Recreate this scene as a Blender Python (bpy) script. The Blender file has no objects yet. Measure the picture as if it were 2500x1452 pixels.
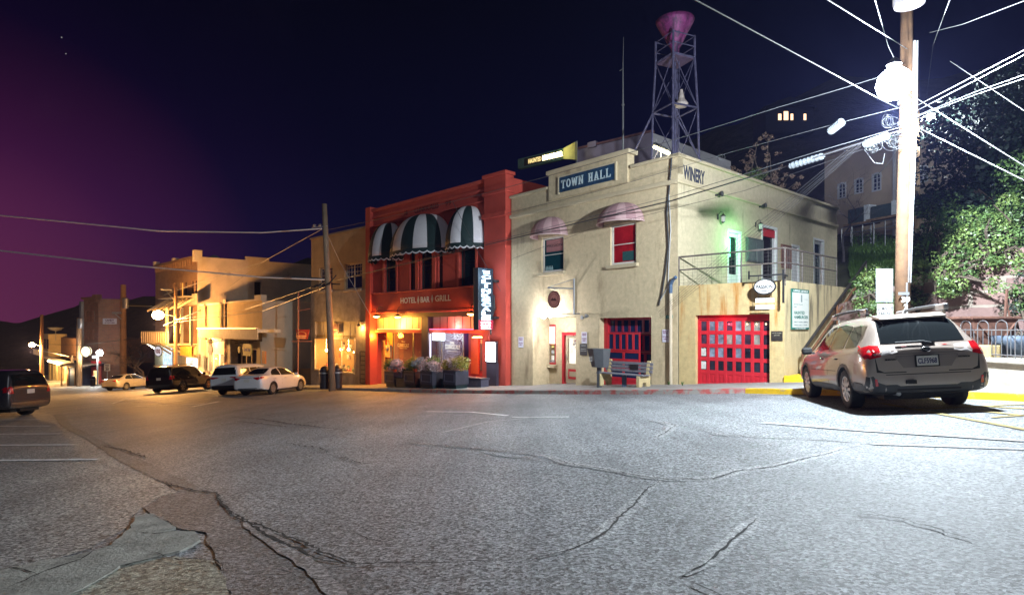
FILL=.16; MAINW=8600
HAZE=.0003
import bpy, bmesh, math, random
from mathutils import Vector, Matrix, geometry
from mathutils.bvhtree import BVHTree
random.seed(7)
S = bpy.context.scene
C = S.collection
F = 1440.0; U0 = 1250.0; V0 = 800.0; CZ = 1.17
PI = math.pi

# ---------------------------------------------------------------- terrain function
DP = [(-60,-1.6),(-20,-0.1),(0,1.17),(3.3,1.43),(10.5,2.06),(19.1,2.72),(31.3,3.5),(47,4.6),(70,6.1),(100,8.0),(160,11.0),(400,16)]
def lerp(tab, x):
    if x <= tab[0][0]: return tab[0][1]
    for (a, b), (c, d) in zip(tab, tab[1:]):
        if x <= c: return b + (d-b)*(x-a)/(c-a)
    return tab[-1][1]
def gz(x, y):
    a = -.7*x + .72*y
    return CZ - sum(lerp(DP, a+k) for k in (-3,-1.5,0,1.5,3))/5
def ray(u, v): return Vector(((u-U0)/F, 1, -(v-V0)/F))
def at(u, v, Y):
    r = ray(u, v); return Vector((r.x*Y, Y, CZ + r.z*Y))
def rg(u, v, lift=0):
    r = ray(u, v); lo, hi = .5, 300
    for _ in range(50):
        m = (lo+hi)/2
        if CZ + r.z*m > gz(r.x*m, m)+lift: lo = m
        else: hi = m
    return Vector((r.x*lo, lo, gz(r.x*lo, lo)+lift))
def gp(u, Y): x = (u-U0)/F*Y; return Vector((x, Y, gz(x, Y)))

# ---------------------------------------------------------------- tags
def tag(o, label=None, cat=None, group=None, kind=None):
    if label: o['label'] = label
    if cat: o['category'] = cat
    if group: o['group'] = group
    if kind: o['kind'] = kind
    return o
def empty(name, loc=(0,0,0), rz=0, label=None, cat=None, group=None, kind=None):
    o = bpy.data.objects.new(name, None); C.objects.link(o)
    o.location = loc; o.rotation_euler = (0,0,rz); o.empty_display_size = .3
    return tag(o, label, cat, group, kind)
def copy_tree(o, parent=None):
    c = o.copy(); C.objects.link(c); c.parent = parent
    for ch in list(o.children): copy_tree(ch, c)
    return c

# ---------------------------------------------------------------- materials
MC = {}
def nd(nt, t, **k):
    n = nt.nodes.new(t)
    for a, b in k.items():
        if a in n.inputs: n.inputs[a].default_value = b
        else: setattr(n, a, b)
    return n
def mat(name, col, rough=.8, var=.15, scale=6, bump=0, bscale=60, metal=0, emit=None, es=1, coat=0, alpha=1, trans=0, stain=None, spec=.5, detail=8):
    if name in MC: return MC[name]
    m = bpy.data.materials.new(name); m.use_nodes = True; nt = m.node_tree
    p = nt.nodes['Principled BSDF']; L = nt.links.new
    p.inputs['Roughness'].default_value = rough; p.inputs['Metallic'].default_value = metal
    p.inputs['Specular IOR Level'].default_value = spec
    if coat: p.inputs['Coat Weight'].default_value = coat; p.inputs['Coat Roughness'].default_value = .04
    if alpha < 1: p.inputs['Alpha'].default_value = alpha
    if trans: p.inputs['Transmission Weight'].default_value = trans
    c4 = (*col, 1)
    tc = nd(nt, 'ShaderNodeTexCoord')
    if var:
        n = nd(nt, 'ShaderNodeTexNoise', Scale=scale, Detail=detail, Roughness=.65); L(tc.outputs['Object'], n.inputs['Vector'])
        r = nd(nt, 'ShaderNodeValToRGB'); L(n.outputs['Fac'], r.inputs['Fac'])
        r.color_ramp.elements[0].position = .3; r.color_ramp.elements[1].position = .7
        r.color_ramp.elements[0].color = (*[x*(1-var) for x in col], 1); r.color_ramp.elements[1].color = (*[min(1, x*(1+var)) for x in col], 1)
        out = r.outputs['Color']
        if stain:
            # vertical streaks of dirt / rust with a shape of their own
            mp = nd(nt, 'ShaderNodeMapping'); mp.inputs['Scale'].default_value = stain[2]; L(tc.outputs['Object'], mp.inputs['Vector'])
            n2 = nd(nt, 'ShaderNodeTexNoise', Scale=1, Detail=5, Roughness=.6); L(mp.outputs['Vector'], n2.inputs['Vector'])
            r2 = nd(nt, 'ShaderNodeValToRGB'); L(n2.outputs['Fac'], r2.inputs['Fac'])
            r2.color_ramp.elements[0].position = stain[1]; r2.color_ramp.elements[1].position = stain[1]+.16
            fac = r2.outputs['Color']
            if len(stain) > 3:
                sx = nd(nt, 'ShaderNodeSeparateXYZ'); L(tc.outputs['Object'], sx.inputs[0])
                mr = nd(nt, 'ShaderNodeMapRange'); L(sx.outputs['Z'], mr.inputs['Value'])
                mr.inputs['From Min'].default_value = stain[3]; mr.inputs['From Max'].default_value = stain[4]
                mu = nd(nt, 'ShaderNodeMath', operation='MULTIPLY'); L(fac, mu.inputs[0]); L(mr.outputs[0], mu.inputs[1]); fac = mu.outputs[0]
            mx = nd(nt, 'ShaderNodeMix', data_type='RGBA'); L(fac, mx.inputs[0]); L(out, mx.inputs[6]); mx.inputs[7].default_value = (*stain[0], 1)
            out = mx.outputs[2]
        L(out, p.inputs['Base Color'])
    else: p.inputs['Base Color'].default_value = c4
    if bump:
        n = nd(nt, 'ShaderNodeTexNoise', Scale=bscale, Detail=4, Roughness=.6); L(tc.outputs['Object'], n.inputs['Vector'])
        b = nd(nt, 'ShaderNodeBump', Strength=1.0, Distance=bump); L(n.outputs['Fac'], b.inputs['Height']); L(b.outputs['Normal'], p.inputs['Normal'])
    if emit:
        p.inputs['Emission Color'].default_value = (*emit, 1); p.inputs['Emission Strength'].default_value = es
    MC[name] = m; return m
def brickmat(name, c1, c2, mortar, bw=.22, rh=.075, ms=.012, rough=.9, bump=.006, axis='X', offset=.5):
    if name in MC: return MC[name]
    m = bpy.data.materials.new(name); m.use_nodes = True; nt = m.node_tree; L = nt.links.new
    p = nt.nodes['Principled BSDF']; p.inputs['Roughness'].default_value = rough
    tc = nd(nt, 'ShaderNodeTexCoord'); sx = nd(nt, 'ShaderNodeSeparateXYZ'); cx = nd(nt, 'ShaderNodeCombineXYZ')
    L(tc.outputs['Object'], sx.inputs[0])
    if axis == 'XY':
        ad = nd(nt, 'ShaderNodeMath', operation='ADD'); L(sx.outputs['X'], ad.inputs[0]); L(sx.outputs['Y'], ad.inputs[1]); L(ad.outputs[0], cx.inputs['X'])
    else: L(sx.outputs[axis], cx.inputs['X'])
    L(sx.outputs['Z'], cx.inputs['Y'])
    b = nd(nt, 'ShaderNodeTexBrick', Scale=1); b.offset = offset
    b.inputs['Color1'].default_value = (*c1,1); b.inputs['Color2'].default_value = (*c2,1); b.inputs['Mortar'].default_value = (*mortar,1)
    b.inputs['Brick Width'].default_value = bw; b.inputs['Row Height'].default_value = rh; b.inputs['Mortar Size'].default_value = ms
    wn = nd(nt, 'ShaderNodeTexNoise', Scale=3, Detail=3); L(cx.outputs[0], wn.inputs['Vector'])
    va = nd(nt, 'ShaderNodeVectorMath', operation='SCALE'); L(wn.outputs['Color'], va.inputs[0]); va.inputs['Scale'].default_value = rh*.35
    vb = nd(nt, 'ShaderNodeVectorMath', operation='ADD'); L(cx.outputs[0], vb.inputs[0]); L(va.outputs[0], vb.inputs[1])
    L(vb.outputs[0], b.inputs['Vector'])
    n = nd(nt, 'ShaderNodeTexNoise', Scale=1.3, Detail=8, Roughness=.7); L(tc.outputs['Object'], n.inputs['Vector'])
    hs = nd(nt, 'ShaderNodeHueSaturation'); L(b.outputs['Color'], hs.inputs['Color'])
    mr = nd(nt, 'ShaderNodeMapRange'); mr.inputs['To Min'].default_value = .45; mr.inputs['To Max'].default_value = 1.5; L(n.outputs['Fac'], mr.inputs['Value']); L(mr.outputs[0], hs.inputs['Value'])
    L(hs.outputs[0], p.inputs['Base Color'])
    bp = nd(nt, 'ShaderNodeBump', Strength=1.0, Distance=bump); bp.invert = True
    L(b.outputs['Fac'], bp.inputs['Height']); L(bp.outputs['Normal'], p.inputs['Normal'])
    MC[name] = m; return m
def glow(name, col, s, var=0, scale=5):
    if name in MC: return MC[name]
    m = mat(name, (.02,.02,.02), .4, 0, emit=col, es=s)
    m.cycles.emission_sampling = 'NONE'
    if var:
        nt = m.node_tree; p = nt.nodes['Principled BSDF']; tc = nd(nt, 'ShaderNodeTexCoord')
        n = nd(nt, 'ShaderNodeTexNoise', Scale=scale, Detail=6); nt.links.new(tc.outputs['Object'], n.inputs['Vector'])
        mr = nd(nt, 'ShaderNodeMapRange'); mr.inputs['From Min'].default_value=.35; mr.inputs['From Max'].default_value=.65
        mr.inputs['To Min'].default_value = s*(1-var); mr.inputs['To Max'].default_value = s*(1+var)
        nt.links.new(n.outputs['Fac'], mr.inputs['Value']); nt.links.new(mr.outputs[0], p.inputs['Emission Strength'])
    return m

# ---------------------------------------------------------------- mesh builder
class MB:
    def __init__(s): s.v = []; s.f = []; s.m = []; s.cur = 0
    def mi(s, i): s.cur = i; return s
    def add(s, vs, fs):
        o = len(s.v); s.v += [tuple(v) for v in vs]
        for f in fs: s.f.append([o+i for i in f]); s.m.append(s.cur)
        return s
    def box(s, x0, x1, y0, y1, z0, z1):
        x0,x1 = sorted((x0,x1)); y0,y1 = sorted((y0,y1)); z0,z1 = sorted((z0,z1))
        return s.add([(x,y,z) for z in (z0,z1) for y in (y0,y1) for x in (x0,x1)],
              [(0,2,3,1),(4,5,7,6),(0,1,5,4),(2,6,7,3),(0,4,6,2),(1,3,7,5)])
    def obox(s, c, dx, dy, dz, mtx=None):
        vs = [Vector((x,y,z)) for z in (-dz/2,dz/2) for y in (-dy/2,dy/2) for x in (-dx/2,dx/2)]
        if mtx: vs = [mtx @ v for v in vs]
        return s.add([Vector(c)+v for v in vs], [(0,2,3,1),(4,5,7,6),(0,1,5,4),(2,6,7,3),(0,4,6,2),(1,3,7,5)])
    def quad(s, a, b, c, d): return s.add([a,b,c,d], [(0,1,2,3)])
    def tube(s, pts, r, n=8, cap=True):
        pts = [Vector(p) for p in pts]; R = r if isinstance(r, (list,tuple)) else [r]*len(pts)
        rings = []; prev = None
        for i, p in enumerate(pts):
            d = (pts[min(i+1,len(pts)-1)] - pts[max(i-1,0)])
            d = d.normalized() if d.length > 1e-9 else Vector((0,0,1))
            if prev is None:
                a = Vector((0,0,1)) if abs(d.z) < .9 else Vector((1,0,0)); a = (a - d*a.dot(d)).normalized()
            else:
                a = prev - d*prev.dot(d); a = a.normalized() if a.length > 1e-6 else prev
            prev = a; b = d.cross(a)
            rings.append([p + (a*math.cos(2*PI*k/n) + b*math.sin(2*PI*k/n))*R[i] for k in range(n)])
        vs = [v for rr in rings for v in rr]; fs = []
        for i in range(len(rings)-1):
            for k in range(n): fs.append((i*n+k, i*n+(k+1)%n, (i+1)*n+(k+1)%n, (i+1)*n+k))
        if cap: fs.append(tuple(range(n))[::-1]); fs.append(tuple((len(rings)-1)*n+k for k in range(n)))
        return s.add(vs, fs)
    def lathe(s, prof, c=(0,0,0), n=20, axis='Z', cap=True):
        vs = []
        for r, z in prof:
            for k in range(n):
                a = 2*PI*k/n; x, y = r*math.cos(a), r*math.sin(a)
                p = (x,y,z) if axis == 'Z' else ((z,x,y) if axis == 'X' else (y,z,x))
                vs.append((c[0]+p[0], c[1]+p[1], c[2]+p[2]))
        fs = [(i*n+k, i*n+(k+1)%n, (i+1)*n+(k+1)%n, (i+1)*n+k) for i in range(len(prof)-1) for k in range(n)]
        if cap: fs.append(tuple(range(n))[::-1]); fs.append(tuple((len(prof)-1)*n+k for k in range(n)))
        return s.add(vs, fs)
    def prism(s, poly, y0, y1, axis='Y'):
        # poly in (x,z) extruded along y (axis Y), (y,z) along x (axis X), (x,y) along z
        n = len(poly)
        def P(p, t): return (p[0],t,p[1]) if axis == 'Y' else ((t,p[0],p[1]) if axis == 'X' else (p[0],p[1],t))
        vs = [P(p,y0) for p in poly] + [P(p,y1) for p in poly]
        return s.add(vs, [tuple(range(n)), tuple(range(n,2*n))[::-1]] + [(i,i+n,(i+1)%n+n,(i+1)%n) for i in range(n)])
    def wall(s, x0, x1, z0, z1, y, ops, depth=.25):
        xs = sorted({x0,x1,*[o[0] for o in ops],*[o[1] for o in ops]}); zs = sorted({z0,z1,*[o[2] for o in ops],*[o[3] for o in ops]})
        xs = [x for x in xs if x0-1e-6 <= x <= x1+1e-6]; zs = [z for z in zs if z0-1e-6 <= z <= z1+1e-6]
        for a, b in zip(xs, xs[1:]):
            for c, d in zip(zs, zs[1:]):
                mx, mz = (a+b)/2, (c+d)/2
                if any(o[0] < mx < o[1] and o[2] < mz < o[3] for o in ops): continue
                s.quad((a,y,c),(b,y,c),(b,y,d),(a,y,d))
        for o in ops:
            a,b,c,d = o[:4]; e = y+(o[4] if len(o) > 4 else depth); c = max(c, z0)
            s.quad((a,y,c),(a,y,d),(a,e,d),(a,e,c)); s.quad((b,y,c),(b,e,c),(b,e,d),(b,y,d))
            s.quad((a,y,d),(b,y,d),(b,e,d),(a,e,d)); s.quad((a,y,c),(a,e,c),(b,e,c),(b,y,c))
        return s
    def build(s, name, m, parent=None, smooth=False, label=None, cat=None, group=None, kind=None, bevel=0, norm=True):
        me = bpy.data.meshes.new(name); me.from_pydata(s.v, [], s.f)
        ms = m if isinstance(m, (list,tuple)) else [m]
        for q in ms: me.materials.append(q)
        if len(ms) > 1: me.polygons.foreach_set('material_index', s.m)
        if norm:
            bm = bmesh.new(); bm.from_mesh(me); bmesh.ops.recalc_face_normals(bm, faces=bm.faces); bm.to_mesh(me); bm.free()
        if smooth: me.polygons.foreach_set('use_smooth', [True]*len(me.polygons))
        o = bpy.data.objects.new(name, me); C.objects.link(o); o.parent = parent
        if smooth == 'auto':
            md = o.modifiers.new('w','EDGE_SPLIT'); md.split_angle = math.radians(35)
        if bevel:
            md = o.modifiers.new('b','BEVEL'); md.width = bevel; md.segments = 2; md.limit_method = 'ANGLE'
        return tag(o, label, cat, group, kind)

# ---------------------------------------------------------------- text
def textmesh(body, bold=0):
    cu = bpy.data.curves.new('t', 'FONT'); cu.body = body; cu.offset = bold; cu.extrude = .02; cu.resolution_u = 3; cu.align_x = 'CENTER'
    o = bpy.data.objects.new('t', cu); C.objects.link(o)
    bpy.context.view_layer.update()
    me = bpy.data.meshes.new_from_object(o.evaluated_get(bpy.context.evaluated_depsgraph_get()))
    vs = [v.co.copy() for v in me.vertices]; fs = [tuple(p.vertices) for p in me.polygons]
    bpy.data.objects.remove(o); bpy.data.curves.remove(cu); bpy.data.meshes.remove(me)
    return vs, fs
def text(mb, body, x0, x1, z0, z1, y, bold=.01, th=.01, basis=None):
    """fits the words into the rectangle x0..x1, z0..z1 of the plane y (facing -y)"""
    vs, fs = textmesh(body, bold)
    if not vs: return mb
    ax = min(v.x for v in vs); bx = max(v.x for v in vs); ay = min(v.y for v in vs); by = max(v.y for v in vs)
    az = min(v.z for v in vs); bz = max(v.z for v in vs)
    out = []
    for v in vs:
        p = Vector((x0+(v.x-ax)/(bx-ax)*(x1-x0), y-(v.z-az)/(bz-az)*th, z0+(v.y-ay)/(by-ay)*(z1-z0)))
        out.append(basis @ p if basis else p)
    return mb.add(out, fs)
# ---------------------------------------------------------------- facade frames
class Fac:
    def __init__(s, O, d, z0=0):
        s.O = Vector(O[:2]); s.d = Vector(d).normalized(); s.n = Vector((-s.d.y, s.d.x)); s.z0 = z0
        s.rz = math.atan2(s.d.y, s.d.x)
    def pix(s, u, v, y=0):
        r = ray(u, v); t = (s.O.dot(s.n)+y)/(r.x*s.n.x + r.y*s.n.y)
        P = Vector((r.x*t, r.y*t)); return (P-s.O).dot(s.d), CZ + r.z*t - s.z0
    def rect(s, u0, u1, v0, v1, y=0):
        vm = (v0+v1)/2; uc = (u0+u1)/2
        return s.pix(u0,vm,y)[0], s.pix(u1,vm,y)[0], s.pix(uc,v1,y)[1], s.pix(uc,v0,y)[1]
    def w(s, x, y, z): q = s.O + s.d*x + s.n*y; return Vector((q.x, q.y, z+s.z0))
    def emp(s, name, x=0, y=0, z=0, **k):
        return empty(name, s.w(x,y,z), s.rz, **k)
def light(name, kind, loc, power, col, parent=None, size=.1, spot=None, rot=None):
    l = bpy.data.lights.new(name, kind); l.energy = power; l.color = col
    if kind in ('POINT','SPOT'): l.shadow_soft_size = size
    if kind == 'AREA': l.size = size
    if spot: l.spot_size = math.radians(spot); l.spot_blend = .4
    o = bpy.data.objects.new(name, l); C.objects.link(o); o.location = loc; o.parent = parent
    if rot: o.rotation_euler = rot
    return o
M = {}
M['metal'] = mat('galvanised', (.35,.36,.37), .45, .15, 20, metal=.7)
M['black'] = mat('black_paint', (.015,.015,.017), .5, .1)
M['dark'] = mat('dark_void', (.006,.006,.008), .8, 0)
M['white'] = mat('white_paint', (.75,.75,.73), .5, .06)
M['wood'] = mat('old_wood', (.19,.12,.07), .9, .4, 3, .006, 40)
M['glass'] = mat('window_glass', (.012,.016,.02), .06, 0, spec=.8)
M['wire'] = mat('cable_rubber', (.03,.03,.032), .5, 0)
M['wirel'] = mat('cable_bright', (.45,.46,.48), .45, 0, metal=.3)
M['conc'] = mat('concrete', (.36,.34,.31), .9, .22, 2.2, .004, 90)
# ================================================================ camera, world, render
cd = bpy.data.cameras.new('camera'); cam = bpy.data.objects.new('camera', cd); C.objects.link(cam)
cam.location = (0,0,CZ); cam.rotation_euler = (PI/2,0,0); cd.sensor_width = 36; cd.lens = 36*F/2500
cd.shift_y = 74/2500; cd.clip_start = .05; cd.clip_end = 2000; S.camera = cam
S.view_settings.view_transform = 'Standard'; S.view_settings.look = 'None'; S.view_settings.exposure = 0; S.view_settings.gamma = 1
S.cycles.use_denoising = True
S.cycles.max_bounces = 4; S.cycles.sample_clamp_indirect = 1.5
S.cycles.volume_step_rate = 4
w = bpy.data.worlds.new('World'); S.world = w; w.use_nodes = True; nt = w.node_tree; L = nt.links.new
bg = nt.nodes['Background']; tc = nd(nt, 'ShaderNodeTexCoord'); sep = nd(nt, 'ShaderNodeSeparateXYZ'); L(tc.outputs['Generated'], sep.inputs[0])
# night sky: deep navy overhead, purple town glow low down in the west
def vm(op, a, b=None):
    n = nd(nt, 'ShaderNodeVectorMath', operation=op); L(a, n.inputs[0])
    if b is not None:
        if hasattr(b, 'links'): L(b, n.inputs[1])
        else: n.inputs[1].default_value = b
    return n
def ramp(src, stops):
    r = nd(nt, 'ShaderNodeValToRGB'); L(src, r.inputs['Fac']); e = r.color_ramp.elements
    while len(e) < len(stops): e.new(.5)
    for q, (p, c) in zip(e, stops): q.position = p; q.color = (*c, 1)
    return r.outputs['Color']
base = ramp(sep.outputs['Z'], [(0,(.002,.002,.016)),(.12,(.002,.0025,.020)),(.28,(.0008,.0008,.010)),(.5,(.0003,.0003,.002))])
gd = Vector((-1.25,1,.10)).normalized()
dt = vm('DOT_PRODUCT', tc.outputs['Generated'], tuple(gd))
g1 = ramp(dt.outputs['Value'], [(.80,(0,0,0)),(.89,(.005,.0004,.009)),(.95,(.020,.0012,.028)),(1,(.055,.003,.050))])
g2 = ramp(sep.outputs['Z'], [(0,(1,1,1)),(.16,(.85,.85,.9)),(.34,(.22,.2,.3)),(.55,(.02,.02,.04))])
ml = nd(nt, 'ShaderNodeMix', data_type='RGBA', blend_type='MULTIPLY'); ml.inputs[0].default_value = 1; L(g1, ml.inputs[6]); L(g2, ml.inputs[7])
ad = nd(nt, 'ShaderNodeMix', data_type='RGBA', blend_type='ADD'); ad.inputs[0].default_value = 1; L(base, ad.inputs[6]); L(ml.outputs[2], ad.inputs[7])
gw = Vector((-.95,1,.02)).normalized(); dw = vm('DOT_PRODUCT', tc.outputs['Generated'], tuple(gw))
g3 = ramp(dw.outputs['Value'], [(.93,(0,0,0)),(.975,(.020,.003,.003)),(1,(.06,.012,.006))])
a3 = nd(nt, 'ShaderNodeMix', data_type='RGBA', blend_type='ADD'); a3.inputs[0].default_value = 1; L(ad.outputs[2], a3.inputs[6]); L(g3, a3.inputs[7])
# stars
vo = nd(nt, 'ShaderNodeTexVoronoi', Scale=46); vo.feature = 'F1'; L(tc.outputs['Generated'], vo.inputs['Vector'])
st = ramp(vo.outputs['Distance'], [(0,(1,1,1)),(.028,(1,1,1)),(.04,(0,0,0))])
wn = nd(nt, 'ShaderNodeSeparateColor'); L(vo.outputs['Color'], wn.inputs[0])
pick = nd(nt, 'ShaderNodeMath', operation='GREATER_THAN'); L(wn.outputs[0], pick.inputs[0]); pick.inputs[1].default_value = .982
sm = nd(nt, 'ShaderNodeMix', data_type='RGBA', blend_type='MULTIPLY'); sm.inputs[0].default_value = 1; L(st, sm.inputs[6]); L(pick.outputs[0], sm.inputs[7])
a4 = nd(nt, 'ShaderNodeMix', data_type='RGBA', blend_type='ADD'); a4.inputs[0].default_value = .3; L(a3.outputs[2], a4.inputs[6]); L(sm.outputs[2], a4.inputs[7])
# a trace of the moonlit atmosphere on top (Sky Texture, sun near the horizon)
sky = nd(nt, 'ShaderNodeTexSky', sky_type='NISHITA'); sky.sun_disc = False; sky.sun_elevation = math.radians(38); sky.sun_rotation = math.radians(200)
a5 = nd(nt, 'ShaderNodeMix', data_type='RGBA', blend_type='ADD'); a5.inputs[0].default_value = .00025; L(a4.outputs[2], a5.inputs[6]); L(sky.outputs[0], a5.inputs[7])
L(a5.outputs[2], bg.inputs['Color']); bg.inputs['Strength'].default_value = 1; w.cycles.sampling_method = 'NONE'
# added soft fill from behind the camera and to the left, no visible source
if FILL:
  fill_sun = bpy.data.lights.new('fill_sun', 'SUN'); fill_sun.energy = FILL; fill_sun.angle = math.radians(25); fill_sun.color = (.86,.9,1)
  mo = bpy.data.objects.new('fill_sun', fill_sun); C.objects.link(mo)
  mo.rotation_euler = Vector((.15,.80,-.75)).to_track_quat('-Z','Y').to_euler()

# ================================================================ ground
def sheet(name, poly, lift, m, step=.7, jag=0, kind='structure', parent=None, world=False, thick=0, **k):
    """a sheet lying on the ground; poly in photo pixels (or world xy)"""
    P = [Vector(p[:2]) if world else rg(*p).to_2d() for p in poly]; B = []
    for a, b in zip(P, P[1:]+P[:1]):
        n = max(1, int((b-a).length/step)); nrm = (b-a).normalized(); nrm = Vector((-nrm.y, nrm.x))
        for i in range(n):
            q = a.lerp(b, i/n)
            if jag: q = q + nrm*random.uniform(-jag, jag)
            B.append(q)
    def inside(q):
        c = False
        for i in range(len(B)):
            a, b = B[i], B[i-1]
            if (a.y > q.y) != (b.y > q.y) and q.x < (b.x-a.x)*(q.y-a.y)/(b.y-a.y)+a.x: c = not c
        return c
    x0, x1 = min(p.x for p in B), max(p.x for p in B); y0, y1 = min(p.y for p in B), max(p.y for p in B)
    st = max(step*1.3, (x1-x0)/90, (y1-y0)/90)
    pts = list(B); x = x0+st/2
    while x < x1:
        y = y0+st/2
        while y < y1:
            q = Vector((x+.01*math.sin(y*9), y))
            if inside(q) and min((q-b).length for b in B) > st*.35: pts.append(q)
            y += st
        x += st
    r = geometry.delaunay_2d_cdt(pts, [], [list(range(len(B)))], 1, 1e-5)
    mb = MB(); vs = [(p.x, p.y, gz(p.x,p.y)+lift) for p in r[0]]; mb.add(vs, r[2])
    if thick:
        n = len(B)
        for i in range(n):
            a, b = B[i], B[(i+1)%n]; za, zb = gz(a.x,a.y)+lift, gz(b.x,b.y)+lift
            mb.quad((a.x,a.y,za),(b.x,b.y,zb),(b.x,b.y,zb-thick),(a.x,a.y,za-thick))
    o = mb.build(name, m, parent, kind=kind, norm=False, **k)
    me = o.data
    bm = bmesh.new(); bm.from_mesh(me)
    bm.normal_update()
    fl = [f for f in bm.faces if f.normal.z < -.2]
    bmesh.ops.reverse_faces(bm, faces=fl); bm.to_mesh(me); bm.free()
    return o
def asphalt(name, dark, lightc, tint=1, aggregate=90, bump=.006, contrast=1.0):
    m = bpy.data.materials.new(name); m.use_nodes = True; nt = m.node_tree; L = nt.links.new
    p = nt.nodes['Principled BSDF']; p.inputs['Roughness'].default_value = .62; p.inputs['Specular IOR Level'].default_value = .5
    tc = nd(nt, 'ShaderNodeTexCoord')
    n1 = nd(nt, 'ShaderNodeTexNoise', Scale=.35, Detail=6, Roughness=.6); L(tc.outputs['Object'], n1.inputs['Vector'])
    mp = nd(nt, 'ShaderNodeMapping'); mp.inputs['Rotation'].default_value = (0,0,math.radians(48)); mp.inputs['Scale'].default_value = (3.2,.22,1); L(tc.outputs['Object'], mp.inputs['Vector'])
    n4 = nd(nt, 'ShaderNodeTexNoise', Scale=.5, Detail=5, Roughness=.6); L(mp.outputs[0], n4.inputs['Vector'])
    n2 = nd(nt, 'ShaderNodeTexVoronoi', Scale=aggregate); L(tc.outputs['Object'], n2.inputs['Vector'])
    n3 = nd(nt, 'ShaderNodeTexNoise', Scale=aggregate*.55, Detail=5, Roughness=.75); L(tc.outputs['Object'], n3.inputs['Vector'])
    av = nd(nt, 'ShaderNodeMath', operation='MULTIPLY_ADD'); L(n1.outputs['Fac'], av.inputs[0]); av.inputs[1].default_value = .6
    sc = nd(nt, 'ShaderNodeMath', operation='MULTIPLY'); L(n4.outputs['Fac'], sc.inputs[0]); sc.inputs[1].default_value = .5; L(sc.outputs[0], av.inputs[2])
    r = nd(nt, 'ShaderNodeValToRGB'); L(av.outputs[0], r.inputs['Fac']); e = r.color_ramp.elements
    e[0].position = .40; e[1].position = .70; e[0].color = (*dark,1); e[1].color = (*lightc,1)
    sp = nd(nt, 'ShaderNodeSeparateColor'); L(n2.outputs['Color'], sp.inputs[0])
    r2 = nd(nt, 'ShaderNodeMapRange'); L(sp.outputs[0], r2.inputs['Value']); r2.inputs['To Min'].default_value = max(.05,1-.62*contrast); r2.inputs['To Max'].default_value = 1+.75*contrast
    r3 = nd(nt, 'ShaderNodeMapRange'); L(n3.outputs['Fac'], r3.inputs['Value']); r3.inputs['From Min'].default_value = .34; r3.inputs['From Max'].default_value = .66; r3.inputs['To Min'].default_value = .35; r3.inputs['To Max'].default_value = 1.6
    mu = nd(nt, 'ShaderNodeMath', operation='MULTIPLY'); L(r2.outputs[0], mu.inputs[0]); L(r3.outputs[0], mu.inputs[1])
    hs = nd(nt, 'ShaderNodeHueSaturation'); L(r.outputs['Color'], hs.inputs['Color']); L(mu.outputs[0], hs.inputs['Value']); L(hs.outputs[0], p.inputs['Base Color'])
    ad = nd(nt, 'ShaderNodeMath', operation='ADD'); L(sp.outputs[1], ad.inputs[0])
    m3 = nd(nt, 'ShaderNodeMath', operation='MULTIPLY'); L(n3.outputs['Fac'], m3.inputs[0]); m3.inputs[1].default_value = 2.2; L(m3.outputs[0], ad.inputs[1])
    b = nd(nt, 'ShaderNodeBump', Strength=1.0, Distance=bump); L(ad.outputs[0], b.inputs['Height']); L(b.outputs['Normal'], p.inputs['Normal'])
    return m
ASPH = asphalt('asphalt_road', (.10,.108,.116), (.195,.205,.215), aggregate=58, bump=.006, contrast=1.6)
LOT = asphalt('asphalt_lot', (.165,.168,.165), (.27,.27,.26), aggregate=50, bump=.006, contrast=1.5)
DRK = asphalt('asphalt_dark', (.075,.082,.090), (.150,.160,.172), aggregate=55, bump=.012, contrast=1.2)
# main ground sheet, finer near the camera
xs = sorted({*[i*1.5 for i in range(-30,31)], *[i*6 for i in range(-60,45)]}); ys = sorted({*[i*1.5 for i in range(-14,34)], *[i*6 for i in range(-10,75)]})
mb = MB(); nx = len(xs)
mb.add([(x,y,gz(x,y)) for y in ys for x in xs], [(j*nx+i, j*nx+i+1, (j+1)*nx+i+1, (j+1)*nx+i) for j in range(len(ys)-1) for i in range(nx-1)])
mb.build('road', ASPH, kind='structure', smooth=True)
# car park at the left, lighter and browner asphalt
sheet('parking_lot_surface', [(-900,1452),(-900,1010),(60,1000),(130,1012),(150,1040),(215,1075),(290,1125),(380,1170),(440,1200),(395,1212),(350,1240),(330,1258),(300,1290),(215,1340),(100,1375),(0,1392),(-300,1452)], .004, LOT, step=.35, jag=.03)
# dark broken strip along the seam
sheet('patched_asphalt', [(130,1012),(150,1040),(215,1075),(290,1125),(380,1170),(440,1200),(395,1212),(350,1240),(372,1258),(440,1290),(500,1300),(545,1400),(560,1470),(920,1470),(870,1388),(790,1355),(700,1315),(640,1292),(580,1264),(560,1240),(540,1210),(480,1188),(420,1158),(330,1116),(245,1073),(175,1038),(150,1010)], .008, DRK, step=.12, jag=.02)
GRN = asphalt('asphalt_mossy', (.12,.135,.115), (.23,.25,.215), aggregate=42, bump=.008)
sheet('worn_paving', [(160,1452),(330,1375),(430,1360),(520,1372),(545,1400),(560,1470),(300,1600),(100,1600)], .011, GRN, step=.12, jag=.012)
sheet('concrete_kerb_remains', [(-300,1560),(-200,1490),(0,1400),(110,1372),(225,1352),(270,1335),(300,1312),(322,1285),(330,1262),(372,1258),(395,1270),(432,1292),(400,1300),(470,1302),(490,1312),(488,1322),(440,1350),(360,1368),(300,1385),(240,1420),(160,1462),(60,1520),(-100,1600)], .018, mat('kerb_concrete',(.27,.265,.235),.95,.45,6,.010,40,stain=((.07,.07,.055),.58,(3,3,3))), step=.10, jag=.02, thick=.02)
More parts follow.
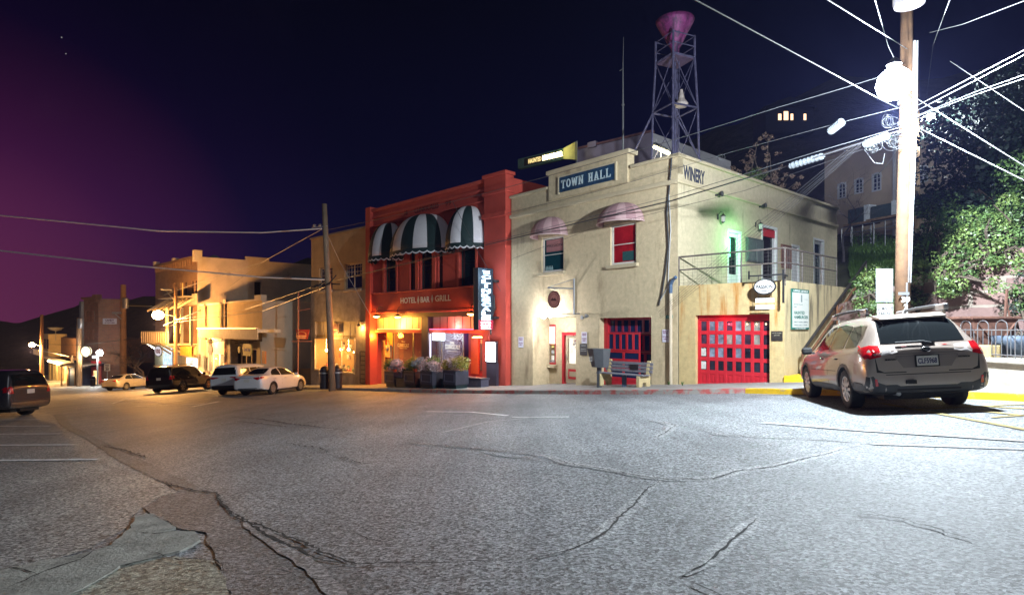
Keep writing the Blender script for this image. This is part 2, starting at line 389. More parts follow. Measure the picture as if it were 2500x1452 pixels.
# painted bays and faint markings
PW = mat('worn_road_paint', (.72,.72,.70), .8, .45, 9)
PWF = mat('faint_road_paint', (.36,.37,.37), .8, .4, 7)
PY = mat('yellow_road_paint', (.22,.17,.055), .8, .4, 9)
def line(name, px, wd, m, lift=.012, n=1):
    P = [rg(*p) for p in px]; mb = MB()
    Q = []
    for a, b in zip(P, P[1:]):
        k = max(1, int((b-a).length/.5))
        Q += [a.lerp(b, i/k) for i in range(k)]
    Q.append(P[-1])
    L_, R_ = [], []
    for i, q in enumerate(Q):
        d = (Q[min(i+1,len(Q)-1)]-Q[max(i-1,0)]).to_2d().normalized(); nn = Vector((-d.y,d.x))*wd/2
        for T, sg in ((L_,1),(R_,-1)):
            x, y = q.x+nn.x*sg, q.y+nn.y*sg; T.append((x,y,gz(x,y)+lift))
    for i in range(len(Q)-1): mb.quad(R_[i],R_[i+1],L_[i+1],L_[i])
    return mb.build(name, m, kind='structure', norm=False)
for k_, (a, b) in enumerate((((-60,1017),(75,1011)),((-70,1026),(95,1024)),((-90,1041),(122,1040)),((-120,1060),(148,1059)),((-150,1087),(182,1086)),((-200,1126),(240,1122)))):
    line('bay_line', (a,b), .13, PW)
for a, b in (((275,985),(305,975)),((300,977),(405,974)),((310,977),(395,984)),((395,984),(445,978)),((330,992),(420,989)),((420,989),(500,985)),((470,993),(535,980))): line('faded_line', (a,b), .16, PW)
for px, wd, m in (([(1040,1005),(1150,1006),(1240,1015)],.1,PW),([(1250,1019),(1390,1018)],.08,PW),([(1080,1056),(1190,1030),(1290,1021)],.07,PWF),([(800,1014),(880,1004)],.06,PWF),
                  ([(1860,1033),(2100,1052),(2500,1078)],.09,PWF),([(2130,1085),(2500,1098)],.07,PWF),([(700,960),(1000,962)],.07,PWF)): line('faded_line', px, wd, m)
for px in ([(1830,965),(2000,963)],[(2380,1003),(2700,1035)],[(2400,992),(2700,1012)],[(2150,985),(2560,1060)],[(2420,1020),(2600,1008)],[(2200,1002),(2560,985)]): line('yellow_marking', px, .10, PY)
# cracks: thin irregular dark ribbons, sealed ones with a pale band below
CR = mat('crack_dark', (.012,.012,.012), .95, 0); SEAL = asphalt('sealed_crack', (.17,.175,.18), (.27,.275,.28), aggregate=62, bump=.004, contrast=1.3)
def crack(px, wd, seal=0, sub=9, m=None, up=0):
    P = [rg(*p) for p in px]; Q = []
    for a, b in zip(P, P[1:]):
        L0 = (b-a).length; n = max(3, min(60, int(L0/.05)))
        for i in range(n):
            q = a.lerp(b, i/n)
            amp = min(.05, L0*.03); Q.append(q + Vector((random.uniform(-1,1), random.uniform(-1,1), 0))*amp)
    Q.append(P[-1])
    for name, w0, lift, m_ in (('crack', wd, .009 if seal else .016, m or CR),) + ((('sealed_crack', seal, .005, SEAL),) if seal else ()):
        mb = MB(); A, B = [], []
        step = 1 if name == 'crack' else 4
        QQ = Q[::step]
        for i, q in enumerate(QQ):
            d = (QQ[min(i+1,len(QQ)-1)]-QQ[max(i-1,0)]).to_2d()
            if d.length < 1e-6: d = Vector((1,0))
            d.normalize(); e = min(1, .25+3*min(i, len(QQ)-1-i)/len(QQ))
            nn = Vector((-d.y,d.x))*w0/2*e*random.uniform(.25 if name=='crack' else .7, 1.3)
            A.append((q.x+nn.x,q.y+nn.y,gz(q.x,q.y)+lift+up)); B.append((q.x-nn.x,q.y-nn.y,gz(q.x,q.y)+lift+up))
        for i in range(len(QQ)-1): mb.quad(B[i],B[i+1],A[i+1],A[i])
        mb.build(name, m_, kind='structure', norm=False)
for px, wd, seal in (
  ([(1250,1105),(1330,1112),(1400,1134),(1480,1146),(1560,1162),(1630,1170),(1740,1170),(1760,1163),(1800,1150),(1890,1140),(1960,1122),(2030,1105),(2065,1093),(2110,1083)],.018,.16),
  ([(2110,1083),(2230,1080),(2280,1072),(2310,1066)],.012,.12),
  ([(1610,1173),(1570,1205),(1545,1235),(1510,1265),(1480,1298),(1440,1325),(1370,1350),(1310,1362)],.022,.12),
  ([(1850,1262),(1800,1310),(1760,1345),(1715,1382),(1660,1415)],.016,.13),
  ([(1660,1415),(1720,1440),(1790,1475)],.01,0),
  ([(1580,1025),(1650,1038),(1625,1055),(1590,1075)],.02,.2),
  ([(1700,1046),(1760,1062),(1950,1070),(2080,1080)],.015,.12),
  ([(560,1018),(640,1024),(700,1034),(770,1042),(860,1052)],.05,0),([(570,1028),(640,1035),(720,1044)],.045,0),
  ([(690,1082),(780,1094),(800,1103),(795,1108)],.03,0),([(830,1115),(880,1133),(930,1132)],.03,0),
  ([(980,1080),(1050,1086),(1130,1092),(1250,1104)],.02,.1),
  ([(245,1088),(300,1098),(355,1118),(350,1112)],.05,0),
  ([(380,1172),(430,1187),(470,1198),(530,1206),(540,1232),(575,1262),(640,1290),(700,1312),(790,1352),(870,1382),(950,1378),(1060,1378),(1250,1372)],.028,0),
  ([(560,1262),(610,1280),(650,1312),(720,1340),(780,1370),(870,1386)],.03,0),
  ([(670,1395),(740,1418),(800,1424)],.012,0),([(370,1350),(400,1365),(440,1372),(520,1372),(545,1385),(545,1408)],.012,0),
  ([(0,1388),(40,1392),(90,1408)],.006,0),([(330,1303),(380,1308),(432,1300)],.006,0),([(20,1442),(110,1400),(200,1370),(225,1352)],.009,0),
  ([(200,1120),(250,1135),(340,1165)],.01,0),([(1180,1100),(1230,1115),(1300,1120)],.012,.1),([(860,1300),(900,1320),(960,1330)],.006,0),
  ([(2050,1250),(2200,1270),(2400,1330)],.008,0)):
    crack(px, wd*(2 if wd<.01 else 1), seal, up=.006 if px[0] in ((370,1350),(0,1388),(330,1303),(20,1442),(670,1395)) else 0)
sheet('pale_road_repair', [(600,1262),(660,1300),(740,1345),(800,1395),(850,1460),(800,1460),(740,1395),(660,1335),(590,1285)], .014, asphalt('pale_asphalt',(.14,.14,.145),(.23,.23,.235),aggregate=60,bump=.004), step=.1, jag=.015)
for px in (([(1120,1052),(1190,1040),(1300,1018),(1340,1014),(1240,1045)],)): pass
# ---------------------------------------------------------------- pavement and kerb (a real step)
KF = [(2900,1030),(2500,980),(2400,975),(2200,968),(2060,966),(1940,963),(1820,960),(1660,962),(1500,962),(1250,961),(1100,959),(1000,957),(900,954),(820,952)]
KP = [rg(*p).to_2d() for p in KF]
e = rg(745,950).to_2d()
KP += [e, Vector((-14.9,36.5)), Vector((-19,41)), Vector((-24.0,46.5)), Vector((-31,55)), Vector((-40,64)), Vector((-52,76)), Vector((-66,90)), Vector((-90,112)), Vector((-130,150))]
BK = [Vector((16,6)), Vector((19,12)), Vector((17,22)), Vector((18,34)), Vector((10,44)), Vector((0,56)), Vector((-20,74)), Vector((-50,105)), Vector((-110,165))]
SW = mat('pavement_concrete', (.25,.24,.225), .85, .2, 1.5, .003, 120)
sheet('pavement', [tuple(p) for p in KP] + [tuple(p) for p in BK[::-1]], .13, SW, step=1.2, world=True)
def kerb(name, P, m, **k):
    Q = []
    for a, b in zip(P, P[1:]):
        n = max(1, int((b-a).length/.6)); Q += [a.lerp(b, i/n) for i in range(n)]
    Q.append(P[-1]); mb = MB(); rows = []
    for i, q in enumerate(Q):
        d = (Q[min(i+1,len(Q)-1)]-Q[max(i-1,0)]).normalized(); nn = Vector((d.y,-d.x))  # towards the buildings
        j = random.uniform(-.006,.006)
        z = gz(q.x,q.y); a = q; b = q+nn*.02; c = q+nn*.16; 
        rows.append([(a.x+j,a.y+j,z-.05),(a.x+j,a.y+j,z+.115),(b.x,b.y,z+.136),(c.x,c.y,z+.136),(c.x,c.y,z+.05)])
    for r0, r1 in zip(rows, rows[1:]):
        for k_ in range(4): mb.quad(r0[k_],r1[k_],r1[k_+1],r0[k_+1])
    return mb.build(name, m, kind='structure', **k)
def kmat(name, paint, thr=.52):
    return mat(name, paint, .75, .14, 5, .005, 45, stain=((.30,.28,.25), thr, (3.5,3.5,3.5)))
kerb('yellow_kerb', KP[:7], kmat('yellow_kerb_paint',(.80,.50,.015),.56))
kerb('red_kerb', KP[6:12], kmat('red_kerb_paint',(.42,.09,.08),.40))
kerb('kerb', KP[11:], M['conc'])
# second yellow step at the foot of the terrace stairs
# ================================================================ hills behind
HR = [(-900,[(150,915),(170,890),(220,850),(300,800),(420,770)]),(-400,[(150,905),(170,880),(220,840),(300,800),(420,765)]),
 (60,[(140,905),(160,885),(200,850),(260,815),(330,785)]),(130,[(140,905),(160,885),(200,850),(260,800),(330,770)]),(200,[(140,905),(160,880),(200,840),(260,790),(330,738)]),
 (380,[(110,905),(130,880),(170,820),(220,770),(300,722)]),(600,[(90,900),(100,860),(130,790),(180,730),(240,688)]),(760,[(80,890),(90,840),(120,750),(170,690),(220,636)]),
 (900,[(70,890),(80,840),(100,760),(140,680),(200,600)]),(1250,[(52,900),(60,860),(78,760),(110,650),(160,560)]),(1500,[(46,900),(52,830),(66,700),(95,560),(150,440)]),
 (1700,[(40,880),(46,780),(60,640),(90,480),(140,350)]),(1900,[(33,840),(38,760),(52,600),(80,420),(130,245)]),(2050,[(25,800),(30,705),(40,606),(70,400),(130,200)]),
 (2200,[(21.5,760),(25,672),(41,583),(70,400),(130,190)]),(2400,[(18.5,720),(22,640),(40,560),(70,380),(130,180)]),(2700,[(15,640),(20,600),(40,540),(70,360),(130,170)]),(3300,[(12,560),(20,560),(40,500),(70,340),(130,160)])]
mb = MB(); U = list(range(-900,3301,50)); NR = 33
from mathutils import noise
for u in U:
    for (a, ra), (b, rb) in zip(HR, HR[1:]):
        if a <= u <= b:
            t = (u-a)/(b-a); row = [(p[0]+(q[0]-p[0])*t, p[1]+(q[1]-p[1])*t) for p, q in zip(ra, rb)]; break
    row = row + [(row[-1][0]*1.5, row[-1][1]+30)]
    for k in range(NR):
        s = k/(NR-1)*(len(row)-1); i = min(int(s), len(row)-2); t = s-i
        Y = row[i][0]+(row[i+1][0]-row[i][0])*t; v = row[i][1]+(row[i+1][1]-row[i][1])*t
        p = at(u, v, Y); amp = min(1.4, max(0, (Y-26)*.03)) 
        p.z += (noise.fractal(Vector((p.x*.06,p.y*.06,0)), 1, 2, 5))*amp*2.2
        if k == 0: p.z = gz(p.x,p.y)-1.5
        mb.v.append(tuple(p))
for i in range(len(U)-1):
    for k in range(NR-1): mb.f.append([i*NR+k,(i+1)*NR+k,(i+1)*NR+k+1,i*NR+k+1]); mb.m.append(0)
HILL = mat('hill_scrub', (.055,.055,.03), .95, .55, .35, .25, 1.2)
mb.build('hillside', HILL, kind='structure', smooth=True)

# one even bluish volume round everything, added for glow about the lamps
if HAZE:
    hz = MB(); hz.box(-260,230,-60,520,CZ-22,CZ+200); ho = hz.build('haze', None, kind='stuff', label='thin bluish volume over the street, added for lamp glow', cat='haze'); ho.data.materials.clear()
    hm = bpy.data.materials.new('air'); hm.use_nodes = True; hn = hm.node_tree; hn.nodes.clear(); pv = hn.nodes.new('ShaderNodeVolumePrincipled'); mo_ = hn.nodes.new('ShaderNodeOutputMaterial')
    pv.inputs['Color'].default_value = (.34,.38,.95,1); pv.inputs['Density'].default_value = HAZE; pv.inputs['Anisotropy'].default_value = .35; hn.links.new(pv.outputs[0], mo_.inputs['Volume']); ho.data.materials.append(hm)
# ================================================================ buildings
class Thing:
    def __init__(s, fac, name, x, y, z, label, cat, group=None, kind=None):
        s.fac = fac; s.off = Vector((x,y,z)); s.e = fac.emp(name, x, y, z, label=label, cat=cat, group=group, kind=kind)
    def part(s, mb, name, m, parent=None, **k):
        mb.v = [tuple(Vector(v)-s.off) for v in mb.v]
        return mb.build(name, m, parent or s.e, **k)
def single(fac, mb, name, m, off, label, cat, group=None, **k):
    off = Vector(off); mb.v = [tuple(Vector(v)-off) for v in mb.v]
    o = mb.build(name, m, None, label=label, cat=cat, group=group, **k); o.location = fac.w(*off); o.rotation_euler = (0,0,fac.rz); return o
def window(T, x0, x1, z0, z1, y, fm, cols=1, rows=2, fw=.06, gm=None, sill=None, sm=None, bars=.03, name='window', pane=True, dep=.05):
    f = MB(); f.box(x0,x0+fw,y,y+dep,z0,z1).box(x1-fw,x1,y,y+dep,z0,z1).box(x0+fw,x1-fw,y,y+dep,z1-fw,z1).box(x0+fw,x1-fw,y,y+dep,z0,z0+fw)
    for i in range(1, cols): c = x0+(x1-x0)*i/cols; f.box(c-bars/2,c+bars/2,y+.008,y+dep-.01,z0+fw,z1-fw)
    for j in range(1, rows): c = z0+(z1-z0)*j/rows; f.box(x0+fw,x1-fw,y+.005,y+dep-.006,c-bars/2,c+bars/2)
    o = T.part(f, name, fm)
    if pane: g = MB(); g.box(x0+.01,x1-.01,y+dep*.55,y+dep*.7,z0+.01,z1-.01); T.part(g, 'pane', gm or M['glass'], o)
    if sill: s_ = MB(); s_.box(x0-sill,x1+sill,y-.22,y+.02,z0-.13,z0-.003); T.part(s_, 'window_sill', sm or fm, o, bevel=.01)
    return o
def door(T, x0, x1, z0, z1, y, m, glass=None, name='door', handle=True, gm=None):
    d = MB(); d.box(x0,x1,y,y+.05,z0,z1)
    if glass: a,b,c,e = glass; d = MB(); d.box(x0,a,y,y+.05,z0,z1).box(b,x1,y,y+.05,z0,z1).box(a,b,y,y+.05,z0,c).box(a,b,y,y+.05,e,z1)
    o = T.part(d, name, m)
    if glass: g = MB(); g.box(a,b,y+.02,y+.03,c,e); T.part(g, 'pane', gm or M['glass'], o)
    if handle: h = MB(); h.tube([(x0+.08,y-.05,z0+1.0),(x0+.08,y-.05,z0+1.15)],.015,6); h.box(x0+.06,x0+.1,y-.05,y,z0+1.05,z0+1.09); T.part(h, 'handle', M['metal'], o)
    return o
STUC = mat('stucco_tan', (.53,.425,.265), .9, .17, 6, .014, 17, detail=12, stain=((.30,.22,.13), .57, (1.6,1.6,.4)))
STUC2 = mat('stucco_side', (.50,.42,.28), .9, .15, 5, .008, 22, stain=((.14,.11,.07), .60, (3.2,3.2,.35)))
STUCW = mat('stucco_wing', (.50,.375,.18), .9, .17, 6, .010, 20, stain=((.40,.17,.03), .50, (4.2,4.2,.4), 1.5, 2.9))
TRIM = mat('stucco_trim', (.47,.385,.25), .9, .1, 2, .006, 60)
RED = mat('red_door_paint', (.47,.015,.025), .45, .14, 4, .002, 30)
PINK = mat('awning_pink', (.42,.27,.27), .8, .12, 4)
PINKR = mat('awning_mauve', (.30,.17,.18), .8, .12, 4)
# ---------------------------------------------------------------- town hall
d1 = Vector((.868,-1)).normalized(); cor = Vector((5.625,20)); LF = 8.62
THO = cor - d1*LF
TF = Fac(THO, d1, gz(THO.x, THO.y)+.13)
d2 = Vector((1.146,1)).normalized(); TS = Fac(cor, d2, TF.z0); LS = 13.7
T = Thing(TF, 'town_hall', 0, 0, 0, 'tan stucco two storey corner hall with stepped parapet, awnings and red garage doors', 'building')
def side(o): o.location = (LF,0,0); o.rotation_euler = (0,0,PI/2); return o
class SideT:
    """parts on the side wall: same thing, frame turned by a right angle"""
    def __init__(s, T): s.T = T; s.e = T.e
    def part(s, mb, name, m, parent=None, **k):
        o = mb.build(name, m, parent or s.e, **k)
        return side(o) if parent is None else o
TT = SideT(T)
B0 = -1.2
ztop = TF.pix(1655,383)[1]
zl = TF.pix(1251,483)[1]; print('town hall top', ztop, zl)
def R(u0,u1,v0,v1,y=0,f=TF): return f.rect(u0,u1,v0,v1,y)
def grow(r, a, b=None): b = a if b is None else b; return (r[0]-a, r[1]+a, r[2]-b, r[3]+b)
w1 = R(1322,1376,577,664); w2 = R(1490,1553,545,645)
rec = R(1301,1406,774,944); gar = R(1463,1590,775,944)
rec = (rec[0],rec[1],B0,rec[3],1.0); gar = (gar[0],gar[1],B0,gar[3],.42)
m = MB(); m.wall(0,LF,B0,ztop-.55,0,[w1+(.16,),w2+(.16,),rec,gar])
m.box(0,LF,0,.3,ztop-.55,ztop)
T.part(m, 'front_wall', STUC)
# recess back wall with window and door openings
rw = R(1316,1357,792,889,1.0); rd = R(1373,1412,811,944,1.0)
m = MB(); m.wall(rec[0]-.05,rec[1]+.05,B0,rec[3]+.1,1.002,[rw+(.12,),(rd[0],rd[1],B0,rd[3],.12)])
T.part(m, 'recess_wall', STUC)
# parapet pieces
x0,_,z0,z1 = R(1343,1535,400,430); x1 = TF.pix(1535,376)[0]; xs0 = TF.pix(1343,425)[0]
zr = TF.pix(1440,TF and 402)[1]
m = MB(); m.box(xs0,x1,-.08,.32,ztop-.5,zr); T.part(m, 'raised_parapet', STUC)
m = MB(); m.box(xs0-.1,x1+.12,-.16,.4,zr,zr+.16).box(-.05,xs0-.1,-.1,.36,ztop,ztop+.11).box(x1+.12,LF+.1,-.1,.36,ztop,ztop+.11)
T.part(m, 'coping', TRIM, bevel=.02)
zc = TF.pix(1655,437)[1]; m = MB(); m.box(-.02,LF+.02,-.12,-.003,zc-.16,zc); 
zc2 = TF.pix(1270,530)[1]
T.part(m, 'cornice_band', TRIM, bevel=.03)
# roof
m = MB(); m.box(.3,LF-.31,.33,LS,ztop-.75,ztop-.6); T.part(m, 'roof', mat('tar_roof',(.05,.05,.05),.9,.2,2))
# side wall
def RS(u0,u1,v0,v1,y=0): return TS.rect(u0,u1,v0,v1,y)
gd_ = RS(1775,1809,562,692); c2 = RS(1858,1896,552,692); d3 = RS(1931,1950,598,692); d4 = RS(1984,2010,583,692)
fl = gd_[2]
def toF(r): return (r[0], r[1], fl, r[3], .14)
m = MB(); m.wall(0,LS,B0,ztop,0,[toF(gd_),toF(c2),toF(d3),toF(d4)]); TT.part(m, 'side_wall', STUC2)
m = MB(); m.box(-.1,LS+.1,-.1,.3,ztop+.002,ztop+.112); TT.part(m, 'side_coping', TRIM, bevel=.02)
m = MB(); m.box(-.12,LS,-.09,-.003,zc-.14,zc); TT.part(m, 'side_band', TRIM, bevel=.03)
m = MB(); m.quad((LS,0,B0),(LS,LF,B0),(LS,LF,ztop),(LS,0,ztop)); TT.part(m, 'rear_wall', STUC2)
m = MB(); m.quad((0,.3,B0),(0,LS,B0),(0,LS,ztop),(0,.3,ztop)); T.part(m, 'party_wall', STUC)
WH = mat('door_white', (.62,.60,.60), .55, .08)
for r in (gd_, c2, d3, d4):
    f = MB(); y=-.02; f.box(r[0]-.0,r[0]+.09,y,.1,fl,r[3]).box(r[1]-.09,r[1],y,.1,fl,r[3]).box(r[0]+.09,r[1]-.09,y,.1,r[3]-.1,r[3]); TT.part(f,'door_frame',WH)
NEON = glow('neon_green', (.10,1,.28), 9)
for r, gm_ in ((gd_,M['glass']),(c2,mat('shop_dark',(.02,.015,.02),.2,.3,3)),(d4,mat('door_blue_glass',(.02,.03,.05),.15,.2,3))):
    door(TT, r[0]+.1, r[1]-.1, fl, r[3]-.11, .08, WH, (r[0]+.22,r[1]-.22,fl+.35,r[3]-.25), gm=gm_)
door(TT, d3[0]+.1, d3[1]-.1, fl, d3[3]-.11, .05, WH)
m = MB(); m.tube([(gd_[0]+.16,-.0,fl+1.0),(gd_[0]+.16,-.0,gd_[3]-.35)],.03,8); TT.part(m,'neon_tube',NEON)
for k_ in range(2): pass
lg = light('neon_light','POINT',(0,0,0),110,(.15,1,.3),size=.1); lg.location = TS.w(gd_[0]+.3,-.35,fl+1.5)
lg.parent = T.e; lg.matrix_parent_inverse = Matrix.Identity(4); lg.location = (LF+.35, gd_[0]+.3, fl+1.5)
m = MB(); text(m,'EXIT',gd_[0]+.38,gd_[0]+.62,fl+.9,fl+1.0,.03); TT.part(m,'door_lettering',M['black'])
r = (c2[0]+.14,c2[1]-.14,c2[3]-.45,c2[3]-.13); m = MB(); m.box(r[0],r[1],.03,.06,r[2],r[3]); TT.part(m,'red_transom',RED)
r = RS(1819,1858,583,641); m = MB(); m.box(r[0],r[1],-.1,0,r[2],r[3]); c_ = TT.part(m,'notice_cabinet',mat('cabinet_grey',(.06,.065,.07),.5,.1))
m = MB(); mx=(r[0]+r[1])/2; m.box(r[0]+.04,mx-.03,-.112,-.1,r[2]+.06,r[3]-.06).box(mx+.03,r[1]-.04,-.112,-.1,r[2]+.06,r[3]-.06)
for i in range(5): m.box(r[0]+.1,r[0]+.25+.02*i,-.118,-.112,r[2]+.1+i*.13,r[2]+.115+i*.13)
TT.part(m,'cabinet_doors',mat('cabinet_panel',(.11,.12,.13),.3,.2,9),c_)
r = RS(1905,1930,598,655); window(TT,r[0],r[1],r[2],r[3],-.03,mat('frame_brown',(.2,.08,.06),.6),2,1,gm=mat('shop_poster',(.20,.10,.09),.5,.7,6))
for (u,v) in ((1752,533),(1844,552)):
    x,z = TS.pix(u,v); t_ = Thing(TS,'wall_lantern',x,0,z,'unlit black carriage lantern on side wall '+('left of the green lit door' if u<1800 else 'above the notice cabinet'),'wall lamp','carriage lanterns on the side wall')
    b = MB(); b.tube([(x,0,z+.1),(x,-.12,z+.22),(x,-.22,z+.2),(x,-.22,z+.1)],.012,6); b.box(x-.05,x+.05,-.02,0,z-.05,z+.15); t_.part(b,'bracket',M['black'])
    b = MB(); b.lathe([(.02,.12),(.1,.06),(.1,.04)],(x,-.22,z),8); t_.part(b,'cap',M['black']); b = MB(); b.lathe([(.08,-.16),(.03,-.2)],(x,-.22,z),8); t_.part(b,'lantern_base',M['black'])
    b = MB(); b.lathe([(.06,-.16),(.09,.04)],(x,-.22,z),8); t_.part(b,'lantern_glass',mat('lantern_glass',(.5,.5,.45),.15,0))
for (u,v) in ((1746,477),(1853,505)):
    x,z = TS.pix(u,v); t_ = Thing(TS,'floodlight',x,0,z,'unlit black floodlight '+('under the painted sign lettering' if u<1800 else 'nearer the rear of side wall'),'floodlight','small floodlights high on the side wall')
    b = MB(); b.box(x-.03,x+.03,-.12,0,z-.03,z+.03); t_.part(b,'bracket',M['black']); b = MB(); b.lathe([(.05,0),(.1,-.12),(.1,-.14)],(x,-.15,z+.02),10,'Y'); t_.part(b,'lamp_head',M['black'])
m = MB(); a,b_,c_,e_ = RS(1668,1720,412,443); text(m,'WINERY',a,b_,c_-.02,e_+.02,-.004,.035,.006); TT.part(m,'painted_lettering',mat('lettering_navy',(.02,.025,.05),.7,.15))
# frames and windows of the front
WF = mat('window_white', (.62,.58,.52), .5, .08)
CUR = mat('red_blind', (.30,.012,.015), .6, .1, 5); TEAL = mat('teal_glass', (.008,.045,.055), .12, .2, 2)
for q, gm_ in ((w1,TEAL),(w2,mat('red_glass',(.28,.010,.015),.12,.3,2))):
    window(T,q[0],q[1],q[2],q[3],.08,WF,1,2,.09,gm=gm_,sill=.12,sm=TRIM)
q = w2; m = MB(); m.box(q[0]+.1,q[1]-.1,.19,.2,q[2]+.1,q[3]-.1); T.part(m,'red_blind',CUR)
m = MB(); m.box(q[0]+.5,q[1]-.15,.10,.102,q[2]+.13,q[2]+.48); T.part(m,'window_card',mat('card_green',(.02,.07,.07),.6,.4,20))
q = w1; m = MB(); m.box(q[0]+.2,q[1]-.14,.1,.102,q[3]-.62,q[3]-.12); c_ = T.part(m,'window_card',mat('card_pink',(.28,.12,.12),.6,.15)); m = MB(); text(m,'PASSION',q[0]+.24,q[1]-.18,q[3]-.42,q[3]-.32,.099,.0,.002); T.part(m,'card_lettering',M['black'],c_)
m = MB()
for i in range(5): m.lathe([(.03,0),(.035,.1),(.015,.13),(.015,.18)],(q[0]+.2+i*.09,.085,q[2]+.1),8)
T.part(m,'bottles',mat('bottle_pale',(.2,.3,.3),.2))
def dome_awning(T, x0, x1, z0, z1, y, dep, mats, n=8, scallop=0, name='awning', lean=0):
    """barrel half dome: spine at the wall, ribs fanning out"""
    cx = (x0+x1)/2; rx = (x1-x0)/2; h = z1-z0; NS = 6
    m = MB(); k = n*NS; rows = 10; vs = []
    for j in range(rows+1):
        ph = PI/2*j/rows
        for i in range(k+1):
            th = PI*i/k
            vs.append((cx-rx*math.cos(th)*math.cos(ph), y-dep*math.sin(th)*math.cos(ph), z0+h*math.sin(ph)))
    for j in range(rows):
        for i in range(k):
            m.mi((i//NS)%2); m.add([], []); a = j*(k+1)+i
            m.f.append([a,a+1,a+k+2,a+k+1]); m.m.append((i//NS)%2)
    m.v = vs
    o = T.part(m, name, mats, smooth=True, norm=False)
    md = o.modifiers.new('s','SOLIDIFY'); md.thickness = .015
    return o
for (u0,u1,v0,v1) in ((1303,1382,534,577),(1466,1563,500,548)):
    a,b,c,e = R(u0+4,u1-8,v0,v1,-.35); a0 = R(1306,1378,534,577)
    cx_ = ((w1 if u0<1400 else w2)[0]+(w1 if u0<1400 else w2)[1])/2; hw = .88 if u0<1400 else .95
    zb = (w1 if u0<1400 else w2)[3]-.0; zt = R(u0,u1,v0,v1)[3]
    o = dome_awning(T, cx_-hw, cx_+hw, zb-.02, zt+.05, 0, .95, [PINKR,PINK], 8)
    f = MB(); pts = [(cx_-hw*1.01*math.cos(PI*i/24),-.96*math.sin(PI*i/24),zb-.03) for i in range(25)]; f.tube(pts,.025,5); T.part(f,'awning_rim',mat('awning_rim',(.5,.36,.35),.7),o)
# police window and door
q = rw; window(T,q[0],q[1],q[2],q[3],1.04,RED,1,2,.09,pane=False,sill=.1,sm=TRIM)
LITW = glow('lit_interior_white', (1,.86,.70), 1.6, .35, 2.5)
m = MB(); m.box(q[0]-.4,q[1]+2.0,2.6,2.65,B0,q[3]+.4); T.part(m,'interior_wall',LITW)
m = MB(); m.box(q[0]+.08,q[1]-.08,1.10,1.11,q[2]+(q[3]-q[2])*.52,q[3]-.08); T.part(m,'blind',glow('lit_blind',(1,.93,.82),2.0))
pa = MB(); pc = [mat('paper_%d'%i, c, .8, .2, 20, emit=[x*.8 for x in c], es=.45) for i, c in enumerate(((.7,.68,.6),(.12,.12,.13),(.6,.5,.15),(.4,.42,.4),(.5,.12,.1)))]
for i in range(9):
    a = q[0]+.12+(i%3)*(q[1]-q[0]-.24)/3; b = q[2]+.2+(i//3)*.27; pa.mi(random.choice((0,0,1,3,2))); pa.box(a,a+.17,1.12,1.123,b,b+random.uniform(.15,.24))
T.part(pa,'notices',pc)
m = MB(); m.box(q[0]+.1,q[1]-.1,1.108,1.112,q[2]+.09,q[2]+.19); c_=T.part(m,'lettering_strip',M['white']); m = MB(); text(m,'POLICE',q[0]+.13,q[1]-.12,q[2]+.1,q[2]+.18,1.106,.02,.003); T.part(m,'window_lettering',M['black'],c_)
q = rd; f = MB(); f.box(q[0],q[0]+.13,.97,1.12,B0,q[3]).box(q[0]+.13,q[1],.97,1.12,q[3]-.13,q[3]); T.part(f,'door_frame',RED)
zf = gz(*TF.w((q[0]+q[1])/2,1,0).to_2d())+.13-TF.z0
door(T,q[0]+.14,q[1]+.2,zf+.05,q[3]-.14,1.06,mat('police_door',(.42,.34,.22),.5,.1),(q[0]+.3,q[1]+.1,zf+.85,q[3]-.26),gm=mat('clear_pane',(1,1,1),.05,0,trans=1,alpha=.25))
m = MB(); m.box(q[0]+.3,q[1]+.1,1.048,1.062,zf+.2,zf+.62); c_=T.part(m,'door_panel',RED)
m = MB(); m.box(q[0]+.37,q[1]+.05,1.04,1.049,zf+.3,zf+.52); T.part(m,'panel_inset',mat('police_door',(.42,.34,.22)),c_)
m = MB()
for i in range(26):
    a = q[0]+.3+random.random()*.5; b = zf+1.1+random.random()*1.1; m.mi(random.choice((0,1,2,4))); m.box(a,a+.06+random.random()*.06,1.3,1.31,b,b+random.uniform(.04,.12))
T.part(m,'notices',pc)
# front garage door
def panes(T, x0,x1,z0,z1,y, cols, rows, fm, gm, name, tall=None, solid=0, fr=.06, skip=None):
    f = MB(); w_ = (x1-x0)/cols; hs = (z1-z0)/rows; g = MB()
    for j in range(rows+1): zc_ = z0+hs*j; f.box(x0,x1,y,y+.05,max(z0,zc_-fr),min(z1,zc_+fr))
    for i in range(cols+1):
        xc = x0+w_*i; f.box(max(x0,xc-fr*.8),min(x1,xc+fr*.8),y-.004,y+.054,z0,z1)
    o = T.part(f, name, fm, bevel=.006)
    for j in range(rows):
        for i in range(cols):
            a,b,c,e = x0+w_*i+fr*.8, x0+w_*(i+1)-fr*.8, z0+hs*j+fr, z0+hs*(j+1)-fr
            if j < solid:
                p = MB(); p.box(a,b,y+.015,y+.03,c,e).box(a+.06,b-.06,y+.002,y+.016,c+.06,e-.06); T.part(p,'wood_panel',fm,o)
            else:
                p = MB(); p.box(a,b,y+.02,y+.03,c,e); T.part(p,'pane',gm(i,j) if callable(gm) else gm,o)
    return o
q = (gar[0]+.18,gar[1]-.02,R(1463,1590,775,944)[2]-.1,gar[3]-.04)
NAVY = mat('navy_glass', (.012,.022,.07), .08, .2, 2)
h_ = q[3]-q[2]; xm = q[0]+(q[1]-q[0])*.68
MAR = mat('maroon_paint', (.22,.012,.035), .5, .12)
panes(T,q[0],q[1],q[3]-h_*.21,q[3],.40,7,1,MAR,NAVY,'transom_window')
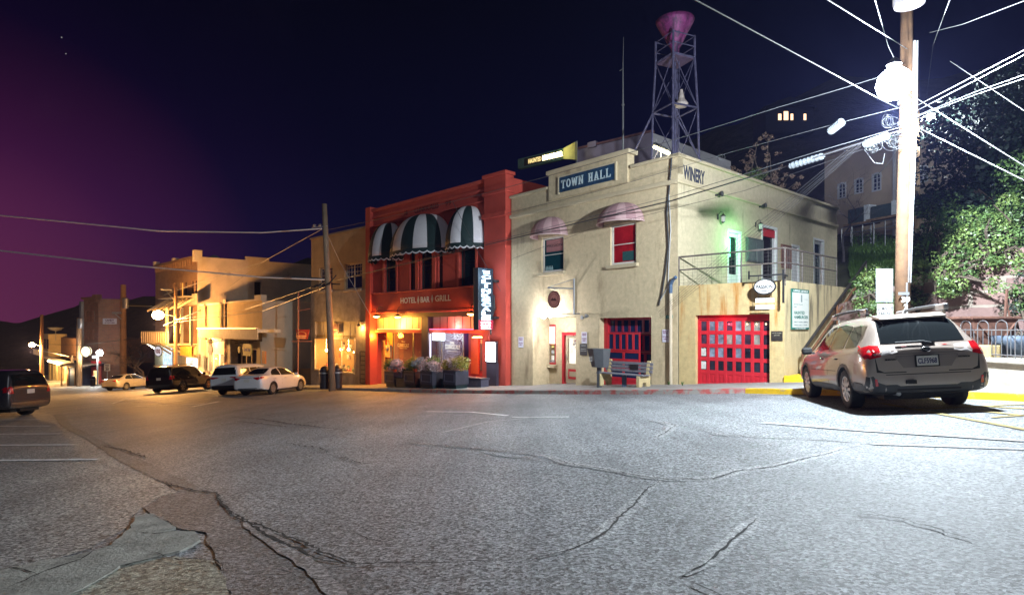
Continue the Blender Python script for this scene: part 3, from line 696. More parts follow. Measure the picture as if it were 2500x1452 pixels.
panes(T,q[0],q[1],q[3]-h_*.47,q[3]-h_*.215,.42,7,1,MAR,NAVY,'rear_garage_door')
panes(T,q[0],q[1],q[2],q[3]-h_*.475,.42,4,3,MAR,NAVY,'rear_garage_door')
panes(T,q[0],xm,q[3]-h_*.46,q[3]-h_*.20,.30,5,1,RED,NAVY,'red_sash')
panes(T,q[0],xm,q[2],q[3]-h_*.465,.30,2,4,RED,NAVY,'red_sash',solid=1)
m = MB(); m.box(gar[0],gar[0]+.18,.28,.42,B0,gar[3]).box(gar[0],gar[1],.38,.42,gar[3]-.05,gar[3]); T.part(m,'garage_frame',RED)
# small canopy lamp, brackets over the recess
q = R(1340,1440,768,777); m = MB(); m.box(q[0],q[1],-.12,-.06,q[3]-.05,q[3]); T.part(m,'lintel_ledge',TRIM)
# round sign on pipe bracket
x,z = TF.pix(1353,731,-.9); ts = Thing(TF,'round_sign',x,-.9,z-.35,'round red seal sign hanging from a grey pipe bracket above the entrance','sign')
b = MB(); xb = x+.02; b.tube([(x+.25,0,z+.45),(x+.0,-1.25,z+.45)],.03,8); b.tube([(x+.25,0,z+.85),(x,-1.2,z+.47)],.012,6); b.tube([(x+.25,-.03,z+.85),(x+.25,-.03,z-.6)],.035,8); b.tube([(x,-.9,z+.45),(x,-.9,z+.33)],.01,5).tube([(x+.25,-.02,z-.55),(x+.55,-.02,z-.55)],.02,6); ts.part(b,'bracket',M['metal'])
bd = MB(); bd.lathe([(.33,-.015),(.34,0),(.33,.015)],(x,-.9,z),32,'Y'); dsk = ts.part(bd,'sign_disc',mat('seal_red',(.50,.20,.16),.7,.15,8))
b = MB(); b.lathe([(.30,-.024),(.30,-.016)],(x,-.9,z),32,'Y'); b2 = MB()
rim = MB(); rim.tube([(x+.325*math.cos(a*PI/16),-.92,z+.325*math.sin(a*PI/16)) for a in range(33)],.012,5); rim.tube([(x+.22*math.cos(a*PI/16),-.92,z+.22*math.sin(a*PI/16)) for a in range(33)],.006,5)
# small ridge of hills and ring of letters on the seal
rim.prism([(x-.18,z-.04),(x-.08,z+.07),(x-.02,z+.02),(x+.06,z+.06),(x+.18,z-.06)],-.925,-.917)
ring = 'TOWN OF JEROME  ARIZONA '
for i, ch in enumerate(ring):
    if ch == ' ': continue
    a = PI*1.25 - 2*PI*i/len(ring); cx2, cz2 = x+.272*math.cos(a), z+.272*math.sin(a)
    vs, fs = textmesh(ch, .01); ca, sa = math.cos(a-PI/2), math.sin(a-PI/2)
    rim.add([(cx2+(v.x*ca-v.y*sa)*.075, -.918-v.z*.1, cz2+(v.x*sa+v.y*ca)*.075) for v in vs], fs)
ts.part(rim,'relief',mat('seal_dark',(.10,.03,.03),.7),dsk)
# bright wall lamp beside the entrance
x,z = TF.pix(1327,771,-.45); tl = Thing(TF,'wall_lamp',x,0,z,'glaring white security lamp on the wall left of the entrance','wall lamp')
b = MB(); b.box(x-.07,x+.07,-.05,0,z-.08,z+.08); b.tube([(x,0,z),(x,-.4,z+.04)],.02,6); tl.part(b,'bracket',M['metal'])
b = MB(); b.lathe([(.03,-.10),(.09,-.07),(.12,0),(.09,.07),(.03,.1)],(x,-.45,z),14); tl.part(b,'lamp_bulb',glow('white_lamp',(.95,.97,1),150),smooth=True)
l_ = light('lamp_light','POINT',(0,-.66,-.22),260,(.93,.95,1),tl.e,.06)
x,z = TF.pix(1430,775,-.1); tl = Thing(TF,'floodlight',x,0,z,'small unlit twin floodlight on the wall above the notice signs','floodlight')
b = MB(); b.tube([(x-.3,0,z),(x,-.15,z),(x,-.3,z)],.015,6); tl.part(b,'bracket',M['metal']); b = MB(); b.lathe([(.03,.0),(.07,-.1),(.08,-.13)],(x,-.2,z),10,'Y'); b.lathe([(.03,.0),(.07,-.1),(.08,-.13)],(x+.15,-.12,z+.06),10,'Y'); tl.part(b,'lamp_head',M['metal'])
# TOWN HALL board with slab lettering
def slab(mb, ch, x, z, w_, h, y, th, st=.17):
    s = st*h; e = s*.55; sp = w_*.16
    def bar(a,b,c,d): mb.box(a,b,y-th,y,c,d)
    def stem(cx, z0=z, z1=z+h): bar(cx-s/2,cx+s/2,z0,z1)
    def ser(cx, zz, up): bar(cx-s*.95,cx+s*.95,zz if up else zz-e, zz+e if up else zz)
    def diag(xa,za,xb,zb):
        mb.prism([(xa-s*.5,za),(xa+s*.5,za),(xb+s*.5,zb),(xb-s*.5,zb)],y-th,y)
    if ch == 'T': stem(x+w_/2); bar(x,x+w_,z+h-s*.8,z+h); bar(x,x+e,z+h-s*1.6,z+h); bar(x+w_-e,x+w_,z+h-s*1.6,z+h); ser(x+w_/2,z,True)
    elif ch == 'O':
        n = 20; pts = [(x+w_/2+w_/2*math.cos(2*PI*i/n), z+h/2+h/2*math.sin(2*PI*i/n)) for i in range(n)]; pi_ = [(x+w_/2+(w_/2-s)*math.cos(2*PI*i/n), z+h/2+(h/2-s*.8)*math.sin(2*PI*i/n)) for i in range(n)]
        for i in range(n): j=(i+1)%n; mb.prism([pts[i],pts[j],pi_[j],pi_[i]],y-th,y)
    elif ch == 'W':
        diag(x+s*.5,z+h,x+w_*.28,z); diag(x+w_*.28,z,x+w_*.5,z+h*.9); diag(x+w_*.5,z+h*.9,x+w_*.72,z); diag(x+w_*.72,z,x+w_-s*.5,z+h); ser(x+s*.6,z+h,False); ser(x+w_-s*.6,z+h,False)
    elif ch == 'N': stem(x+s*.7); stem(x+w_-s*.7); diag(x+s*.7,z+h,x+w_-s*.7,z); ser(x+s*.7,z,True); ser(x+w_-s*.7,z+h,False); ser(x+s*.6,z+h,False)
    elif ch == 'H':
        for c_ in (x+s,x+w_-s): stem(c_); ser(c_,z,True); ser(c_,z+h,False)
        bar(x+s,x+w_-s,z+h*.43,z+h*.43+e*1.2)
    elif ch == 'A': diag(x+s*.6,z,x+w_/2,z+h); diag(x+w_-s*.6,z,x+w_/2,z+h); bar(x+w_*.25,x+w_*.75,z+h*.26,z+h*.26+e); ser(x+s*.8,z,True); ser(x+w_-s*.8,z,True)
    elif ch == 'L': stem(x+s); ser(x+s,z,True); ser(x+s,z+h,False); bar(x+s,x+w_,z,z+s*.8); bar(x+w_-e,x+w_,z,z+s*1.8)
q = R(1366,1503,413,458,-.1); zc_ = (q[2]+q[3])/2; hh = .30
t_ = Thing(TF,'name_board',(q[0]+q[1])/2,-.1,zc_-hh,'blue board with pale TOWN HALL lettering on the raised parapet','sign')
b = MB(); b.box(q[0],q[1],-.13,-.085,zc_-hh,zc_+hh); bo = t_.part(b,'board',mat('board_blue',(.012,.045,.095),.5,.5,7,.002,40))
b = MB(); b.box(q[0]-.06,q[0],-.15,-.085,zc_-hh-.05,zc_+hh+.05).box(q[1],q[1]+.06,-.15,-.085,zc_-hh-.05,zc_+hh+.05).box(q[0],q[1],-.15,-.085,zc_+hh,zc_+hh+.05); t_.part(b,'board_frame',mat('frame_cream',(.5,.42,.28),.6))
b = MB(); x = q[0]+.1; ww = (q[1]-q[0]-.2)/9.6
for ch in 'TOWN HALL':
    k_ = {'W':1.3,' ':.75}.get(ch,1.0)
    if ch != ' ': slab(b,ch,x+ww*.08,zc_-.17,ww*k_*.84,.34,-.131,.012)
    x += ww*k_*1.03
t_.part(b,'lettering',mat('lettering_pale',(.50,.60,.62),.6,.2,12),bo)
# small signs on the front
def plate_sign(fac, u0,u1,v0,v1, lines, label, base=M['white'], ink=None, y=-.02, name='parking_sign', group=None, cat='sign', rimc=None):
    q = fac.rect(u0,u1,v0,v1,y); t_ = Thing(fac,name,(q[0]+q[1])/2,y,q[2],label,cat,group)
    b = MB(); b.box(q[0],q[1],y-.012,y,q[2],q[3]); bo = t_.part(b,'sign_plate',base,bevel=.01)
    b = MB(); H = q[3]-q[2]; W_ = q[1]-q[0]
    for (tx,fz0,fz1,fx) in lines: text(b,tx,q[0]+W_*(.5-fx/2),q[0]+W_*(.5+fx/2),q[2]+H*fz0,q[2]+H*fz1,y-.013,.02,.003)
    if b.v: t_.part(b,'lettering',ink or mat('ink_red',(.35,.03,.06),.6),bo)
    return t_
PL = [('RESERVED',.80,.90,.8),('PARKING',.66,.76,.7),('POLICE',.36,.48,.8),('ONLY',.18,.30,.55)]
INKB = mat('ink_blue_red', (.20,.03,.12), .6)
plate_sign(TF,1267,1277,822,847,PL,'police parking sign on the left pier of the hall, leftmost of three','',name='parking_sign') if False else None
for (a,b,c,e,l) in ((1266,1278,822,848,'white police parking sign on the far left pier, leftmost of the three'),(1420,1433,810,838,'white police parking sign between the glass door and front garage door'),(1617,1634,804,835,'white police parking sign right of the bench near the downpipe')):
    plate_sign(TF,a,b,c,e,PL,l,mat('sign_lilac',(.66,.63,.72),.5,.05),INKB,group='police parking signs on the hall front')
plate_sign(TF,1416,1434,839,867,[('NOTICE',.8,.9,.6),('INFORMATION',.5,.58,.7),('OFFICE HOURS',.35,.42,.8)],'dark notice board below the middle police parking sign',mat('notice_dark',(.05,.045,.045),.5),mat('ink_pale',(.4,.4,.38),.6),name='notice_board')
plate_sign(TF,1626,1643,769,777,[('301',.2,.8,.7)],'small green house number plate near the cable bracket',mat('plate_green',(.02,.22,.17),.5),mat('ink_mint',(.5,.7,.6),.5),name='number_plate',cat='number plate')
# downpipe and loose cables down the front
x,zt_ = TF.pix(1652,690); zb_ = gz(*TF.w(LF,0,0).to_2d())+.13-TF.z0
td = Thing(TF,'downpipe',LF-.22,-.12,zb_,'cream drainpipe with a blue elbow at the corner of the hall','pipe')
b = MB(); b.tube([(LF-.2,-.12,zb_),(LF-.2,-.12,TF.pix(1652,712)[1])],.055,10); td.part(b,'pipe',mat('pipe_cream',(.5,.42,.3),.6,.1))
b = MB(); z_ = TF.pix(1652,712)[1]; b.tube([(LF-.2,-.12,z_-.05),(LF-.2,-.12,z_+.25),(LF-.1,-.14,z_+.4),(LF+.05,-.2,z_+.48)],.06,10); td.part(b,'elbow',mat('pipe_blue',(.05,.09,.16),.5,.2,9))
tcb = []
for i, (pts, r_) in enumerate((([(1640,385),(1634,470),(1627,520),(1631,600),(1626,660),(1617,715),(1608,745)],.028),([(1632,470),(1637,560),(1634,640),(1630,700),(1612,735)],.014))):
    P = [TF.pix(*p, y=-.05) for p in pts]; b = MB(); Q = [(p[0]+random.uniform(-.02,.02),-.05,p[1]) for p in P]
    single(TF,b.tube(Q,r_,6),'service_cable',M['wire'] if i == 0 else M['wirel'],(Q[-1][0],-.05,Q[-1][2]),'thick black cable running down the hall front by the corner' if i == 0 else 'thin pale cable beside the black one on the hall front','cable')
# ---------------------------------------------------------------- garage wing with roof terrace
dw_ = Vector((1.05,-1)).normalized(); LW = 2.39*math.hypot(1.05,1)
WFc = Fac(cor + dw_*.0, dw_, TF.z0); wc = cor + dw_*LW
W = Thing(WFc,'garage_wing',0,0,0,'low yellow stucco garage wing with rust streaks and a roof terrace','building')
zt = WFc.pix(1915,684)[1]; zt0 = WFc.pix(1690,690)[1]
q = WFc.rect(1698,1879,768,941,0)
op = (q[0],q[1],B0,q[3],.28)
m = MB(); m.wall(.04,LW,B0,zt,-.004,[op]); W.part(m,'front_wall',STUCW)
WS = Fac(wc, d2, TF.z0); LWS = 6.2
# side of the terrace, falling towards the stairs
m = MB(); m.wall(0,LWS,B0,zt,0,[])
def putS(o):
    c_, s_ = math.cos(WFc.rz), math.sin(WFc.rz); dl = wc - Vector(WFc.O)
    o.location = (dl.x*c_+dl.y*s_, -dl.x*s_+dl.y*c_, 0); o.rotation_euler = (0,0,WS.rz-WFc.rz); return o
class WST:
    e = W.e
    def part(s, mb, name, m, parent=None, **k):
        o = mb.build(name, m, parent or s.e, **k); return putS(o) if parent is None else o
WT = WST()
STW2 = mat('stucco_stained', (.50,.40,.23), .9, .15, 1.4, .012, 30, stain=((.05,.04,.03), .50, (3.5,3.5,.4), 1.6, 3.1))
WT.part(m,'terrace_side_wall',STW2)
fz = TS.rect(1775,1809,562,692)[2]
m = MB(); P = [WFc.O, WFc.O+dw_*LW, wc+d2*LWS, cor+d2*(LWS+.5)]
def loc(fac, p, z): r = Vector(p[:2])-fac.O; return (r.dot(fac.d), r.dot(fac.n), z)
vs = [loc(WFc,p,min(fz,zt-.03)) for p in P]; m.add(vs,[(0,1,2,3)]); m.add([(v[0],v[1],v[2]-.2) for v in vs],[(0,1,2,3)])
W.part(m,'terrace_floor',M['conc'])
# red garage door 8 x 5
TWI = [mat('pane_%d'%i,c,.12,.6,3,detail=2) for i,c in enumerate(((.02,.02,.03),(.16,.19,.24),(.25,.23,.2),(.05,.03,.05)))]
LB = glow('bulb_red',(1,.04,.06),14); LA = glow('bulb_warm',(1,.55,.25),8)
def gm(i,j): return TWI[1] if (i in (1,2,4) and j>1) else (TWI[2] if (i,j) in ((5,4),(6,3),(6,4),(3,3)) else TWI[0] if j < 3 else TWI[3])
zf = q[2]
panes(W,q[0]+.05,q[1]-.02,zf-.05,q[3]-.14,.2,8,5,RED,gm,'garage_door',solid=1,fr=.062)
m = MB(); m.box(q[0],q[1],.16,.26,q[3]-.14,q[3]).box(q[0],q[0]+.05,.16,.26,B0,q[3]); W.part(m,'garage_frame',RED)
dw8 = (q[1]-q[0]-.07)/8
for i, mm in ((3,LB),(6,LA),(7,LA),(5,LA)):
    m = MB(); m.lathe([(.0,-.03),(.03,0),(.0,.03)],(q[0]+.05+dw8*(i+.45),.19,q[3]-.3),8); W.part(m,'string_bulb',mm)
light('string_light','POINT',(q[0]+dw8*3.4,-.1,q[3]-.3),7,(1,.05,.08),W.e,.05)
a = q[0]+.05
for c0,c1,r0,r1,k_ in ((0,0,1,2,'a'),(0,0,0,0,'b')):
    pass
for (c,r_) in ((0,2),(0,1)):
    m = MB(); hh=(q[3]-.14-zf+.05)/5; m.box(a+.06,a+dw8-.07,.19,.2,zf-.05+hh*r_+.09,zf-.05+hh*(r_+1)-.09); W.part(m,'window_notice',mat('notice_paper',(.55,.53,.5),.7,.25,14))
plate_sign(WFc,1883,1911,808,832,[('HISTORIC BUILDING',.75,.85,.8),('JEROME',.5,.62,.5)],'bronze plaque on the wall right of the wing garage door',mat('bronze_dark',(.06,.05,.045),.4,.3,9,metal=.5),mat('bronze_pale',(.3,.27,.2),.5),name='wall_plaque',cat='plaque')
# terrace railing of galvanised pipe
tr = Thing(WFc,'terrace_railing',LW,-.02,zt,'rusty pipe railing with wire mesh round the roof terrace','railing')
rz_ = WFc.pix(1918,604)[1]; rm_ = WFc.pix(1918,640)[1]
PIPE = mat('rusty_pipe',(.10,.08,.07),.7,.5,8)
fr = [(.02,.04),(1.15,.04),(LW*.62,.04),(LW,.04)]
sd = [loc(WFc, wc+d2*t_+WS.n*.05, 0)[:2] for t_ in (1.35,2.8,4.1)]
posts = [fr[0],fr[2],fr[3]]+sd
run = [fr[0],fr[3]]+[sd[-1]]
b = MB(); b.tube([(p[0],p[1],rz_) for p in run],.03,8).tube([(p[0],p[1],rm_) for p in run],.024,8); tr.part(b,'rail',PIPE)
for p in posts: b = MB(); b.tube([(p[0],p[1],zt-.15),(p[0],p[1],rz_)],.028,8); tr.part(b,'post',PIPE)
b = MB()
for a_, c_ in zip(run, run[1:]):
    A, B_ = Vector(a_), Vector(c_); n = int((B_-A).length/.16)
    for i in range(n): p = A.lerp(B_, i/n); b.tube([(p.x,p.y,zt),(p.x,p.y,rz_)],.003,3,False)
    for j in range(8): z_ = zt+.1+j*(rz_-zt-.1)/8; b.tube([(A.x,A.y,z_),(B_.x,B_.y,z_)],.003,3,False)
tr.part(b,'wire_mesh',mat('mesh_dark',(.07,.065,.06),.7,0))
# oval shop sign on its bracket above the garage
xx,zz = WFc.pix(1868,700,-.35)
ts = Thing(WFc,'hanging_sign',xx,-.35,zz-.9,'black and white oval wine shop sign with two white boards on an iron bracket','sign')
b = MB(); b.box(xx-.5,xx+.55,-.38,-.34,zz+.32,zz+.36); b.box(xx-.5,xx-.46,-.38,-.34,zz+.25,zz+.5); b.box(xx+.5,xx+.55,-.38,-.33,zz-.5,zz+.48); b.box(xx+.5,xx+.54,-.36,0,zz+.3,zz+.34)
for s_ in (-.2,.2): b.tube([(xx+s_,-.36,zz+.32),(xx+s_,-.36,zz-.35)],.01,5)
ts.part(b,'bracket',M['black'])
def disc(cx,cz,rx,rz,y0,y1,n=32): return [(cx+rx*math.cos(2*PI*i/n),cz+rz*math.sin(2*PI*i/n)) for i in range(n)]
b = MB(); b.prism(disc(xx,zz,.33,.24,0,0),-.40,-.36); o_ = ts.part(b,'sign_panel',M['black'])
b = MB(); b.prism(disc(xx,zz,.29,.20,0,0),-.408,-.401); ts.part(b,'sign_face',M['white'],o_)
b = MB(); text(b,'PASSION',xx-.24,xx+.24,zz-.055,zz+.055,-.41,.03,.004); text(b,'cellars',xx-.13,xx+.13,zz-.15,zz-.09,-.41,.01,.004)
for s_ in (-1,1): b.tube([(xx+s_*.18,-.412,zz+.1),(xx+s_*.1,-.412,zz+.15),(xx+s_*.04,-.412,zz+.1),(xx+s_*.1,-.412,zz+.085)],.008,4)
ts.part(b,'lettering',M['black'],o_)
for k_ in range(2): b = MB(); b.box(xx-.27,xx+.27,-.39,-.36,zz-.47-k_*.2,zz-.34-k_*.2); ts.part(b,'white_board',M['white'])
# tall menu board on the angled wall
q = WS.rect(1931,1973,706,804,-.03); y=-.03
t_ = Thing(WS,'menu_board',(q[0]+q[1])/2,y,q[2],'tall white and green restaurant board on the angled terrace wall','sign')
GRNP = mat('board_green',(.015,.13,.10),.5,.1)
b = MB(); b.box(q[0],q[1],y-.03,y,q[2],q[3]); bo = t_.part(b,'board',GRNP)
b = MB(); H=q[3]-q[2]; W_=q[1]-q[0]; b.box(q[0]+.03,q[1]-.03,y-.034,y-.03,q[2]+H*.05,q[2]+H*.91); fa = t_.part(b,'board_face',mat('board_white',(.62,.64,.6),.5,.08,6),bo)
b = MB(); 
def tl_(s,a,c,f0=.08,f1=.92,bb=b,yy=-.035): text(bb,s,q[0]+W_*f0,q[0]+W_*f1,q[2]+H*a,q[2]+H*c,y+yy,.02,.003)
tl_('HAUNTED',.375,.455,.1,.72); tl_('HAMBURGER',.265,.345,.1,.92); t_.part(b,'lettering',GRNP,bo)
b = MB(); tl_('JEROME PALACE',.60,.63,.1,.6,b); tl_('THE',.54,.57,.1,.25,b); tl_('GREAT FOOD & SPIRITS',.165,.20,.1,.9,b); tl_('SERVING LUNCH & DINNER',.095,.125,.12,.88,b)
b.box(q[0]+W_*.5,q[0]+W_*.58,y-.037,y-.034,q[2]+H*.68,q[2]+H*.86); b.box(q[0]+W_*.66,q[0]+W_*.9,y-.037,y-.034,q[2]+H*.75,q[2]+H*.757)
t_.part(b,'small_lettering',mat('ink_grey',(.2,.24,.24),.6),bo)
b = MB(); tl_('UPPER LEVELS',.93,.975,.08,.92,b,-.031); tl_('5 A.M. TO 8 P.M. DAILY',.012,.038,.2,.8,b,-.031); t_.part(b,'white_lettering',M['white'],bo)
# ---------------------------------------------------------------- stairs beside the terrace
STR = mat('stair_concrete',(.30,.27,.23),.9,.3,2.5,.005,60)
t_ = Thing(WS,'stairs',1.4,-1.7,0,'weathered concrete stairs climbing beside the terrace wall','stairs')
x_s = 1.0; g0 = gz(*WS.w(1.0,-.8,0).to_2d())+.13-TF.z0; n = 18; rise = (zt-g0)/n
b = MB()
for i in range(n): b.box(x_s+i*.27,x_s+i*.27+.31,-1.5,-.003,g0-.6,g0+rise*(i+1))
t_.part(b,'steps',STR,bevel=.008)
b = MB(); b.prism([(x_s-.1,g0-.5),(x_s-.1,g0+.25),(x_s+n*.27,g0+rise*n+.2),(x_s+n*.27,g0-.5)],-1.75,-1.503); t_.part(b,'cheek_wall',STR)
hr = Thing(WS,'stair_handrail',.7,-.12,g0,'black and rusty sloping handrail of the terrace stairs','handrail')
WR = mat('handrail_black',(.03,.025,.022),.5,.3,6); RST = mat('handrail_rust',(.15,.06,.025),.8,.4,7)
p0 = (.55,-.3,g0+.85); p1 = (x_s+n*.27,-.3,g0+rise*n+.95)
b = MB(); b.tube([p0,p1],.045,8); hr.part(b,'top_rail',WR)
b = MB(); b.tube([(p0[0],-.3,p0[2]-.38),(p1[0],-.3,p1[2]-.38)],.04,6); hr.part(b,'lower_rail',RST)
for f_ in (0,.5,1.0):
    x_ = p0[0]+(p1[0]-p0[0])*f_; z_ = p0[2]+(p1[2]-p0[2])*f_; b = MB(); b.tube([(x_,-.3,z_-1.0),(x_,-.3,z_)],.03,6); hr.part(b,'post',RST if f_ < .9 else PIPE)
b = MB(); x_=.2; b.box(-.1,.9,-1.6,-.02,g0-.4,g0+.13); single(WS,b,'yellow_step',kmat('yellow_kerb_paint',(.80,.50,.015),.56),(.4,-.8,g0),'low yellow painted step at the foot of the terrace stairs','step',bevel=.01)
# ---------------------------------------------------------------- bench and drop box
bx0,_ = TF.pix(1470,940,-1.0); bx1,_ = TF.pix(1584,940,-1.0); bw_ = bx1-bx0
zb = gz(*TF.w(bx0+bw_/2,-1.0,0).to_2d())+.13-TF.z0
bn = Thing(TF,'park_bench',bx0+bw_/2,-1.0,zb,'grey slatted bench with concrete ends before the front garage door','bench')
SL = mat('bench_slat',(.17,.165,.19),.7,.25,9); EN = mat('bench_end',(.48,.38,.20),.85,.15,5,.004,50)
def slats(nm, L_): 
    b = MB()
    for (y_,z_,ty,tz) in L_: b.box(bx0,bx1,y_-ty/2,y_+ty/2,z_-tz/2,z_+tz/2)
    return bn.part(b,nm,SL,bevel=.005)
slats('seat',[(-1.28+.115*i,zb+.45,.1,.035) for i in range(4)])
slats('backrest',[(-.80+.02*i,zb+.56+.125*i,.03,.1) for i in range(3)])
for x_ in (bx0+.1,bx1-.25):
    b = MB(); pf = [(-1.36,zb),(-1.2,zb),(-1.15,zb+.2),(-.98,zb+.2),(-.93,zb),(-.74,zb),(-.72,zb+.5),(-.70,zb+.92),(-.76,zb+.92),(-.84,zb+.43),(-1.36,zb+.43)]
    b.prism(pf,x_,x_+.13,'X'); bn.part(b,'bench_end',EN,bevel=.01)
b = MB(); b.box(bx0+bw_*.48,bx0+bw_*.56,-1.1,-1.04,zb-.02,zb+.43); bn.part(b,'leg',mat('leg_blue',(.08,.11,.18),.6))
b = MB(); b.box(bx0+bw_*.55,bx0+bw_*.72,-.835,-.815,zb+.6,zb+.78); bn.part(b,'plaque',M['black'])
x_,_ = TF.pix(1463,930,-1.3); zb2 = gz(*TF.w(x_,-1.3,0).to_2d())+.13-TF.z0
dbx = Thing(TF,'drop_box',x_,-1.3,zb2,'grey steel payment drop box on a post left of the bench','drop box')
b = MB(); b.box(x_-.06,x_+.06,-1.36,-1.24,zb2,zb2+.72); dbx.part(b,'post',mat('steel_grey',(.10,.105,.115),.45,.15,5)); 
b = MB(); top=[(x_-.36,-1.55),(x_-.02,-1.62),(x_+.36,-1.5),(x_+.36,-1.1),(x_-.36,-1.1)]; bot=[(x_-.22,-1.45),(x_+.0,-1.5),(x_+.3,-1.42),(x_+.3,-1.15),(x_-.2,-1.15)]
b.add([(p[0],p[1],zb2+1.38) for p in top]+[(p[0],p[1],zb2+.72) for p in bot],[(0,1,2,3,4),(9,8,7,6,5)]+[(i,(i+1)%5,(i+1)%5+5,i+5) for i in range(5)]); dbx.part(b,'box_body',mat('steel_grey',(.10,.105,.115),.45),bevel=.01)
b = MB(); 
for i in range(4): b.box(x_-.24,x_-.1,-1.57,-1.56,zb2+.93+i*.05,zb2+.945+i*.05)
dbx.part(b,'lettering',M['white'])
# weeds at the wall foot
def tuft(p, n, h, m, name='weed', **k):
    b = MB()
    for i in range(n):
        a = random.uniform(0,2*PI); l = random.uniform(.5,1)*h; dx, dy = math.cos(a)*l*.5, math.sin(a)*l*.5; w_=.015
        b.add([(p[0]-w_*math.sin(a),p[1]+w_*math.cos(a),p[2]),(p[0]+w_*math.sin(a),p[1]-w_*math.cos(a),p[2]),(p[0]+dx,p[1]+dy,p[2]+l)],[(0,1,2)])
    return b.build(name,m,norm=False,**k)
GR = mat('weed_green',(.07,.13,.03),.8,.3,5)
for (u,v,l) in ((1633,940,'small green weed tuft on the pavement left of the drainpipe'),(1666,941,'small green weed tuft on the pavement right of the drainpipe')):
    p = rg(u,v,.13); o = tuft((0,0,0),40,.16,GR,label=l,cat='weed',group='weeds at the hall corner'); o.location = p
# ---------------------------------------------------------------- siren tower on the roof
SX,SY = TS.pix(1645,300,2.2)[0], 2.2
zr_ = ztop-.6
def roofpt(u, Y): 
    p = at(u, 400, Y); return loc(TF, p, zr_)
tw = Thing(TF,'siren_tower',*roofpt(1648,23),'tall lattice siren tower with a horn tinted purple for lamp flare above the hall roof','siren tower')
LAT = mat('steel_flare_tint',(.07,.065,.12),.7,.5,5,metal=.2); HORN = mat('horn_flare_tint',(.15,.02,.10),.6,.7,5,metal=.2,stain=((.03,.01,.04),.5,(6,6,1)))  # blue and purple lamp flare painted into the steel and horn colours
tc_ = Vector(roofpt(1648,23)); 
def PZ(v, Y=23): return at(1648, v, Y).z - TF.z0
def ring(hw, z, rot=.5): return [tc_ + Vector((hw*1.414*math.cos(rot+PI/2*i), hw*1.414*math.sin(rot+PI/2*i), z-tc_.z)) for i in range(4)]
lv = [(PZ(392),.64),(PZ(270),.60),(PZ(148),.52),(PZ(95),.52)]
rr = [ring(h,z) for z,h in lv]
for k_ in range(4): b = MB(); b.tube([rr[0][k_]-Vector((0,0,.4)),rr[1][k_],rr[2][k_],rr[3][k_]],.045,6); tw.part(b,'leg',LAT)
for j in (1,2): b = MB(); b.tube([*rr[j],rr[j][0]],.04,6); tw.part(b,'ring_frame',LAT)
b = MB()
for k_ in range(4):
    k2=(k_+1)%4; b.tube([rr[1][k_],rr[0][k2]],.016,5); b.tube([rr[1][k2],rr[2][k_]],.014,5); b.tube([rr[1][k_],rr[2][k2]],.014,5)
tw.part(b,'brace',LAT)
b = MB(); r2=ring(.52,PZ(122)); r3=ring(.52,PZ(97)); b.tube([*r2,r2[0]],.022,5).tube([*r3,r3[0]],.022,5); tw.part(b,'guard_rail',LAT)
b = MB(); z_=PZ(152); q4=ring(.50,z_); b.add([tuple(p) for p in q4]+[tuple(p+Vector((0,0,.06))) for p in q4],[(0,1,2,3),(7,6,5,4),(0,1,5,4),(1,2,6,5),(2,3,7,6),(3,0,4,7)]); tw.part(b,'platform',mat('platform_dark',(.08,.05,.09),.7,.3))
b = MB(); b.lathe([(.16,PZ(148)),(.16,PZ(120)),(.3,PZ(105)),(.68,PZ(60)),(.74,PZ(52)),(.70,PZ(52)),(.2,PZ(100))],(tc_.x,tc_.y,0),24,cap=False); tw.part(b,'siren_horn',HORN,smooth=True)
b = MB(); b.lathe([(.72,PZ(53)),(.4,PZ(41)),(.02,PZ(36))],(tc_.x,tc_.y,0),24,cap=False); tw.part(b,'horn_cap',HORN,smooth=True)
b = MB(); c3 = tc_+Vector((.35,-.1,PZ(262)-tc_.z)); b.lathe([(.22,-.1),(.26,.0),(.12,.2),(.05,.55)],tuple(c3),12); tw.part(b,'motor',mat('motor_pale',(.45,.38,.34),.6,.2)); 
b = MB(); b.tube([tc_,tc_+Vector((0,0,PZ(150)-tc_.z))],.05,6); b.tube([tc_+Vector((.1,.1,0)),tc_+Vector((.15,.05,PZ(150)-tc_.z))],.02,5); tw.part(b,'riser_pipe',LAT)
for k_, (u, v) in enumerate(((1762,412),(1500,350))):
    b = MB(); a_ = rr[1][3 if k_ == 0 else 1]; g_ = Vector(roofpt(u, 25 if k_ == 0 else 24)); g_.z = ztop-.3; b.tube([min(rr[1], key=lambda p:(p-g_).length),g_],.04,6); tw.part(b,'strut',LAT)
# antenna mast
p = Vector(roofpt(1521,26)); an = Thing(TF,'antenna_mast',p.x,p.y,p.z,'thin whip antenna mast on the roof left of the siren tower','antenna')
def pz(v): return at(1521,v,26).z-TF.z0
b = MB(); b.tube([p,(p.x,p.y,pz(258)),(p.x,p.y,pz(165))],[.05,.04,.025],6); an.part(b,'mast',M['metal']); b = MB(); b.tube([(p.x,p.y,pz(165)),(p.x+.03,p.y,pz(92))],[.02,.008],5); an.part(b,'whip',M['metal'])
b = MB(); b.tube([(p.x-.18,p.y,pz(170)),(p.x+.02,p.y,pz(168))],.02,5); b.lathe([(.07,0),(.07,.06)],(p.x,p.y,pz(258)),8); an.part(b,'bracket',M['metal'])
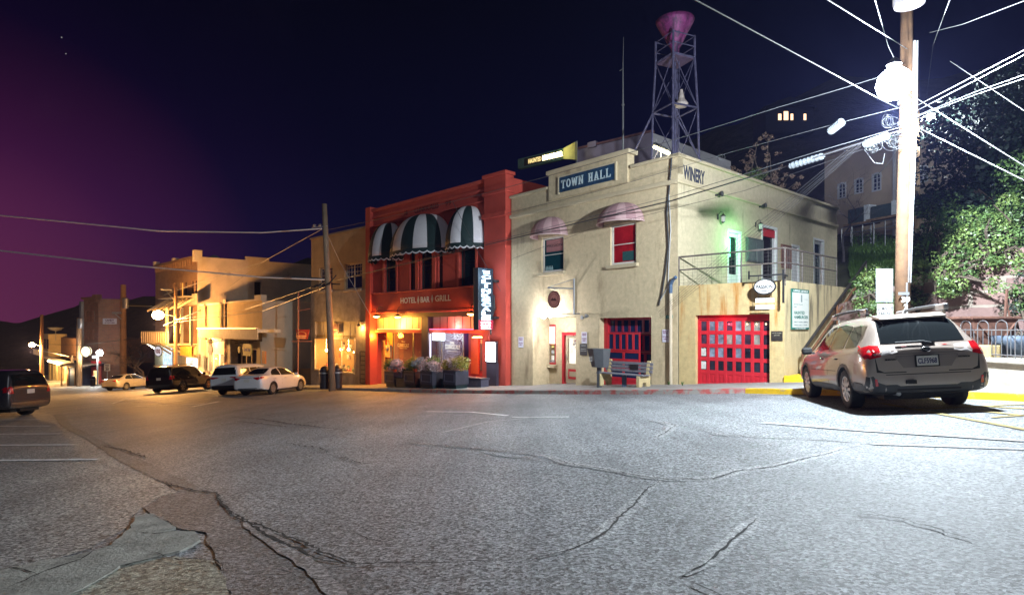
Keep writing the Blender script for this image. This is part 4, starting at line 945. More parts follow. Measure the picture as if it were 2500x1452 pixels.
# fluorescent tube fitting on the roof edge
f0 = at(1597,358,24.0); f1 = at(1633,375,23.4)
def world_thing(name, loc_, label, cat, group=None, kind=None): return empty(name, loc_, 0, label, cat, group, kind)
def wpart(mb, root, name, m, parent=None, **k):
    o = Vector(root.location); mb.v = [tuple(Vector(v)-o) for v in mb.v]; return mb.build(name, m, parent or root, **k)
t_ = world_thing('tube_light',(f0+f1)/2-Vector((0,0,.8)),'lit fluorescent tube fitting behind the hall parapet','lamp')
b = MB(); b.tube([f0,f1],.07,8); wpart(b,t_,'tube',glow('tube_yellow',(1,.93,.55),10)); b = MB(); d_=(f1-f0); b.tube([f0+Vector((0,.1,.12)),f1+Vector((0,.1,.12))],.1,6); b.tube([(f0+f1)/2+Vector((0,.1,.1)),(f0+f1)/2+Vector((0,.1,-1.2))],.03,6); wpart(b,t_,'fitting',M['metal'])
light('tube_glow','POINT',(0,-.35,.5),60,(1,.9,.5),t_,.1)
# ================================================================ main utility pole with the bright street lamp
PX, PY = (2199-U0)/F*13, 13.0
pg = gz(PX,PY)+.13
WOODP = mat('pole_wood', (.10,.052,.024), .9, .45, 3, .008, 30, stain=((.09,.05,.03), .54, (14,14,.6)))
up = world_thing('utility_pole',(PX,PY,pg),'tall brown wooden utility pole beside the parked wagon, carrying the glaring lamp','utility pole')
def px_at(u, v): return at(u, v, PY)
b = MB(); top = at(2216,-260,PY); b.tube([(PX,PY,pg-.3), at(2205,600,PY), at(2212,300,PY), top],[.155,.145,.13,.11],18); wpart(b,up,'pole_shaft',WOODP,smooth=True)
for k_,(du,lab) in enumerate(((17,.03),(24,.018))):
    b = MB(); b.tube([at(2199+du,690,PY-.12),at(2205+du,500,PY-.12),at(2213+du,300,PY-.12),at(2216+du,100,PY-.12)],lab,8); wpart(b,up,'conduit',M['metal'])
b = MB(); b.tube([at(2214,1010,PY-.15),at(2214,690,PY-.15)],.02,6); wpart(b,up,'ground_wire',M['metal'])
for (bz,) in ((300,),(325,),(250,),(345,)):
    b = MB(); c_ = at(2210,bz,PY); b.lathe([(.15,-.03),(.15,.03)],tuple(c_),18); wpart(b,up,'band',M['metal'])
for s_,(v0,v1) in (('39',(724,738)),('2',(742,756)),('1',(757,770))):
    b = MB(); 
    for i,ch in enumerate(s_): text(b,ch,PX-.09+i*.1+(.05 if len(s_)==1 else 0),PX-.01+i*.1+(.05 if len(s_)==1 else 0),at(0,v1,12.83).z,at(0,v0,12.83).z,PY-.165,.04,.008)
    wpart(b,up,'number',M['white'])
b = MB(); b.box(PX-.16,PX+.08,PY-.168,PY-.163,at(0,720,12.83).z,at(0,713,12.83).z); wpart(b,up,'tag',M['metal'])
b = MB(); c_ = at(2220,5,PY-.5)+Vector((0,0,0)); b.lathe([(.05,-.02),(.28,-.02),(.30,.05),(.30,.8),(.2,.95)],(c_.x,c_.y,c_.z-.05),20); wpart(b,up,'transformer',mat('transformer_grey',(.33,.31,.34),.5,.1),smooth='auto')
# street lamp arm: a thing held by the pole
LP = at(2183,205,10.9)
sl = world_thing('street_lamp',LP+Vector((.3,1.2,.2)),'blinding white street lamp on the tall pole','street lamp')
b = MB(); b.tube([at(2212,215,PY-.1),at(2200,185,12.0),LP+Vector((.05,.1,.42))],.03,8); wpart(b,sl,'lamp_arm',M['metal'])
b = MB(); b.lathe([(.13,.25),(.10,.31),(.05,.37)],tuple(LP+Vector((0,0,.10))),16); wpart(b,sl,'lamp_hood',M['metal'])
b = MB(); b.lathe([(.02,-.30),(.15,-.26),(.26,-.15),(.30,0),(.26,.15),(.15,.26),(.03,.30)],tuple(LP),20); wpart(b,sl,'lamp_bowl',glow('street_white',(.80,.92,1),90),smooth=True)
light('street_light','POINT',Vector((0,-.0,-.55))+LP-Vector(sl.location),MAINW,(.82,.92,1),sl,.12)
# attached hardware: splice cases hanging on the cables
SP = mat('splice_case',(.09,.10,.11),.45,.2,8)
def splice(p, q, r, label):
    b = MB(); d=(q-p); n=8
    b.tube([p,p+d*.04,p+d*.05,q-d*.05,q-d*.04,q],[r*.5,r*.5,r,r,r*.5,r*.5],10)
    for i in range(n): c_=p+d*(.12+.76*i/(n-1)); b.tube([c_,c_+d*.03],r*1.12,10)
    m_=(p+q)/2; b.v=[tuple(Vector(v)-m_) for v in b.v]; o=b.build('splice_case',SP,label=label,cat='splice case',group='splice cases on the overhead cables'); o.location=m_
# ---------------------------------------------------------------- wires
def cable(name, P, r, m, label, sag=0, group=None, cat='cable', n=14, parent=None):
    Q = []
    for a, c in zip(P, P[1:]):
        for i in range(n): t=i/n; q=a.lerp(c,t); q.z -= sag*4*t*(1-t)*(c-a).length; Q.append(q)
    Q.append(P[-1]); b = MB(); m_ = P[0]; b.tube([q-m_ for q in Q],r,5); o = b.build(name,m,None,label=label,cat=cat,group=group); o.location = m_; return o
LPX = at(797,500,36.5)   # left pole
A_ = lambda u,v,Y: at(u,v,Y)
WB, WD = mat('cable_grey',(.07,.075,.08),.5,0), M['wire']
WW = mat('cable_lit',(.85,.85,.85),.5,0)  # lamplight on the left cables painted in as a near white colour
PTm = at(2216,290,PY)
cab = [
 ('overhead_cable',[A_(-200,505,44),A_(0,526,41),A_(390,564,38.5),A_(640,568,37),A_(786,558,36.3)],.040,WW,'highest cable, coloured white as if lit, crossing the left sky to the leaning pole',.0),
 ('overhead_cable',[A_(-200,587,44),A_(0,612,41),A_(320,648,38.5),A_(640,677,37),A_(795,683,36.3)],.050,WW,'lower cable crossing the left sky to the middle of the leaning pole',.0),
 ('overhead_cable',[A_(795,562,36.3),A_(1100,493,27),A_(1530,375,19.5),A_(1900,262,15),A_(2206,170,12.6)],0.0099,WB,'thin upper cable from leaning pole over the red hotel to the lamp pole',.004),
 ('overhead_cable',[A_(800,690,36.3),A_(1168,602,26),A_(1640,490,19),A_(1990,385,14.1),A_(2200,318,12.6)],0.0198,WD,'thick dark cable between the two poles across the hall front',.0),
 ('overhead_cable',[A_(802,688,36.3),A_(1168,598,26),A_(1640,480,19),A_(1990,372,14.1),A_(2200,310,12.6)],0.0087,WB,'bright messenger wire just above the thick dark cable',.0),
 ('overhead_cable',[A_(1250,632,25),A_(1440,560,21),A_(1820,465,16.8),A_(2120,360,13.3),A_(2200,335,12.6)],0.0062,WD,'thin dark cable below the thick one on the hall front',.0),
 ('overhead_cable',[A_(1240,520,25),A_(1480,462,21),A_(1790,370,17),A_(2050,300,13.6),A_(2200,262,12.6)],0.0074,WB,'cable crossing the hall parapet below its name board',.0),
 ('overhead_cable',[A_(1660,-20,5.5),A_(2150,243,11.9),A_(2205,270,12.6)],0.0068,WB,'straight white cable entering at the top and ending left of the lamp',.0),
 ('overhead_cable',[A_(1990,-20,6),A_(2215,120,12.6)],0.0068,WB,'short white cable entering at the top just left of the pole',.0),
 ('overhead_cable',[A_(2128,-30,8),A_(2168,112,12.4),A_(2210,200,12.6)],0.0062,WB,'steep wire at the top between the white cable and the transformer',.0),
 ('overhead_cable',[A_(2330,-30,8),A_(2278,110,15),A_(2262,240,20)],0.0062,WB,'steep wire at the top right of the transformer',.0),
 ('overhead_cable',[A_(2220,268,12.6),A_(2560,92,8)],0.0062,WB,'upper wire of the right upper pair running off the right edge',.0),
 ('overhead_cable',[A_(2220,280,12.6),A_(2560,104,8)],0.0062,WB,'lower wire of the right upper pair running off the right edge',.0),
 ('overhead_cable',[A_(2220,290,12.6),A_(2380,225,11),A_(2560,162,8)],0.0062,WB,'upper wire of the right middle pair past the small lamp',.0),
 ('overhead_cable',[A_(2220,292,12.6),A_(2380,232,11),A_(2560,172,8)],0.0062,WB,'lower wire of the right middle pair past the small lamp',.0),
 ('overhead_cable',[A_(2218,228,12.6),A_(2560,442,8)],0.0081,WB,'upper white cable sloping down to the right edge',.0),
 ('overhead_cable',[A_(2218,300,12.6),A_(2560,470,8)],0.0081,WB,'lower white cable sloping down to the right edge',.0),
 ('overhead_cable',[A_(2320,150,12),A_(2560,310,8)],0.0050,WB,'fine wire sloping down right above the white cables',.0),
 ('overhead_cable',[A_(2270,80,13),A_(2350,60,11),A_(2560,-20,8)],0.0062,WB,'wavy wire rising to the top right corner',.0),
]
for (nm,P,r,mm,lb,sg) in cab: cable(nm,P,r,mm,lb,sg)
# service drops fanning from the splice down to the hall front
END = Vector(TF.w(*(lambda p:(p[0],-.08,p[1]))(TF.pix(1607,762,-.08))))
for i,(u,v) in enumerate(((2085,352),(2095,350),(2105,347),(2112,343),(2120,340))):
    a = A_(u,v,13.2); mid = A_(1740+i*14,660-i*13+ (i%2)*6,17.2)
    cable('service_drop',[a,(a+END)/2+Vector((0,0,.15-.09*i)),END+Vector((.02*i,-.01,-.05*i))],0.0043,WD,'bundle of fine service wires fanning from lamp pole down to the hall front',.006,'service wires from the lamp pole to the hall front')
for i,(u,v) in enumerate(((1905,404),(1935,394))):
    pass
splice(A_(1925,407,14.7),A_(2013,380,14.0),.075,'long splice case on the thick cable above the stained side wall')
splice(A_(2108,354,13.3),A_(2172,330,12.8),.085,'splice case nearest the pole with wire coils below it')
splice(A_(2025,322,13.9),A_(2058,296,13.5),.09,'short ribbed splice case on the upper cable left of the lamp')
rnd = random.Random(3)
for k_,(u,v,rx,lb) in enumerate(((2168,296,20,'tangle of loose wire loops left of the pole, upper coil'),(2185,345,24,'tangle of loose wire loops beside the pole, middle coil'),(2128,362,15,'tangle of loose wire coils under the nearest splice case'),(1765,385,12,'small wire loop above the side wall coping'))):
    b = MB(); 
    for j in range(7 if k_ < 3 else 2):
        a0 = rnd.uniform(0,6.28); ex=rnd.uniform(.6,1.3); ey=rnd.uniform(.5,1.1); ox,oz=rnd.uniform(-.5,.5)*rx,rnd.uniform(-.5,.5)*rx*.6
        Y=12.9 if k_<3 else 17
        b.tube([at(u+ox+rx*ex*math.cos(a0+t*.2)*(1-.02*t),v+oz+rx*.7*ey*math.sin(a0+t*.2),Y+.15*math.sin(t*.4+j)) for t in range(36)],.0045,4)
    c_=at(u,v,12.9 if k_<3 else 17); b.v=[tuple(Vector(q)-c_) for q in b.v]; o=b.build('wire_coil',WB,label=lb,cat='wire coil',group='loose wire coils near the lamp pole'); o.location=c_
cable('hanging_cable',[A_(2195,360,12.6),A_(2120,440,18),A_(2040,490,25)],0.0074,WB,'sagging twisted wire from the lamp pole to the hillside yard',.02)
cable('hanging_cable',[A_(2110,365,13.2),A_(2135,398,13.1),A_(2155,400,13),A_(2160,375,12.9)],0.0056,WB,'drooping loop of wire left of the lamp pole',0)
# second pole far behind, with its small lamp
fp = world_thing('utility_pole',gp(2235,30),'slim dark utility pole on the hill directly behind the tall brown pole','utility pole')
b = MB(); b.tube([at(2237,560,30),at(2237,200,30)],[.17,.13],10); wpart(b,fp,'pole_shaft',M['wood'])
fp.location = at(2237,560,30)
for ch in fp.children: ch.data.transform(Matrix.Translation(Vector(gp(2235,30))-fp.location))
s2 = world_thing('street_lamp',at(2272,283,29)-Vector((0,0,.2)),'small white lamp glowing right of the tall pole, far behind it','street lamp')
b = MB(); b.tube([at(2237,290,30),at(2270,281,29)],.03,6); wpart(b,s2,'lamp_arm',M['metal'])
b = MB(); b.lathe([(.02,-.2),(.16,-.1),(.18,.05),(.05,.12)],tuple(at(2272,283,29)),14); wpart(b,s2,'lamp_bowl',glow('street_white2',(.9,.97,1),60),smooth=True)
light('street_light','POINT',(0,-.3,-.25),1600,(.85,.95,1),s2,.06)
# ================================================================ red hotel
rd_ = Vector((.972,-1)).normalized(); RO = Vector((-8.56,35.2)); RF = Fac(RO, rd_, gz(-8.56,35.2)+.13)
LR = RF.pix(1241,600)[0]
H = Thing(RF,'red_hotel',0,0,0,'red two storey hotel with striped dome awnings and pilasters','building')
REDW = mat('hotel_red', (.44,.055,.035), .85, .15, 1.2, .004, 40); REDD = mat('hotel_red_trim', (.50,.075,.05), .8, .1, 2)
DKT = mat('shopfront_dark', (.035,.022,.03), .5, .25, 3); TEALF = mat('frame_teal',(.008,.03,.035),.4,.2,3)
def RR(u0,u1,v0,v1,y=0): return RF.rect(u0,u1,v0,v1,y)
zH = RF.pix(1190,445)[1]; print('hotel', LR, zH)
zbt = RF.pix(1030,702)[1]-.02; zbb = RF.pix(1030,757)[1]
wl = RR(939,968,628,714); wr = RR(1122,1162,600,698)
wm = [RR(1000,1013,612,710),RR(1026,1054,612,708),RR(1069,1081,612,706)]
zs = RF.pix(1030,706)[1]
ops = []
for q in (wl,*wm,wr): ops.append((q[0],q[1],zs,q[3]+.5,.22))
x0p = RF.pix(912,600)[0]; x1p = RF.pix(1190,600)[0]
m = MB(); m.wall(0,LR,zbb,zH,0,ops); H.part(m,'upper_wall',REDW)
for q, nm in ((wl,1),(*[(w_,1) for w_ in wm],)[0],(wm[1],2),(wm[2],1),(wr,1)):
    window(H,q[0]+.02,q[1]-.02,zs+.02,q[3]+.48,.12,TEALF,1,2,.05,gm=mat('hotel_glass',(.006,.02,.022),.08,0))
for q in (wl,wr): 
    m = MB(); m.box(q[0]-.16,q[0],-.05,.05,zs,q[3]).box(q[1],q[1]+.12,-.05,.05,zs,q[3]); H.part(m,'window_surround',REDD)
for a,b_ in ((wm[0][1],wm[1][0]),(wm[1][1],wm[2][0])): m = MB(); m.box((a+b_)/2-.13,(a+b_)/2+.13,-.07,.05,zs,wm[0][3]+.1); H.part(m,'pilaster_strip',REDD)
m = MB(); m.box(x0p,x1p,-.10,-.004,zbb,zs-.10); H.part(m,'lettering_band',REDW)
m = MB(); m.box(x0p-.05,x1p+.05,-.16,-.004,zs-.095,zs-.02).box(x0p-.05,x1p+.05,-.16,-.004,zbb-.12,zbb-.003); H.part(m,'band_moulding',REDD,bevel=.02)
m = MB(); m.box(0,LR,-.12,.35,zH,zH+.16).box(x0p,x1p,-.07,-.004,zH-.38,zH-.25); 
zz2 = RF.pix(1030,525)[1]; m.box(x0p,x1p,-.09,-.004,zz2-.07,zz2); H.part(m,'cornice',REDD,bevel=.02)
# piers
zg0 = -.4
for (u0,u1,vt) in ((900,911,512),(1190,1243,438)):
    q = RR(u0,u1,vt,940); zt_ = RF.pix((u0+u1)/2,vt)[1]; m = MB(); m.box(q[0],q[1],-.22,.3,-1.2 if u0<1000 else -1.6,zt_+.1)
    if u0 > 1000: 
        m.box(q[0]-.08,q[1]+.05,-.32,.34,RF.pix(1210,523)[1]-.2,RF.pix(1210,523)[1]); m.box(q[0]-.06,q[1]+.06,-.3,.34,zt_+.1,zt_+.25); m.box(q[0]-.06,q[1]+.06,-.3,.3,RF.pix(1210,440)[1]-.7,RF.pix(1210,440)[1]-.55)
        m.box(q[0],q[0]+.45,-.34,-.222,-1.6,zbb+.7)
    H.part(m,'pier',REDW,bevel=.015)
m = MB()
for x_ in (0,LR): m.quad((x_,0,-1.5),(x_,12,-1.5),(x_,12,zH),(x_,0,zH))
m.quad((0,12,-1.5),(LR,12,-1.5),(LR,12,zH),(0,12,zH)); H.part(m,'side_walls',REDW)
m = MB(); m.box(0.02,LR-.02,.02,11.9,zH-.5,zH-.35); H.part(m,'roof',MC['tar_roof'])
# painted lettering
def HT(s,u0,u1,v0,v1,y,mm,par=None,bold=.02,nm='lettering',th=.006): q = RR(u0,u1,v0,v1,y); b = MB(); text(b,s,q[0],q[1],q[2],q[3],y,bold,th); return H.part(b,nm,mm,par)
CRM = mat('lettering_cream', (.75,.70,.62), .6, .1)
HT('HOTEL',978,1016,726,740,-.108,CRM); HT('BAR',1027,1049,724,738,-.108,CRM); HT('GRILL',1062,1101,720,735,-.108,CRM)
for u,v in ((1021,732),(1055,729)): x,z = RF.pix(u,v,-.108); m = MB(); m.prism([(x,z+.22),(x+.1,z),(x,z-.22),(x-.1,z)],-.112,-.104); H.part(m,'diamond',mat('diamond_pale',(.5,.45,.4),.6))
HT('18',988,995,514,526,-.01,mat('relief_dark',(.16,.02,.015),.8),nm='date_relief'); HT('CLINKSCALES',1012,1071,499,515,-.01,MC['relief_dark'],nm='name_relief'); HT('99',1087,1102,490,502,-.01,MC['relief_dark'],nm='date_relief')
# striped awnings
AG = mat('awning_green',(.004,.020,.020),.75,.15,6); AWH = mat('awning_white',(.62,.60,.62),.75,.05)
def striped(u0,u1,v0,v1,n,dep,uc):
    a = RF.pix(u0,v1,-dep*.3)[0]; b_ = RF.pix(u1,v1,-dep*.3)[0]; uc_ = (u0+u1)/2
    zb_ = RF.pix(uc_,v1-8,-dep)[1]; zt_ = RF.pix(uc_,v0,0)[1]
    cx=(a+b_)/2; rx=(b_-a)/2; NS=5; k=n*NS; rows=12; m=MB(); vs=[]
    for j in range(rows+1):
        ph = PI/2*j/rows
        for i in range(k+1):
            th = PI*i/k; vs.append((cx-rx*math.cos(th)*math.cos(ph)**.8, -dep*math.sin(th)*math.cos(ph)**.8, zb_+(zt_-zb_)*math.sin(ph)))
    for j in range(rows):
        for i in range(k): c_=j*(k+1)+i; m.f.append([c_,c_+1,c_+k+2,c_+k+1]); m.m.append((i//NS)%2)
    m.v = vs; o = H.part(m,'awning',[AG,AWH],smooth=True,norm=False); md = o.modifiers.new('s','SOLIDIFY'); md.thickness=.012
    # valance with scalloped edge
    v_ = MB(); vw = MB(); KK = n*8
    for i in range(KK):
        def P(t, z): th=PI*t/KK; return (cx-rx*math.cos(th), -dep*math.sin(th), z)
        l0 = .20+.09*abs(math.sin(PI*i/4)); l1 = .20+.09*abs(math.sin(PI*(i+1)/4))
        v_.quad(P(i,zb_),P(i+1,zb_),P(i+1,zb_-l1),P(i,zb_-l0))
        def Q(t,z): th=PI*t/KK; return (cx-(rx+.02)*math.cos(th), -(dep+.02)*math.sin(th), z)
        vw.quad(Q(i,zb_-l0+.07),Q(i+1,zb_-l1+.07),Q(i+1,zb_-l1),Q(i,zb_-l0))
    H.part(v_,'valance',AG,o,norm=False); H.part(vw,'valance_trim',AWH,o,norm=False)
striped(908,972,548,628,6,1.15,0); striped(958,1088,528,610,8,1.5,0); striped(1097,1171,507,596,6,1.2,0)
# shopfront
zsf = RF.pix(1030,808)[1]; ztp = zbb-.12; xm_ = RF.pix(1037,800)[0]
yb = .9
m = MB(); m.box(x0p,x1p,yb,yb+.1,zsf+.0,ztp)
PANEL = mat('soffit_panels',(.50,.40,.30),.6,.12,2)
m = MB(); m.box(x0p,xm_-.35,.25,.32,zsf+.08,ztp-.25); H.part(m,'sign_panels',PANEL)
m = MB(); m.box(xm_+.35,x1p,.25,.32,zsf+.08,ztp-.25); H.part(m,'sign_panels',PANEL)
m = MB()
for i in range(8): x_ = x0p+.1+(xm_-.4-x0p)*i/8; m.box(x_-.012,x_+.012,.235,.25,zsf+.08,ztp-.25)
for i in range(8): x_ = xm_+.4+(x1p-xm_-.4)*i/7.5; m.box(x_-.012,x_+.012,.235,.25,zsf+.08,ztp-.25)
H.part(m,'panel_joints',DKT)
m = MB(); m.box(x0p,x1p,.05,.4,ztp-.25,ztp); H.part(m,'header_beam',DKT)
m = MB(); m.box(x0p,xm_-.3,.05,.35,zsf-.1,zsf+.08).box(xm_+.3,x1p,.05,.35,zsf-.1,zsf+.08); H.part(m,'ledge',REDD)
m = MB(); m.tube([(x0p+.4,.03,zsf+.1),(xm_-.5,.03,zsf+.1)],.02,6); H.part(m,'neon_strip',glow('neon_orange',(1,.22,.05),8))
m = MB(); m.tube([(xm_+.4,.03,zsf+.1),(x1p-.1,.03,zsf+.1)],.02,6); H.part(m,'neon_strip',glow('neon_red',(1,.05,.12),8))
for xx_,cc,pw in (((x0p+xm_)/2,(1,.3,.08),130),(xm_+2.4,(1,.12,.12),110)): light('neon_glow','POINT',(xx_,-.05,zsf+.24),pw,cc,H.e,.15)
m = MB(); m.box(xm_-.3,xm_+.3,.0,.5,-1.4,ztp-.25); H.part(m,'centre_pillar',DKT)
pl = RR(1037,1037.1,800,940); q = RR(1044,1048,806,940)
# walls behind: orange lit entry at left, windows, red door bay at right
zfl = RF.pix(1030,938,.6)[1]; 
def FX(u, y=yb): return RF.pix(u,870,y)[0]
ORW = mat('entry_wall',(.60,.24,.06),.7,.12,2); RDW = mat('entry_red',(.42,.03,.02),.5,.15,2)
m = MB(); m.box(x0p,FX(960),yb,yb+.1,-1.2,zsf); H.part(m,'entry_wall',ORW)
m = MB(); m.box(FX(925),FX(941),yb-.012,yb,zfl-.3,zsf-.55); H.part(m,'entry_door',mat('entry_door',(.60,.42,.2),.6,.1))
INT = mat('bar_interior',(.05,.02,.035),.6,.5,2)
for a,b_ in ((960,1010),(1010,1037),(1048,1080),(1080,1133)):
    x0,x1 = FX(a),FX(b_); f = MB(); z0_=zfl+.75
    f.box(x0,x0+.06,yb-.05,yb,z0_,zsf).box(x1-.06,x1,yb-.05,yb,z0_,zsf).box(x0+.06,x1-.06,yb-.05,yb,z0_,z0_+.07); o_ = H.part(f,'shop_window',M['metal'] if a!=960 else DKT)
    g = MB(); g.box(x0+.02,x1-.02,yb-.03,yb-.022,z0_,zsf); H.part(g,'pane',mat('bar_glass',(.55,.5,.6),.03,0,alpha=.22,spec=.9),o_)
m = MB(); m.box(FX(960),FX(1133),yb-.06,yb+.1,-1.3,zfl+.74); H.part(m,'stall_riser',DKT)
m = MB(); m.box(FX(960),FX(1037),yb+2.8,yb+2.9,-1.2,zsf).box(FX(1048),FX(1150),yb+3.2,yb+3.3,-1.2,zsf+.2).box(xm_-.1,xm_+.1,yb,yb+3.2,-1.2,zsf); H.part(m,'interior_wall',INT)
m = MB(); m.box(FX(962),FX(974),yb+.3,yb+.4,-1,zsf); H.part(m,'red_curtain',RDW)
# bar interior: stools, tables, bottles
m = MB()
for i in range(5): x_=FX(978)+i*.55; m.tube([(x_,yb+1.4,-.9),(x_,yb+1.4,zfl+.75)],.03,5); m.lathe([(.17,zfl+.75),(.17,zfl+.82)],(x_,yb+1.4,0),8)
H.part(m,'bar_stools',mat('stool_red',(.3,.03,.03),.5))
m = MB()
for i in range(34): x_=FX(1050)+random.random()*4.2; z_=zfl+random.choice((1.0,1.32,1.9,2.2)); m.lathe([(.03,0),(.035,.12),(.012,.16),(.012,.22)],(x_,yb+2.6,z_),6)
H.part(m,'bottles',mat('bar_bottles',(.6,.35,.2),.2,.7,9))
m = MB(); m.box(FX(1052),FX(1128),yb+2.4,yb+2.9,zfl+.9,zfl+.97).box(FX(1052),FX(1075),yb+.8,yb+1.4,zfl+.72,zfl+.78); H.part(m,'counter',mat('counter_wood',(.25,.10,.05),.4))
light('bar_light','POINT',(FX(985),yb+1.6,zsf-.4),60,(1,.35,.2),H.e,.2); light('bar_light','POINT',(FX(1090),yb+1.6,zsf-.3),45,(.75,.4,1),H.e,.2)
for s_,(u0,u1,v0,v1) in (('THE',(980,989,832,836)),('CLINKSCALE',(971,998,838,847)),('HOTEL BAR GRILL',(975,994,849,851)),('THE',(1098,1109,834,840)),('CLINKSCALE',(1087,1123,841,852)),('HOTEL BAR GRILL',(1094,1116,856,858))):
    q = RR(u0,u1,v0,v1,yb-.06); b = MB(); text(b,s_,q[0],q[1],q[2],q[3],yb-.055,.02,.004); H.part(b,'window_lettering',CRM)
m = MB(); m.box(FX(1133),x1p+.2,yb+.3,yb+.4,-1.5,zsf); H.part(m,'bay_wall',RDW)
q = (FX(1140),FX(1158),zfl+.75,zsf-.35); m = MB(); m.box(q[0],q[1],yb+.26,yb+.3,q[2],q[3]); H.part(m,'lit_door_panel',mat('door_orange',(.65,.12,.03),.5,.1))
q = (FX(1163),FX(1188),zfl+.95,zsf-.3); m = MB(); m.box(q[0],q[1],yb+.24,yb+.3,q[2],q[3]); o_=H.part(m,'chalk_board',mat('chalk_board',(.10,.06,.07),.6,.3,8)); m = MB(); text(m,'SPECIALS',q[0]+.12,q[1]-.12,q[3]-.32,q[3]-.18,yb+.235); text(m,'TODAY',q[0]+.2,q[1]-.2,q[3]-.9,q[3]-.78,yb+.235) if False else None; m.box(q[0]+.06,q[1]-.1,yb+.232,yb+.24,q[3]-.3,q[3]-.12); H.part(m,'orange_notice',glow('notice_orange',(1,.25,.05),1.5),o_)
m = MB(); m.box(FX(936),FX(1200,-.5),-1.8,yb+3,-1.9,zfl-.05) if False else None
# goose neck lamps with orange light
def goose(u,v,y,pw,col,lb,es=30):
    x,z = RF.pix(u,v,y); t_ = Thing(RF,'sconce_lamp',x,0,z,lb,'wall lamp','orange shaded lamps on the red hotel')
    b = MB(); b.tube([(x,.05,z+.45),(x,y*.5,z+.55),(x,y,z+.4),(x,y,z+.1)],.018,6); t_.part(b,'arm',M['black'])
    b = MB(); b.lathe([(.04,.14),(.12,.08),(.24,.0)],(x,y,z),14,cap=False); t_.part(b,'shade',M['black'])
    b = MB(); b.lathe([(.02,-.07),(.13,-.05),(.19,0),(.1,.03)],(x,y,z-.01),12); t_.part(b,'bulb',glow('bulb_amber',(1,.42,.08),es))
    light('lamp_light','POINT',(0,y,-.16),pw,col,t_.e,.08)
goose(919,772,-.5,300,(1,.34,.04),'amber shaded lamp at the far left of the red hotel front')
goose(971,773,-.25,330,(1,.42,.05),'amber shaded lamp over the orange entry of the red hotel')
goose(1150,766,-.6,160,(1,.34,.06),'amber shaded lamp tilted beside the vertical hotel sign')
x,z = RF.pix(1166,823,.4); t_ = Thing(RF,'sconce_lamp',x,.4,z,'amber lamp low inside the right bay of the red hotel','ceiling lamp','orange shaded lamps on the red hotel'); b = MB(); b.lathe([(.28,-.02),(.2,.03)],(x,.4,z),14); t_.part(b,'bulb',MC['bulb_amber']); light('lamp_light','POINT',(0,0,-.15),120,(1,.25,.06),t_.e,.1)
light('entry_light','POINT',(FX(945),-.1,zsf-.3),380,(1,.36,.03),H.e,.15)
# vertical blade sign
x,_ = RF.pix(1180,720,-.9); za = RF.pix(1180,655,-.9)[1]; zb3 = RF.pix(1180,805,-.9)[1]; zc3 = RF.pix(1180,780,-.9)[1]
bl = Thing(RF,'blade_sign',x,-.9,zb3,'tall vertical lit sign spelling the hotel name in bluish white letters','sign')
sw = .62; LTT = glow('letter_white_blue',(.55,.78,1),4.5)
# the sign sticks out from the wall: its face looks along the street towards the hall
b = MB(); b.box(x-.17,x+.17,-1.35,-.45,zb3,za); sg = bl.part(b,'sign_case',mat('sign_case',(.015,.03,.045),.5,.2),bevel=.02)
b = MB(); b.box(x-.1,x+.3,-.5,-.1,za-.6,za-.5).box(x-.1,x+.3,-.5,-.1,zb3+.5,zb3+.6); bl.part(b,'bracket',M['black'])
word = 'CLINKSCALE'; Hs = (za-.25-zc3)/len(word)
bas = Matrix(((0,-1,0),(-1,0,0),(0,0,1)))  # text x -> -y?, facing +x
def tface(mb, s, y0, y1, z0, z1, xf, bold=.03, th=.02):
    vs, fs = textmesh(s, bold); ax=min(v.x for v in vs); bx=max(v.x for v in vs); ay=min(v.y for v in vs); by=max(v.y for v in vs)
    mb.add([(xf+(v.z+.02)/.04*th, y0+(v.x-ax)/(bx-ax)*(y1-y0), z0+(v.y-ay)/(by-ay)*(z1-z0)) for v in vs], fs)
for i, ch in enumerate(word):
    b = MB(); z_ = za-.3-Hs*(i+1); w2_ = .5 if ch != 'I' else .14
    tface(b,ch,-.9-w2_/2,-.9+w2_/2,z_+Hs*.1,z_+Hs*.92,x+.17,.04,.05); bl.part(b,'lit_letter',LTT,sg)
b = MB(); tface(b,'THE',-1.1,-.7,za-.26,za-.12,x+.17,.03,.05); bl.part(b,'lit_letter',LTT,sg)
b = MB(); b.box(x+.17,x+.18,-1.33,-.47,zb3+.02,zc3-.02); bl.part(b,'red_panel',glow('panel_red',(.6,.01,.06),1.2),sg)
for i, s_ in enumerate(('HOTEL','BAR','GRILL')):
    z_ = zc3-.05-(zc3-zb3-.08)*(i+1)/3; hh_ = (zc3-zb3)/3*.62; b = MB(); tface(b,s_,-1.2,-.6,z_,z_+hh_,x+.18,.03,.02); bl.part(b,'lettering',glow('letter_pink',(1,.75,.8),4),sg)
light('sign_light','POINT',(-.1,-1.0,2.2),75,(.6,.8,1),bl.e,.3) if False else None
l_ = light('sign_light','POINT',(.75,-.3,2.4),60,(.6,.8,1),bl.e,.35)
